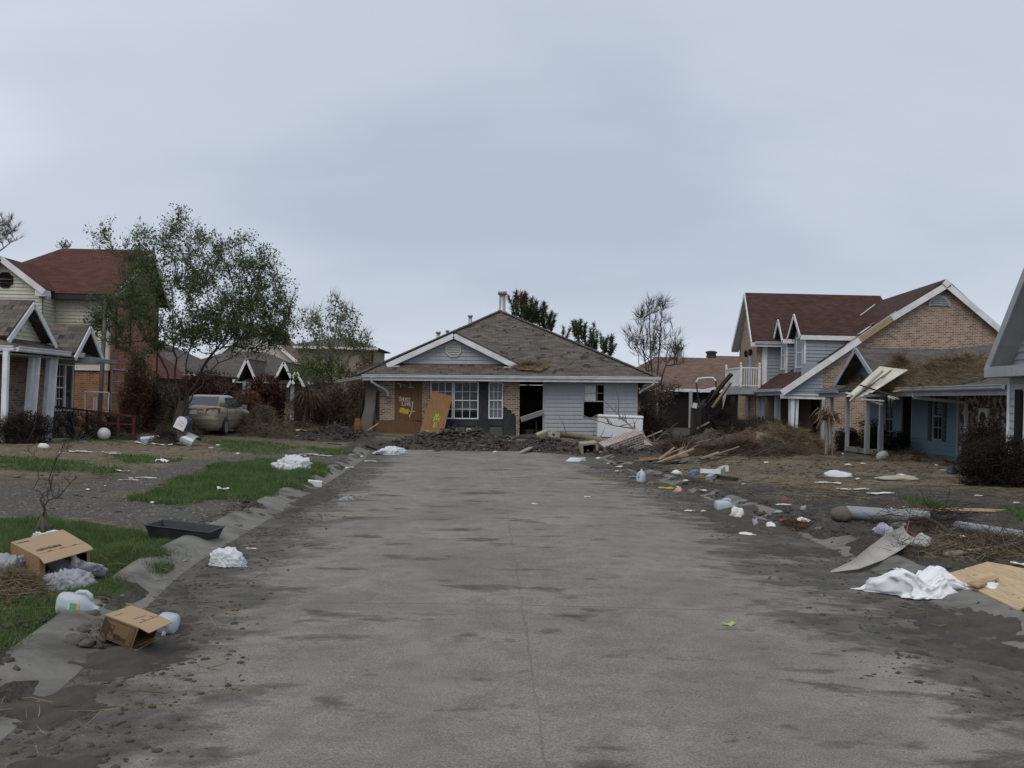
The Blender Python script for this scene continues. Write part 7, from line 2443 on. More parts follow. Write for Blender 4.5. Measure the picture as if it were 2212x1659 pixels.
# ------------------------------------------------------------------ wreck on the roof of the blue house
zrf = lambda x, y: zg_b + slb * (np.asarray(x) - xg_b) + .02
xg_b, zg_b = 12.1, 2.36
straw_heap('straw_heap', 'thick brown straw mat heaped along the roof of the blue house', (12.95, 30.4, 2.75), .72, 3.9, .42, 101, 9000, .5, .011, basez=zrf)
straw_heap('straw_heap', 'straw spilling over the roof edge behind the broken white panel', (12.55, 33.0, 2.6), .85, 1.6, .55, 102, 4200, .55, .011, basez=zrf)
straw_heap('straw_heap', 'thin straw patch in the valley left of the broken white panel', (12.7, 37.0, 2.8), .5, 1.3, .22, 103, 800, .35, .012, basez=zrf)
a, b_, c_, d_ = P(1912, 823, 31.9), P(1960, 797, 30.9), P(1828, 857, 33.6), P(1866, 862, 33.0)
BPN = thing('collapsed_eave', 'broken cream roof panel of slats hanging over the edge of the blue house roof', 'roof panel', P(1850, 850, 33))
cream_pt = basic('cream_paint', (.66, .64, .54), .6, .1, 3, dirt=.25)
m = MB()
q0, q1, q2_, q3 = P(1900, 791, 32.8), P(1962, 799, 31.6), P(1884, 852, 32.0), P(1828, 853, 33.4)
nn = (q1 - q0).cross(q3 - q0).normalized()
for k in range(6):
    f0, f1 = k / 6, (k + .93) / 6
    m.prism([q0.lerp(q1, f0), q0.lerp(q1, f1), q3.lerp(q2_, f1) + Vector((0, 0, .06 * (k % 3 - 1))), q3.lerp(q2_, f0) + Vector((0, 0, .06 * (k % 3 - 1)))], nn * .02)
m.build('slats', cream_pt, BPN)
m = MB(); m.bar(P(1837, 866, 33.0), P(1908, 800, 32.0), .10, .05); m.build('batten', cream_pt, BPN)
m = MB(); m.bar(P(1828, 848, 33.2), P(1906, 874, 32.2), .11, .04); m.build('batten', cream_pt, BPN)
m = MB(); m.bar(P(1862, 862, 32.6), P(1910, 866, 32.0), .09, .04); m.build('batten', cream_pt, BPN)
m = MB(); m.bar(P(1922, 856, 31.6), P(1938, 862, 31.4), .22, .05); m.build('panel_end', cream_pt, BPN)
for i, (q, r_, w, mt, lab) in enumerate((((P(1858, 832, 32.6)), P(1940, 858, 31.2), .05, dark_wood, 'dark stick lying across the straw on the blue house roof'), (P(2044, 873 - 0, 29.0), P(2096, 859, 28.3), .10, lumber, 'bare pale board lying along the gutter of the blue house'),
                                         (P(1905, 818, 31.8), P(1925, 800, 31.6), .04, lumber, 'short pale stick poking out of the roof straw'), (P(1930, 846, 31.6), P(1975, 838, 31.0), .04, lumber, 'thin pale lath across the lower roof straw'))):
    if i == 1: q = Vector((xg_b + .25, 29.0, zrf(xg_b + .25, 0) + .06)); r_ = Vector((xg_b + .75, 26.9, zrf(xg_b + .75, 0) + .06))
    mb = MB(); mb.bar(q, r_, w, .04); tag(mb.build('loose_stick', mt), lab, 'stick')
def put_heap(name, label, cat, at_, rx, ry, h, seed, mat, **k):
    V, F = crumple(rx, ry, h, seed, 3); mb = MB(); mb.faces([Vector(v) + at_ for v in V], F); return tag(mb.build(name, mat, smooth=True), label, cat)
q = lambda x, y, dz: Vector((x, y, float(zrf(x, y)) + dz))
put_heap('round_rag', 'tan rag with white edge lying on the roof straw above the cream panel', 'rag', q(13.0, 31.8, .30), .28, .25, .16, 6, basic('tan_rag', (.36, .27, .19), .8, .15, 5), ridged=.3)
put_heap('green_bottle', 'green plastic bottle on the straw at the right of the blue house roof', 'bottle', q(13.6, 27.4, .18), .09, .22, .10, 7, basic('green_plastic', (.03, .14, .05), .3, .2, 6), p=3)
put_heap('white_scrap', 'white scrap beside the tan rag on the roof straw', 'scrap', q(13.15, 31.2, .30), .16, .12, .10, 8, paper_white, ridged=.4)
# straw left on the flooded house roof and a thin stick
straw_heap('straw_heap', 'small patch of tan straw on the roof of the flooded house above the gutter', chl(6.55, .05, 2.95), .72, .34, .07, 104, 1100, .3, .012, basez=lambda x, y: 2.95 + np.zeros_like(x) + (y - chl(0, .05, 0).y) * .52 + .2 + (x - chl(6.55, 0, 0).x) * .014, smat=straw_mat, mat=straw_mat)
mb = MB(); mb.bar(chl(5.9, .25, 3.10), chl(6.6, .12, 3.04), .10, .03); tag(mb.build('loose_stick', lumber), 'pale lath lying at the right foot of the white gable on the flooded roof', 'stick')
mb = MB(); mb.tube([chl(8.0, .1, 2.98), chl(8.35, .6, 3.24), chl(8.5, 1.1, 3.52)], [.012, .014, .008], 4); tag(mb.build('thin_branch', log_bark), 'thin bare branch lying on the right slope of the flooded roof', 'branch')

# ------------------------------------------------------------------ wreckage in the gap under the balcony
WR = P(1530, 945, 48.0); WR.z = Hs(WR.x, WR.y)
t = thing('collapsed_shed', 'black collapsed timber wreck with leaning rafters left of the balcony', 'wreck', WR)
rr = random.Random(9)
m = MB()
for k in range(16):
    u0 = rr.uniform(1512, 1572); a_ = P(u0, 940, 48 + rr.uniform(-.8, .8)); b_ = P(u0 + rr.uniform(-6, 30), rr.uniform(850, 905), 48 + rr.uniform(-.8, .8)); m.bar(a_, b_, rr.uniform(.1, .35), .06)
m.build('charred_studs', dark_void, t)
m = MB(); m.prism([P(1508, 940, 48), P(1512, 880, 48), P(1532, 862, 48), P(1556, 868, 48), P(1568, 905, 48), P(1570, 940, 48)], (0, 1.2, 0)); m.build('charred_wall', dark_void, t)
m = MB(); m.bar(P(1520, 880, 47.6), P(1580, 808, 47.0), .32, .14); m.build('rafter', dark_wood, t)
m = MB(); m.bar(P(1540, 880, 47.2), P(1578, 826, 46.8), .26, .1); m.build('rafter', lumber, t)
m = MB(); m.bar(P(1524, 870, 47.0), P(1543, 838, 46.6), .12, .08); m.build('rafter', dark_void, t)
m = MB(); m.bar(P(1505, 926, 46.5), P(1532, 912, 46.5), .1, .06); m.build('loose_board', grey_wood, t)
FRM = thing('metal_frame', 'bent white metal frame leaning up beside the collapsed black timbers', 'frame', P(1510, 930, 46.2))
m = MB(); Yf = 46.2
m.tube([P(1512, 930, Yf), P(1513, 880, Yf), P(1507, 850, Yf), P(1504, 828, Yf), P(1508, 819, Yf), P(1525, 817, Yf), P(1540, 817, Yf), P(1546, 823, Yf), P(1547, 836, Yf)], .035, 6); m.build('tube', tar_paper, FRM)
m = MB(); m.tube([P(1504, 826, Yf - .05), P(1508, 818, Yf - .05), P(1525, 816, Yf - .05), P(1540, 816, Yf - .05), P(1546, 823, Yf - .05)], .045, 6); m.build('white_tube', white_trim, FRM)
m = MB(); m.bar(P(1512, 846, Yf), P(1545, 838, Yf), .16, .1); m.build('white_board', white_trim, FRM)
mb = MB(); p = P(1501, 876, 46.8); mb.box(p, (.2, .03, .24), rotm(0, 8, 0)); tag(mb.build('white_notice', paper_white), 'small white card fixed to the dark post by the bent frame', 'notice')
mb = MB(); mb.bar(P(1494, 945, 47), P(1496, 880, 47), .14, .14); tag(mb.build('dark_post', dark_wood), 'dark square post carrying the small white card', 'post')

# ------------------------------------------------------------------ middle left: fallen mailbox and other wreckage
mp = P(392, 962, 30.0); mp.z = Hs(mp.x, mp.y)
MBX = thing('fallen_mailbox', 'tilted white mailbox face on a brown post among torn roots before the car', 'mailbox', mp)
m = MB(); a_ = P(402, 958, 30.0); b_ = P(388, 914, 30.0); m.bar(a_, b_, .30, .24); m.build('post', basic('post_brown', (.11, .075, .07), .85, .3, 4, .4, 20), MBX)
m = MB(); c_ = P(391, 915, 29.8); Rm = rotm(0, 24, 0)
prof = [(-.17, -.19), (.17, -.19), (.17, .10), (.12, .18), (.04, .21), (-.04, .21), (-.12, .18), (-.17, .10)]
m.prism([c_ + Rm @ Vector((x, 0, z)) for x, z in prof], Rm @ Vector((0, .45, 0))); m.build('box', basic('mailbox_blue', (.05, .055, .10), .6, .3, 4), MBX)
m = MB(); m.prism([c_ + Rm @ Vector((x * .97, -.03, z * .97)) for x, z in prof], Rm @ Vector((0, .03, 0))); fd_ = m.build('door', white_trim, MBX, bevel=.01)
m = MB()
for zz in (-.05, .04): m.bar(c_ + Rm @ Vector((-.08, -.035, zz + .03)), c_ + Rm @ Vector((.09, -.035, zz)), .02, .012)
m.build('latch', grey_trim, fd_)
straw_heap('root_clump', 'dark torn root clump lying at the foot of the fallen mailbox', P(358, 960, 30.2), .50, .4, .30, 110, 600, .35, .013, smat=leaf_black, mat=dark_wood, cat='root clump')
def curved_sheet(name, label, p, L, r, ang, rot, mat):
    m = MB(); n = 9; rings = []
    for x in (-L / 2, L / 2):
        out = [Vector((x, r * cos(a), r * sin(a))) for a in [ang[0] + (ang[1] - ang[0]) * k / n for k in range(n + 1)]]
        inn = [Vector((x, (r - .008) * cos(a), (r - .008) * sin(a))) for a in [ang[1] + (ang[0] - ang[1]) * k / n for k in range(n + 1)]]
        rings.append(out + inn)
    m.loft(rings); m.xform(rotm(*rot), p)
    return tag(m.build(name, mat, smooth=False), label, 'sheet')
duct = basic('duct_metal', (.40, .43, .46), .35, .15, 3, dirt=.3, metal=.4)
p = P(330, 946, 30.4); p.z = Hs(p.x, p.y) + .14
curved_sheet('curved_duct_piece', 'grey curved metal duct piece lying left of the torn roots', p, .62, .22, (radians(150), radians(330)), (0, -6, 12), duct)
p = P(412, 948, 30.0); p.z = Hs(p.x, p.y) + .12
curved_sheet('curved_duct_piece', 'grey curved metal duct piece lying just right of the mailbox post', p, .45, .24, (radians(20), radians(200)), (0, 18, -20), duct)
# pole, white pipe frame, red truss, ball, pot beside the cream house
b = P(214, 912, 34.5); b.z = Hs(b.x, b.y)
mb = MB(); mb.tube([b, b + Vector((.06, 0, 2.2)), b + Vector((.14, 0, 4.6))], [.075, .072, .065], 10); tag(mb.build('pole', basic('grey_pole', (.15, .145, .15), .6, .15, 3), smooth=True), 'plain grey pole standing in front of the cream siding corner', 'pole')
fx = 34.2
t = thing('pipe_frame', 'thin white pipe frame standing before the orange brick wall', 'frame', P(207, 905, fx))
m = MB()
for a_, b_ in (((183, 846), (235, 848)), ((184, 890), (234, 890)), ((183, 846), (184, 900)), ((235, 848), (233, 900))): m.tube([P(*a_, fx), P(*b_, fx)], .022, 6)
m.build('outer_pipe', white_trim, t)
m = MB(); m.tube([P(203, 858, fx), P(202, 892, fx)], .03, 6); m.build('upright', white_trim, t)
m = MB(); m.tube([P(208, 857, fx), P(207, 892, fx)], .03, 6); m.build('upright', white_trim, t)
yt = 31.4
t = thing('red_truss', 'long red iron ladder frame lying tilted along the house front', 'ladder frame', P(200, 930, yt))
def tr(f, dv, dy=0): return P(112 + 181 * f, 878 + 22 * f + dv, yt + dy)
for dv, dy in ((0, 0), (0, .45)):
    m = MB(); m.bar(tr(0, dv, dy), tr(1, dv, dy), .06, .06); m.build('rail', red_iron, t)
for k in range(9):
    f = k / 8; m = MB(); m.bar(tr(f, 0, 0), tr(f, 0, .45), .04, .04); m.build('rung', red_iron, t)
for f in (.42, .8, .98):
    m = MB(); p = tr(f, 0); m.bar(p, Vector((p.x, p.y, Hs(p.x, p.y))), .06, .06, 0, (0, 1, 0)); m.build('leg', red_iron, t)
m = MB(); p0 = tr(.45, 24); p1 = tr(.98, 18); m.bar(p0, p1, .05, .05); m.build('brace', red_iron, t)
p = P(225, 922, 31.0)
mb = MB(); mb.lathe([(.19 * sin(pi * k / 12), -.19 * cos(pi * k / 12)) for k in range(13)], Vector((p.x, p.y, Hs(p.x, p.y) + .18)), n=22); tag(mb.build('white_ball', foam_white, smooth=True), 'dirty white ball lying under the red iron frame', 'ball')
p = GG(116, 943)
t = lthing('flower_pot', 'terracotta flower pot with a dead stem at the edge of the porch path', 'flower pot', p, (4, 6, 0))
m = MB(); m.lathe([(.085, 0), (.13, .22), (.145, .22), (.145, .28), (.125, .28), (.12, .24)], n=18); m.build('pot', terracotta, t, smooth=False)
m = MB(); m.lathe([(.118, .0), (.118, .02)], (0, 0, .23), n=16); m.build('soil', dark_wood, t)
m = MB(); m.tube([(0, 0, .24), (-.12, 0, .45), (-.2, 0, .6)], .012, 5); m.tube([(0, 0, .24), (.2, 0, .34), (.5, .05, .40)], .010, 5); m.build('dead_stem', grey_wood, t)
gboard('porch_path', 'pale concrete path edge in front of the dead hedge', 'path', (-40, 946), (150, 944), 1.1, .08, slab_conc, .02)
gboard('dark_plank', 'dark plank lying on the lawn left of the curved duct piece', 'plank', (237, 949), (296, 950), .25, .08, dark_wood, .05)
# far lawn wreckage
def box_at(name, label, cat, u, v, size, mat, rot=(0, 0, 0), lift=0.0, bevel=0):
    p = GG(u, v); mb = MB(); mb.box((0, 0, 0), size, rotm(*rot)); mb.xform(None, p + Vector((0, 0, size[2] / 2 + lift))); return tag(mb.build(name, mat, bevel=bevel), label, cat)
def far_at(u, v): 
    p = G(u, v, .27); return p
p = P(567, 908, 44.0); p.z = Hs(p.x, p.y)
t = lthing('overturned_bench', 'long white trough like bench lying on the far lawn beyond the straw', 'bench', p, (0, 0, 4))
m = MB(); m.box((0, 0, .12), (.72, .3, .22)); m.build('trough', foam_white, t); m = MB(); m.box((.02, .05, .255), (.76, .36, .05)); m.build('dark_cushion', basic('navy_vinyl', (.03, .035, .07), .5, .2, 4), t)
p = P(740, 910, 46); p.z = Hs(p.x, p.y)
t = lthing('plastic_chair', 'small white plastic chair on its own at the edge of the far brush', 'chair', p, (0, 0, 30))
m = MB(); m.box((0, 0, .22), (.4, .4, .03)); m.build('seat', white_trim, t)
for x in (-.18, .18):
    for y in (-.18, .18): m = MB(); m.bar((x, y, 0), (x * .95, y * .95, .22), .04, .04, 0, (0, 1, 0)); m.build('leg', white_trim, t)
m = MB(); m.bar((-.18, .19, .22), (-.2, .26, .5), .04, .04); m.bar((.18, .19, .22), (.2, .26, .5), .04, .04); m.bar((-.2, .26, .48), (.2, .26, .48), .04, .06); m.build('backrest', white_trim, t)
mb = MB(); p = P(752, 915, 46.5); p.z = Hs(p.x, p.y); mb.box(p + Vector((0, 0, .25)), (.5, .06, .55), rotm(-15, 0, 10)); tag(mb.build('teal_sheet', basic('teal_sheet', (.06, .10, .10), .6, .2, 4)), 'dull teal sheet propped behind the small white chair', 'sheet')
mb = MB(); p = P(772, 950, 41.0); p.z = Hs(p.x, p.y); mb.lathe([(.16, 0), (.17, .35), (.13, .5), (.10, .66)], p, n=12); tag(mb.build('rusty_drum', basic('rusty_orange', (.24, .10, .03), .8, .35, 6, .3, 20, dirt=.3)), 'rusty orange drum beside the buckled wall corner', 'drum')
branchy('fallen_log', 'black charred limb lying across the debris left of the flooded house', 'log', ((690, 932), (730, 922), (775, 915)), .09, .06, dark_void, 21, 9, .7)
branchy('fallen_branch', 'forked dark limb pointing left beside the black charred one', 'branch', ((765, 935), (725, 934), (680, 938)), .05, .03, dark_wood, 22, 9, .6)
straw_heap('straw_heap', 'dark leaf and twig drift on the far side of the left lawn', (-9.0, 43.0, Hs(-9, 43)), 1.8, 1.0, .25, 111, 900, .5, .018, smat=leaf_brown)

# ================================================================== near left verge: boxes, bags, jugs
def make_jug(name, label, loc, rot, sc=1.0, cap=False, label_part=False, group=None):
    t = lthing(name, label, 'jug', loc, rot, group)
    t.scale = (sc, sc, sc)
    def ring(z, h, p=3.2, dx=0):
        out = []
        for k in range(24):
            a = 2 * pi * k / 24; c, s_ = cos(a), sin(a)
            out.append(Vector((dx + h * math.copysign(abs(c) ** (2 / p), c), h * math.copysign(abs(s_) ** (2 / p), s_), z)))
        return out
    m = MB(); m.loft([ring(.0, .062), ring(.008, .072), ring(.05, .076), ring(.085, .074), ring(.13, .076), ring(.165, .071), ring(.20, .050, 2.6, .006), ring(.224, .028, 2.2, .010), ring(.238, .019, 2, .012), ring(.258, .019, 2, .012)])
    m.build('body', jug_mat, t, smooth=True)
    m = MB(); m.tube([(-.040, 0, .205), (-.074, 0, .195), (-.092, 0, .165), (-.088, 0, .12), (-.070, 0, .095)], [.014, .015, .015, .015, .014], 8); m.build('handle', jug_mat, t, smooth=True)
    m = MB(); m.lathe([(.016, .0), (.021, .001), (.021, .008), (.016, .009)], (.012, 0, .244), n=14); m.build('neck_ring', jug_mat, t)
    if label_part:
        m = MB(); m.box((0.0, -.0775, .118), (.052, .002, .04)); m.build('label_green', basic('label_green', (.10, .38, .20), .5, .3, 60), t)
        m = MB(); m.box((0.0, -.0775, .145), (.05, .002, .022)); m.build('label_orange', basic('label_orange', (.62, .36, .14), .5, .4, 80), t)
        m = MB(); m.box((-.005, -.0782, .090), (.045, .002, .008)); m.build('label_strip', paper_white, t)
    return t


def open_box(name, label, corners, depth_dn, th=.006, flaps=()):
    """carton from its four top corners (world) dropped by depth_dn: top, three sides, inside dark; open towards corners[2]-corners[3]"""
    A, B, C, D = corners
    dn = depth_dn
    t = thing(name, label, 'cardboard box', (A + B + C + D) / 4 + dn)
    n = (B - A).cross(D - A).normalized()
    if n.z < 0: n = -n
    m = MB(); m.prism([A, B, C, D], -n * th); top = m.build('top', cardboard, t)
    for nm, (p, q) in (('side', (A, D)), ('side', (B, C)), ('back', (A, B))):
        ins = ((A + B + C + D) / 4 - (p + q) / 2).normalized() * th
        m = MB(); m.prism([p - n * th, q - n * th, q + dn, p + dn], ins); m.build(nm, card_side, t)
    m = MB(); m.prism([A + dn, B + dn, C + dn, D + dn], n * th); m.build('bottom', card_side, t)
    return t, top, n


# upper carton: the photo's four top corners at the depth of the verge
vz = .30
def at_z(u, v, z): return G(u, v, z)
A, B, C, D = at_z(22.7, 1171, vz), at_z(136, 1143.7, vz + .05), at_z(193, 1177, vz + .03), at_z(85, 1203.7, vz - .02)
dnv = Vector((.02, -.02, -.20))
BX1, top1, n1 = open_box('cardboard_box', 'open brown cardboard carton lying on its side on the grass among plastic bags', (A, B, C, D), dnv)
m = MB()
ux, uy = (C - D), (A - D)
def on1(a, b, h=.0015): return D + ux * a + uy * b + n1 * h
rr = random.Random(2)
def scrib(m, on, a0, b0, a1, b1, n, h, w=.004, wn=None):
    for k in range(n):
        f = k / n; a = a0 + (a1 - a0) * f; b = b0 + (b1 - b0) * f
        da, db = (a1 - a0) / n, (b1 - b0) / n
        m.bar(on(a, b), on(a + da * .1, b + h), w, .001, 0, wn)
        if rr.random() < .8: m.bar(on(a, b + h * rr.choice([0, .5, 1])), on(a + da * .7, b + h * rr.choice([0, .5, 1])), w, .001, 0, wn)
        if rr.random() < .5: m.bar(on(a + da * .6, b), on(a + da * .6, b + h), w, .001, 0, wn)
scrib(m, on1, .14, .26, .62, .26, 14, .10, .007, n1)
m.bar(on1(.06, .14), on1(.95, .14), .004, .001, 0, n1)
for a in (.3, .55, .8): m.bar(on1(a - .04, .16), on1(a + .04, .17), .014, .001, 0, n1)
m.bar(on1(.05, .86), on1(.3, .86), .03, .001, 0, n1)
m.build('printing', ink, top1)
m = MB(); m.prism([D, C, C + (D - A) * .12 + Vector((0, 0, -.02)), D + (D - A) * .16 + Vector((.0, 0, -.03))], (0, 0, -.006)); m.build('flap', cardboard, BX1)
m = MB(); m.prism([D + dnv * .02, D + dnv, D + dnv + ux * .10, D + ux * .10 + dnv * .1], Vector((0, .006, 0))); m.build('inner_flap', card_side, BX1)
m = MB(); m.prism([C + dnv * .05, C + dnv, C + dnv - ux * .06, C - ux * .06 + dnv * .1], Vector((0, .006, 0))); m.build('inner_flap', card_side, BX1)
pc = D.lerp(C, .66) + dnv * .55 + Vector((0, .03, 0))
put_heap('crumpled_cup', 'pinkish white crumpled cup inside the mouth of the upper carton', 'cup', pc + Vector((0, 0, -.05)), .055, .05, .12, 31, basic('cup_paper', (.62, .58, .56), .7, .1, 6), p=3, ridged=.3)
# bags round it
def bag(name, label, u, v, rx, ry, h, seed, mat, rot=0, lift=0.0, cat='plastic bag', sub=5, **k):
    p = GG(u, v); p.z += lift
    if xL(p.y) < p.x < xR(p.y) and p.y < 32.4: p.z = .02
    V, F = crumple(rx, ry, h, seed, sub)
    c, s_ = cos(rot), sin(rot)
    V = np.column_stack([V[:, 0] * c - V[:, 1] * s_, V[:, 0] * s_ + V[:, 1] * c, V[:, 2]]) + np.array(p)
    return tag(np_mesh(name, V, F, mat, smooth=sub > 3, base=tuple(p)), label, cat)
bag('grey_bag', 'grey translucent bag left of the upper carton', 32, 1235, .20, .15, .20, 41, bag_clear, .3)
bag('grey_bag', 'bulging grey translucent bag spilling from the carton mouth', 146, 1272, .20, .15, .17, 42, bag_clear, .2)
bag('grey_bag', 'flat grey film drawn from the carton mouth over the bulging bag', 150, 1246, .22, .07, .14, 43, bag_clear, .15)
bag('blue_wrapper', 'bright blue twisted plastic strip beside the bulging grey bag', 100, 1268, .09, .035, .06, 44, blue_plastic, -.35, cat='wrapper')
bag('white_bag', 'small white bag tucked behind the upper carton', 90, 1172, .16, .08, .14, 45, bag_white, .2)
p = GG(200, 1256); mb = MB(); mb.tube([p + Vector((0, 0, .06)), p + Vector((.11, .02, .05))], .030, 12); tag(mb.build('dark_can', basic('dark_tin', (.055, .05, .05), .4, .2, 5)), 'dark cylindrical tin half behind the bulging grey bag', 'tin')
straw_heap('straw_heap', 'brown straw heap at the left edge in front of the upper carton', GG(28, 1290), .34, .30, .13, 120, 1500, .22, .005)
# jugs
p = GG(128, 1322); p.z += .065
make_jug('water_jug', 'lying water jug with a green label on the grass above the mud clods', p, (12, 96, 14), 1.12, label_part=True)
p = GG(366, 1362); p.z = max(p.z, 0) + .06
make_jug('water_jug', 'lying water jug with its neck towards the road behind the lower carton', p, (60, -78, 40), 1.0)
# lower carton lying by the kerb
def q2(x, y): return 194.7 + x * .104, 1265.3 + y * .104
zt = .235
A, B, C, D = [at_z(*q2(*c), z) for c, z in (((310, 600), zt), ((860, 405), zt + .02), ((1500, 640), zt + .015), ((1010, 860), zt - .005))]
bot = at_z(*q2(850, 1320), .045)
dnv = bot - D
BX2, top2, n2 = open_box('cardboard_box', 'brown printed cardboard carton with an open flap lying in the gutter', (A, B, C, D), dnv)
m = MB(); ex = (C - B).normalized()
fl = at_z(*q2(1220, 975), .225) - D
m.prism([D, C, C + fl * 1.05, D + fl], (0, 0, -.005)); m.build('flap', cardboard, BX2)
m = MB(); m.prism([D + dnv, C + dnv, C + dnv + fl * .45 + Vector((0, 0, .02)), D + dnv + fl * .5 + Vector((0, 0, .01))], (0, 0, -.005)); m.build('lower_flap', card_side, BX2)
# printing on the long face (A-D) and the top
fn = (D - A).cross(dnv).normalized()
if fn.dot(Vector((0, -1, 0))) < 0: fn = -fn
def on2(a, b, h=.0018): return A + (D - A) * a + dnv * b + fn * h
m = MB()
for (a0, b0), (a1, b1) in (((.04, .10), (.95, .10)), ((.95, .10), (.95, .92)), ((.95, .92), (.04, .92)), ((.04, .92), (.04, .10))): m.bar(on2(a0, b0), on2(a1, b1), .006, .001, 0, fn)
m.bar(on2(.14, .18), on2(.14, .82), .050, .001, 0, fn)
for (a0, b0), (a1, b1) in (((.24, .30), (.36, .30)), ((.36, .30), (.36, .72)), ((.36, .72), (.24, .72)), ((.24, .72), (.24, .30))): m.bar(on2(a0, b0), on2(a1, b1), .005, .001, 0, fn)
m.bar(on2(.30, .42), on2(.30, .62), .022, .001, 0, fn)
scrib(m, on2, .42, .68, .78, .68, 9, .18, .006, fn)
scrib(m, on2, .40, .62, .60, .62, 5, .12, .004, fn)
for a in (.80, .87): 
    for k in range(9): m.bar(on2(a, .16 + k * .075), on2(a + .035, .16 + k * .075 + .03), .005, .001, 0, fn)
m.build('printing', ink, BX2)
m = MB()
def on3(a, b, h=.0015): return A + (B - A) * b + (D - A) * a + n2 * h
scrib(m, on3, .62, .30, .66, .72, 8, .05, .005, n2)
for (a0, b0), (a1, b1) in (((.86, .2), (.86, .9)), ((.74, .45), (.86, .45)), ((.74, .75), (.86, .75)), ((.2, .12), (.22, .4))): m.bar(on3(a0, b0), on3(a1, b1), .005, .001, 0, n2)
m.build('printing', ink, top2)
# mud clods turned up on the kerb
p = GG(172, 1385)
rg = np.random.default_rng(5)
t = thing('mud_clod_pile', 'pile of grey mud clods on the kerb between the jug and the lower carton', 'mud clods', p)
cl = [GG(140 + 80 * rg.random(), 1345 + 62 * rg.random()) for _ in range(120)]
V, F = lumps([(c.x, c.y, c.z + .015 + .05 * rg.random()) for c in cl], .012 + .05 * rg.random(120) ** 2, rg, 2, (.5, .9), .30)
np_mesh('clods', V, F, basic('grey_mud', (.105, .097, .085), .9, .45, 9, .8, 45), t)
# black tray, bag and cut paper further up the kerb
tp_ = GG(398, 1166); 
TR = lthing('black_tray', 'shallow black plastic tray lying empty on the verge by the driveway', 'tray', tp_ + Vector((0, 0, .0)), (3, 4, -8))
m = MB(); o_ = [(-.38, -.20), (.38, -.20), (.38, .20), (-.38, .20)]; i_ = [(-.31, -.14), (.31, -.14), (.31, .14), (-.31, .14)]
m.loft([[Vector((x * .86, y * .82, 0)) for x, y in o_], [Vector((x, y, .15)) for x, y in o_], [Vector((x * 1.03, y * 1.05, .155)) for x, y in o_], [Vector((x * 1.03, y * 1.05, .165)) for x, y in o_], [Vector((x * .97, y * .95, .165)) for x, y in o_], [Vector((x * .95, y * .95, .02)) for x, y in i_]]); m.build('tray', black_plastic, TR, bevel=.006)
bag('white_bag', 'white plastic bag lying in the gutter below the black tray', 500, 1226, .17, .10, .15, 51, bag_white, .1)
bag('foam_cup', 'small white foam cup touching the bag in the gutter', 478, 1228, .06, .05, .08, 52, foam_white, 0, cat='cup')
def scrap(name, label, u, v, sx, sy, mat, seed, rot=0, h=.03, cat='scrap', group=None, nz=1.0):
    """bent flake of board, paper or film, laid over the ground"""
    p = GG(u, v)
    if xL(p.y) < p.x < xR(p.y): p.z = .03
    rg = random.Random(seed)
    n = 5; m = MB(); ca, sa = cos(rot), sin(rot)
    g = [[None] * n for _ in range(n)]
    for i in range(n):
        for j in range(n):
            a, b = (i / (n - 1) - .5), (j / (n - 1) - .5)
            x = sx * a * (1 + rg.uniform(-.12, .12)); y = sy * b * (1 + rg.uniform(-.15, .15))
            z = h * (abs(sin(a * 3.1 + seed)) * .6 + rg.uniform(0, .5)) * nz
            g[i][j] = p + Vector((x * ca - y * sa, x * sa + y * ca, z + .012))
    vs = [q for r in g for q in r]; lo = [q + Vector((0, 0, -.006)) for q in vs]
    fs = []
    for i in range(n - 1):
        for j in range(n - 1):
            k = i * n + j; fs.append((k, k + n, k + n + 1, k + 1)); fs.append((k + n * n + 1, k + n + 1 + n * n, k + n + n * n, k + n * n))
    ed = [(i, 0) for i in range(n)] + [(n - 1, j) for j in range(1, n)] + [(i, n - 1) for i in range(n - 2, -1, -1)] + [(0, j) for j in range(n - 2, 0, -1)]
    for a in range(len(ed)):
        i0, j0 = ed[a]; i1, j1 = ed[(a + 1) % len(ed)]
        k0, k1 = i0 * n + j0, i1 * n + j1; fs.append((k0, k0 + n * n, k1 + n * n, k1))
    m.faces(vs + lo, fs)
    return tag(m.build(name, mat), label, cat, group)
scrap('cardboard_scrap', 'torn tan cardboard flake on the kerb between the tray and the lower carton', 380, 1212, .18, .22, cardboard, 3, .6, .02)
scrap('white_strip', 'short white plastic strip in the gutter above the white bag', 543, 1193, .12, .03, foam_white, 4, -.2, .01)
bag('white_bag', 'big white bag with a pink patch lying at the end of the far grass patch', 632, 1016, .52, .34, .42, 53, bag_white, -.15)
bag('white_bag', 'white bag lying by the kerb in front of the black mud heap', 842, 983, .50, .32, .20, 54, bag_white, .1)
box_at('foam_block', 'small white foam block beside the far grass patch', 'foam block', 680, 1050, (.26, .16, .1), foam_white, (4, 5, 10))
bag('clear_bag', 'crumpled bluish film in the left gutter below the foam block', 752, 1086 - 2, .16, .12, .09, 55, bag_clear)
gboard('thin_lath', 'long thin pale lath lying across the left gutter', 'lath', (723, 1120), (798, 1118), .04, .02, lumber, .03)
G_L = 'white board scraps on the left lawn'
for i, (u, v, sx, sy, lab) in enumerate(((160, 977, .22, .12, None), (176, 978, .30, .16, None), (195, 980, .24, .12, None), (236, 980, .34, .14, 'white board scrap behind the dry grass strip, left half of a broken pair'), (249, 982, .28, .12, 'white board scrap, right half of the broken pair on the left lawn'))):
    scrap('white_scrap', lab or 'small white board scrap in the short row on the left lawn', u, v, sx, sy, foam_white, 60 + i, .1 * i, .03, group=G_L)
scrap('white_board', 'bent white board end sticking out at the edge of the gravel', 350, 1001, .34, .14, foam_white, 71, -.7, .10, 'board')
stone('white_lump', 'small round white lump on the left lawn behind the sapling', 94, 968, .12, foam_white, 8, 'lump')
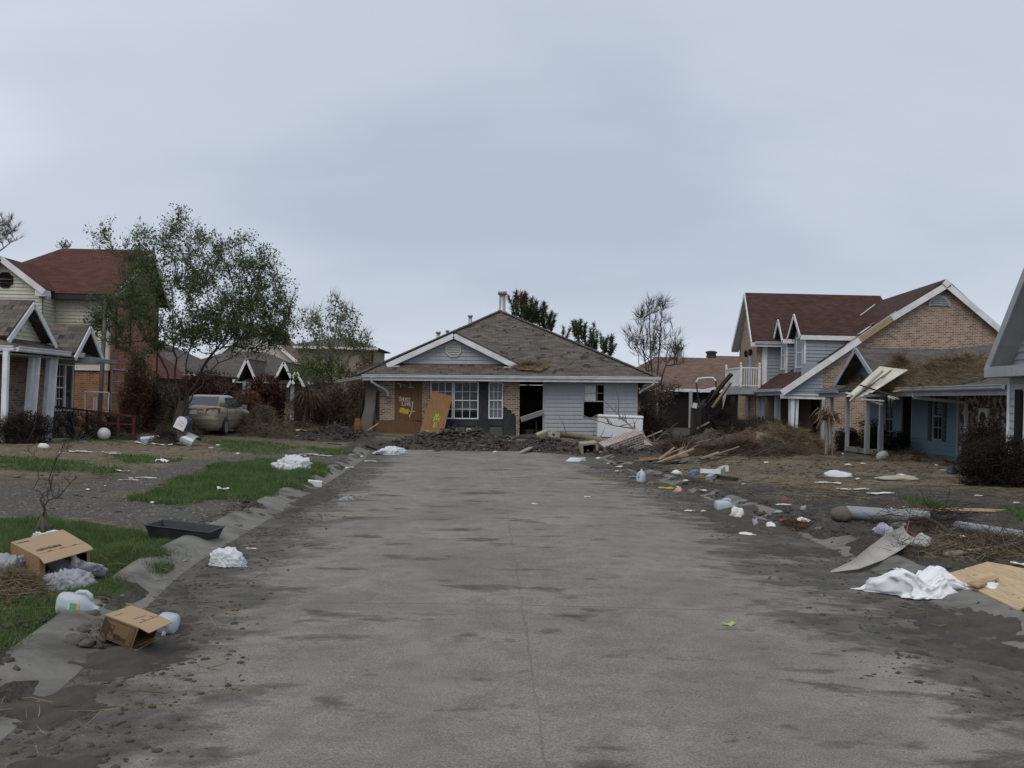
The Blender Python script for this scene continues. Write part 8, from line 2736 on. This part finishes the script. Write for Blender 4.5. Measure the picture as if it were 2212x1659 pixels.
scrap('white_strip', 'curved white strip on the gravel left of the grass patch', 264, 1021, .30, .07, foam_white, 72, -.3, .04)
scrap('white_strip', 'straight pale strip on the gravel below the curved one', 276, 1039, .34, .06, foam_white, 73, .05, .02)
scrap('white_strip', 'pale strip at the upper end of the gravel track', 316, 1034, .36, .05, foam_white, 74, .03, .02)
scrap('grey_scrap', 'grey crumpled scrap in the middle of the far grass patch', 481, 1063, .18, .14, paper_white, 75, .4, .08)
for i, (u, v, sx, lab) in enumerate(((668, 983, .5, 'long white strip on the bare soil right of the thin grass'), (703, 986, .36, 'second white strip nearer the kerb on the bare soil'), (748, 1012, .34, 'flat white shard on the kerb top above the foam block'), (800, 1000, .3, 'white flake in the gutter near the white bag by the mud'))):
    scrap('white_strip', lab, u, v, sx, .12, foam_white, 80 + i, .1, .03)
for i, (u, v, sx, sy, lab, mt) in enumerate(((575, 919, .9, .3, 'long pale board beside the white bench on the far lawn', lumber), (600, 922, .7, .2, 'tan board end next to the long pale board', lumber), (630, 926, .55, .3, 'bent white gutter piece in the far debris', foam_white), (650, 934, .6, .3, 'white torn panel in the far debris left of the charred limb', foam_white),
                                          (712, 935, .55, .35, 'pale carton lid beside the charred limb', paper_white), (640, 946, .3, .14, 'small white chip on the brown soil below the far debris', foam_white), (700, 944, .26, .16, 'small white flake in the dark debris mound', foam_white), (562, 891, .4, .5, 'pale box standing before the maroon shrub', paper_white))):
    scrap('debris_scrap', lab, u, v, sx, sy, mt, 90 + i, .2 * i, .10, 'debris')
bag('white_bag', 'white bag near the brick porch posts of the gabled far house', 661, 892, .38, .3, .35, 56, bag_white)
for i, (u, v) in enumerate(((305, 959), (322, 962), (340, 963), (358, 964), (376, 961))):
    scrap('white_scrap', 'torn white roofing scrap in the row before the mailbox roots', u, v, .36, .16, foam_white, 110 + i, .1 * i, .06, group='white scraps before the mailbox')
gboard('loose_board', 'dark board on the soil below the buckled wall corner', 'board', (795, 966), (828, 976), .2, .04, dark_wood, .04)
# scattered pale flecks: many, alike
fleck_g = 'tiny pale litter flecks'
fm = [foam_white, paper_white, pale_clod]
rg = np.random.default_rng(77)
proto = {}
for i in range(90):
    sd = -1 if rg.random() < .42 else 1
    y = 6.5 + 26 * rg.random() ** .9
    d = rg.random() * (8.5 if sd < 0 else 9.5) + (-.7 if rg.random() < .45 else .2)
    x = float(xL(np.array([y]))[0]) - d if sd < 0 else float(xR(np.array([y]))[0]) + d
    z = Hs(x, y) if d > 0 else .02
    key = i % 6
    L_ = .010 + .0026 * y * (.4 + rg.random())
    if key not in proto:
        V, F = lumps([(0, 0, .25)], [1.0], np.random.default_rng(key), 1, (.25, .5), .4)
        o = np_mesh('litter_fleck', V, F, fm[key % 3], base=(0, 0, 0))
        proto[key] = o
        tag(o, 'tiny pale fleck of litter lying on the mud', 'litter', fleck_g)
    else:
        o = proto[key].copy(); COL.objects.link(o)
    o.location = (x, y, z + .004); o.rotation_euler = (0, 0, rg.random() * 6.28)
    o.scale = (L_ * (.6 + rg.random()), L_ * .7, L_ * .8)

# ================================================================== right verge
for (nm, lab, a, b, r_) in (('grey_pipe', 'thick grey plastic pipe with a muddy left end lying on the right verge', (1828, 1123), (2008, 1137), .10), ('grey_pipe', 'grey plastic pipe running out of the picture beyond the twig tangle', (2068, 1147), (2320, 1190), .066)):
    p, q = GG(*a), GG(*b)
    p.z += r_ + .01; q.z += r_ + .02
    mb = MB(); d = (q - p).normalized(); k = 20
    sx_ = d.cross(Vector((0, 0, 1))).normalized(); sz_ = sx_.cross(d)
    ring = lambda c, r2: [c + (sx_ * cos(2 * pi * i / k) + sz_ * sin(2 * pi * i / k)) * r2 for i in range(k)]
    mb.loft([ring(p + d * .02, r_ * .9), ring(p, r_ * .9), ring(p, r_), ring(p.lerp(q, .5), r_), ring(q, r_), ring(q, r_ * .9), ring(q - d * .3, r_ * .9)])
    o = mb.build(nm, pvc, smooth=True); tag(o, lab, 'pipe', 'grey pipes on the right verge')
    md = o.modifiers.new('edges', 'EDGE_SPLIT')
p = GG(1822, 1126)
rg = np.random.default_rng(3)
V, F = lumps([(p.x - .03, p.y, p.z + .10)], [.125], rg, 2, (.95, 1.05), .13)
o = np_mesh('mud_lump', V, F, basic('dry_mud', (.14, .125, .105), .95, .3, 6, .6, 30)); tag(o, 'dry mud lump plugging the left end of the thick grey pipe', 'mud lump')
t = thing('bamboo_bundle', 'bundle of thin bamboo canes lying behind the grey pipes', 'canes', GG(2060, 1106))
for k in range(5):
    a, b = GG(1946 + k * 4, 1106 + k * 1.2), GG(2178 - k * 7, 1103 + k * 1.2)
    m = MB(); m.tube([a + Vector((0, 0, .03 + .02 * (k % 2))), a.lerp(b, .5) + Vector((0, 0, .05)), b + Vector((0, 0, .02))], [.016, .015, .007], 6); m.build('cane', lumber, t)
# twig tangle between the pipes
def tangle(label, u0, u1, v0, v1, n, L, w, seed, mat, hmax=.25):
    rg = np.random.default_rng(seed)
    pts = []
    for i in range(n):
        c = GG(u0 + (u1 - u0) * rg.random(), v0 + (v1 - v0) * rg.random()); pts.append((c.x, c.y, c.z + hmax * rg.random() ** 1.6))
    d = rg.normal(size=(n, 3)); d[:, 2] *= .45
    V, F = strands(pts, d, rg.uniform(.3, 1, n) * L, w, rg, .35)
    return tag(np_mesh('twig_tangle', V, F, mat), label, 'twigs')
tangle('tangle of dark twigs and straw over the middle of the grey pipe', 1900, 2030, 1118, 1160, 420, .5, .008, 5, leaf_brown)
tangle('loose twig tangle in the gap between the two grey pipes', 2000, 2080, 1120, 1150, 320, .5, .007, 6, leaf_black, .3)
tangle('pale straw mat below the grey pipes at the right', 1990, 2240, 1160, 1215, 900, .4, .006, 7, straw_mat, .10)
tangle('dark brush heaped below the second grey pipe', 2080, 2260, 1168, 1205, 520, .6, .007, 8, leaf_brown, .16)
tangle('thin twigs around the torn cloth left of the curled sheet', 1885, 1990, 1165, 1200, 260, .4, .006, 9, leaf_brown, .14)
for nm, lab, pix, r_, mt in (('curved_branch', 'dark curved branch arching out of the twig tangle', ((1965, 1143, .12), (2000, 1150, .16), (2030, 1158, .12), (2060, 1172, .02)), .028, dark_wood), ('pale_pole', 'pale weathered pole lying below the second grey pipe', ((2040, 1204), (2122, 1194), (2200, 1180)), .032, grey_wood),
                            ('thin_branch', 'thin branch lying low before the pale pole', ((1985, 1200), (2060, 1196, .05), (2150, 1215)), .014, dark_wood), ('thin_branch', 'thin forked branch beside the second pipe', ((2098, 1195), (2125, 1172, .1), (2150, 1200)), .012, dark_wood)):
    gtube(nm, lab, 'branch', pix, r_, mt, .03)
for i, (u, v, sx, sy, h, mt, lab) in enumerate(((1925, 1128, .09, .06, .20, bag_white, 'upright white paper cup wedged on the grey pipe'), (1944, 1138, .13, .10, .10, bag_clear, 'pale rounded bottle end in the twig tangle'), (1906, 1156, .07, .14, .12, basic('lilac_cloth', (.42, .42, .52), .8, .2, 5), 'lilac grey cloth strip hanging in the twigs'),
                                              (1938, 1166, .12, .10, .12, basic('pink_cloth', (.42, .36, .38), .8, .25, 5), 'greyish pink rag below the twig tangle'), (1894, 1145, .08, .05, .05, paper_white, 'small white scrap left of the lilac cloth'), (1985, 1178, .16, .10, .12, basic('striped_cloth', (.40, .41, .40), .7, .4, 14), 'crumpled grey striped cloth at the top of the curled sheet'))):
    bag('rag', lab, u, v, sx, sy, h, 130 + i, mt, .3 * i, cat='rag', sub=3)
gtube('red_string', 'short red string on the pink rag below the pipes', 'cord', ((1952, 1172, .05), (1958, 1160, .09), (1964, 1150, .16)), .010, red_can)
# curled sheet sliding into the road
t0 = [(1795, 1243, 0, .012), (1850, 1238, .01, .10), (1900, 1222, .03, .19), (1940, 1200, .06, .22), (1975, 1182, .10, .20)]
m = MB(); rings = []
for k, (u, v, lift, wd) in enumerate(t0):
    c = GG(u, v); c.z = max(c.z, .02) + lift + .02
    ax = Vector((-.35, .55, .0)).normalized()
    out = []
    for j in range(9):
        f = j / 8 - .2; a = f * 1.7
        out.append(c + ax * wd * sin(a) * .8 + Vector((0, 0, wd * .75 * (1 - cos(a)))))
    rings.append(out + [q_ + Vector((.0, -.004, -.006)) for q_ in reversed(out)])
m.loft(rings); tag(m.build('curled_sheet', basic('vinyl_sheet', (.40, .38, .35), .6, .12, 4, dirt=.4, dcol=(.18, .16, .13)), smooth=False), 'long curled pale vinyl sheet sliding from the verge into the road', 'vinyl sheet')
# white sheet heap and plywood
c = GG(2010, 1290); c.z = max(c.z, .02)
V1, F1 = crumple(.42, .20, .25, 61, 5, .34, 12, .15)
x_ = V1[:, 0].copy()
V1[:, 2] *= .72 + .38 * np.abs(np.sin(x_ * 9 + .9)) + .25 * (x_ < -.05)
V1[:, 1] += .06 * np.sin(x_ * 7)
r_ = np.hypot(V1[:, 0], V1[:, 1]); a_ = np.arctan2(V1[:, 1], V1[:, 0])
k1 = np.exp(-((a_ - .12) / .22) ** 2) * sstep(.15, .42, r_); V1[:, 0] += k1 * .30; V1[:, 2] *= 1 - .72 * k1
k2 = np.exp(-((a_ + .55) / .26) ** 2) * sstep(.15, .38, r_); V1[:, 0] += k2 * .16; V1[:, 1] -= k2 * .16; V1[:, 2] *= 1 - .6 * k2
V1[:, 2] = .225 * (1 - np.exp(-np.maximum(V1[:, 2], 0) / .13)) * (1 + .25 * np.sin(V1[:, 0] * 13 + V1[:, 1] * 9))
V1 = np.column_stack([V1[:, 0] * cos(-.16) - V1[:, 1] * sin(-.16), V1[:, 0] * sin(-.16) + V1[:, 1] * cos(-.16), V1[:, 2]])
tag(np_mesh('white_sheet', V1 + np.array(c), F1, cloth_white, smooth=True, base=tuple(c)), 'crumpled heap of white sheeting at the road edge on the right', 'sheet heap')
def quad_sheet(name, label, cat, pix, zs, th, mat):
    pts = [G(u, v, z) for (u, v), z in zip(pix, zs)]
    m = MB(); m.prism(pts, (0, 0, -th)); o = m.build(name, mat); return tag(o, label, cat)
quad_sheet('plywood_sheet', 'pale tan plywood sheet lying flat beside the white sheeting', 'plywood sheet', ((2042, 1240), (2134, 1213), (2330, 1250), (2200, 1318)), (.13, .15, .14, .10), .016, new_ply)
quad_sheet('plywood_offcut', 'small plywood strip lying on the pale plywood sheet', 'plywood strip', ((2088, 1258), (2145, 1243), (2158, 1248), (2112, 1266)), (.158, .162, .162, .158), .016, plymat('strip_ply', (.44, .29, .15)))
# litter along the right kerb
p = GG(1384, 1043); make_jug('water_jug', 'upright white water jug standing at the right kerb', p, (0, 3, 50), 1.15)
p = GG(1546, 1103); p.z += .07; make_jug('water_jug', 'white jug lying on its side at the right kerb near the grass tuft', p, (20, 88, 30), 1.25)
p = GG(1580, 1018)
BM = lthing('white_beam', 'white metal channel propped on a grey block in the right yard', 'metal channel', P(1545, 1030, 26.0), (0, 0, 0))
BM.location = GG(1540, 1036); WM[BM.name] = Matrix.Translation(BM.location)
Yb_ = BM.location.y
m = MB(); m.bar(P(1513, 1017, Yb_), P(1556, 1019, Yb_), .10, .09); m.build('channel', white_trim, BM)
m = MB(); m.bar(P(1530, 1034, Yb_ - .2), P(1562, 1012, Yb_ + .5), .12, .11); m.build('channel', grey_trim, BM)
m = MB(); m.box(P(1567, 1012, Yb_ + .5), (.13, .1, .13)); m.build('open_end', white_trim, BM)
gboard('loose_board', 'short rusty brown bar behind the white channel', 'board', (1550, 1034), (1592, 1040), .09, .06, dark_wood, .05)
for i, (nm, lab, u, v, rx, ry, h, mt, cat) in enumerate((
        ('blue_lump', 'small bright blue plastic lump left of the white channel', 1498, 1025, .12, .09, .13, basic('sky_blue_plastic', (.13, .22, .42), .4, .15, 5), 'plastic lump'),
        ('foam_piece', 'dirty cream foam piece left of the blue lump', 1460, 1026, .16, .10, .10, foam_white, 'foam'), ('yellow_wrapper', 'yellow wrapper at the right kerb below the upright jug', 1438, 1058, .17, .06, .05, basic('yellow_film', (.42, .33, .08), .5, .2, 6), 'wrapper'),
        ('crushed_can', 'red and white crushed can beside the yellow wrapper', 1463, 1065, .10, .08, .08, basic('can_red_white', (.50, .32, .30), .4, .5, 18), 'can'), ('red_rag', 'dark red rag near the upright jug', 1406, 1047, .12, .09, .05, red_can, 'rag'),
        ('white_paper', 'pointed white paper scrap on the kerb between jug and cup', 1593, 1119, .11, .09, .14, paper_white, 'paper'), ('clear_cup', 'clear plastic cup standing in the right gutter', 1632, 1137, .05, .05, .09, bag_clear, 'cup'),
        ('white_paper', 'folded white paper on the kerb right of the clear cup', 1665, 1143, .10, .08, .08, paper_white, 'paper'), ('red_can', 'bright red drink can lying on the rusty leaves', 1690, 1128, .10, .05, .07, red_can, 'can'),
        ('red_scrap', 'small red wrapper in the middle of the right yard', 1696, 1081, .09, .05, .05, red_can, 'wrapper'), ('teal_scrap', 'pale teal scrap right of the lying jug', 1681, 1107, .10, .06, .04, basic('teal_film', (.26, .36, .36), .5, .2, 6), 'scrap'),
        ('clear_bottle', 'round clear bottle bottom right of the teal scrap', 1736, 1102, .06, .05, .09, bag_clear, 'bottle'), ('white_shell', 'white curved scrap near the red can', 1742, 1130, .09, .05, .05, paper_white, 'scrap'),
        ('white_flap', 'white flap in the gutter before the curled sheet', 1617, 1158, .11, .06, .03, paper_white, 'scrap'), ('white_bag', 'small white bag piece lying on the road below the mud', 1490 - 0, 1108, .12, .06, .03, paper_white, 'bag'),
        ('white_cloth', 'white and blue cloth lying in the right yard', 1820, 1030, .34, .16, .16, basic('bluish_cloth', (.62, .64, .74), .8, .15, 5), 'cloth'), ('beige_roll', 'long beige rolled mat lying in the right yard', 1940, 1037, .56, .14, .12, basic('beige_mat', (.42, .39, .31), .85, .15, 5), 'roll'),
        ('black_scrap', 'black and grey torn metal scrap beside the big dead shrub', 2055, 1024, .18, .13, .17, black_plastic, 'metal scrap'), ('red_scrap', 'tiny red can before the big dead shrub', 2114, 1041, .09, .05, .05, red_can, 'can'),
        ('white_bag', 'white bag in the mud between the concrete box and the chimney piece', 1320, 973, .22, .18, .24, bag_white, 'bag'), ('white_bag', 'flattened white bag in the mud below the concrete box', 1245, 998, .40, .24, .14, bag_white, 'bag'),
        ('white_bag', 'small white bag at the foot of the black mud heap', 1070, 980, .16, .12, .12, bag_white, 'bag'), ('white_lump', 'little white lump on top of the black mud heap', 1004, 966, .16, .12, .40, foam_white, 'foam'))):
    bag(nm, lab, u, v, rx, ry, h, 150 + i, mt, .2 * i, cat=cat, sub=3)
for i, (u, v, sx, sy, lab, mt) in enumerate(((1787, 1045, .6, .18, 'torn cream panel in the right yard left of the flat white board', foam_white), (1842, 1059, .62, .13, 'flat white board in the right yard', white_trim), (1902, 1068, .52, .16, 'crumpled cream panel right of the flat white board', foam_white), (1692, 1093, .30, .05, 'thin white slat in the right yard', white_trim),
                                           (1574, 1413 - 48, .09, .045, 'yellow green ticket lying on the open road', basic('ticket', (.42, .50, .14), .6, .25, 30)), (1340, 1012, .3, .12, 'white shard at the right kerb before the chimney piece', paper_white), (1335, 1022, .2, .1, 'white chip on the kerb left of the upright jug', paper_white), (1468 - 100, 1035, .16, .12, 'clear film ring beside the upright jug', bag_clear),
                                           (1820, 982, .75, .06, 'white slat lying on the straw before the blue house porch', white_trim), (1655, 1000, .3, .12, 'white flake in the long straw bank', paper_white), (1600, 985, .1, .3, 'pale stick poking from the long straw bank', lumber), (1690, 986, .35, .08, 'pale lath on the straw bank left of the tallest heap', lumber),
                                           (1420, 1022, .26, .12, 'pale flake behind the upright jug', paper_white), (1505, 955, .28, .2, 'white scrap at the foot of the collapsed timbers', paper_white), (1562, 950, .3, .2, 'white scrap under the balcony shrub', paper_white), (1440, 938, .3, .25, 'white crumpled scrap before the dark carport', paper_white),
                                           (1268, 1080, .1, .06, 'tiny white wrapper on the road before the concrete box', paper_white), (985 + 170, 1096, .09, .05, 'small pale wrapper in the middle of the road', paper_white), (1300, 1041, .14, .05, 'small orange wrapper on the road edge', basic('orange_film', (.45, .25, .06), .6, .2, 8)), (1930 - 10, 1300 - 140, .1, .08, 'pale scrap beside the lilac cloth', paper_white),
                                           (2208, 1222, .2, .1, 'white chip at the corner of the plywood sheet', paper_white))):
    scrap('scrap', lab, u, v, sx, sy, mt, 200 + i, .15 * i, .03, 'scrap')
tangle('patch of rust brown leaves by the red drink can', 1690, 1745, 1125, 1142, 300, .12, .012, 15, leaf_rust, .05)
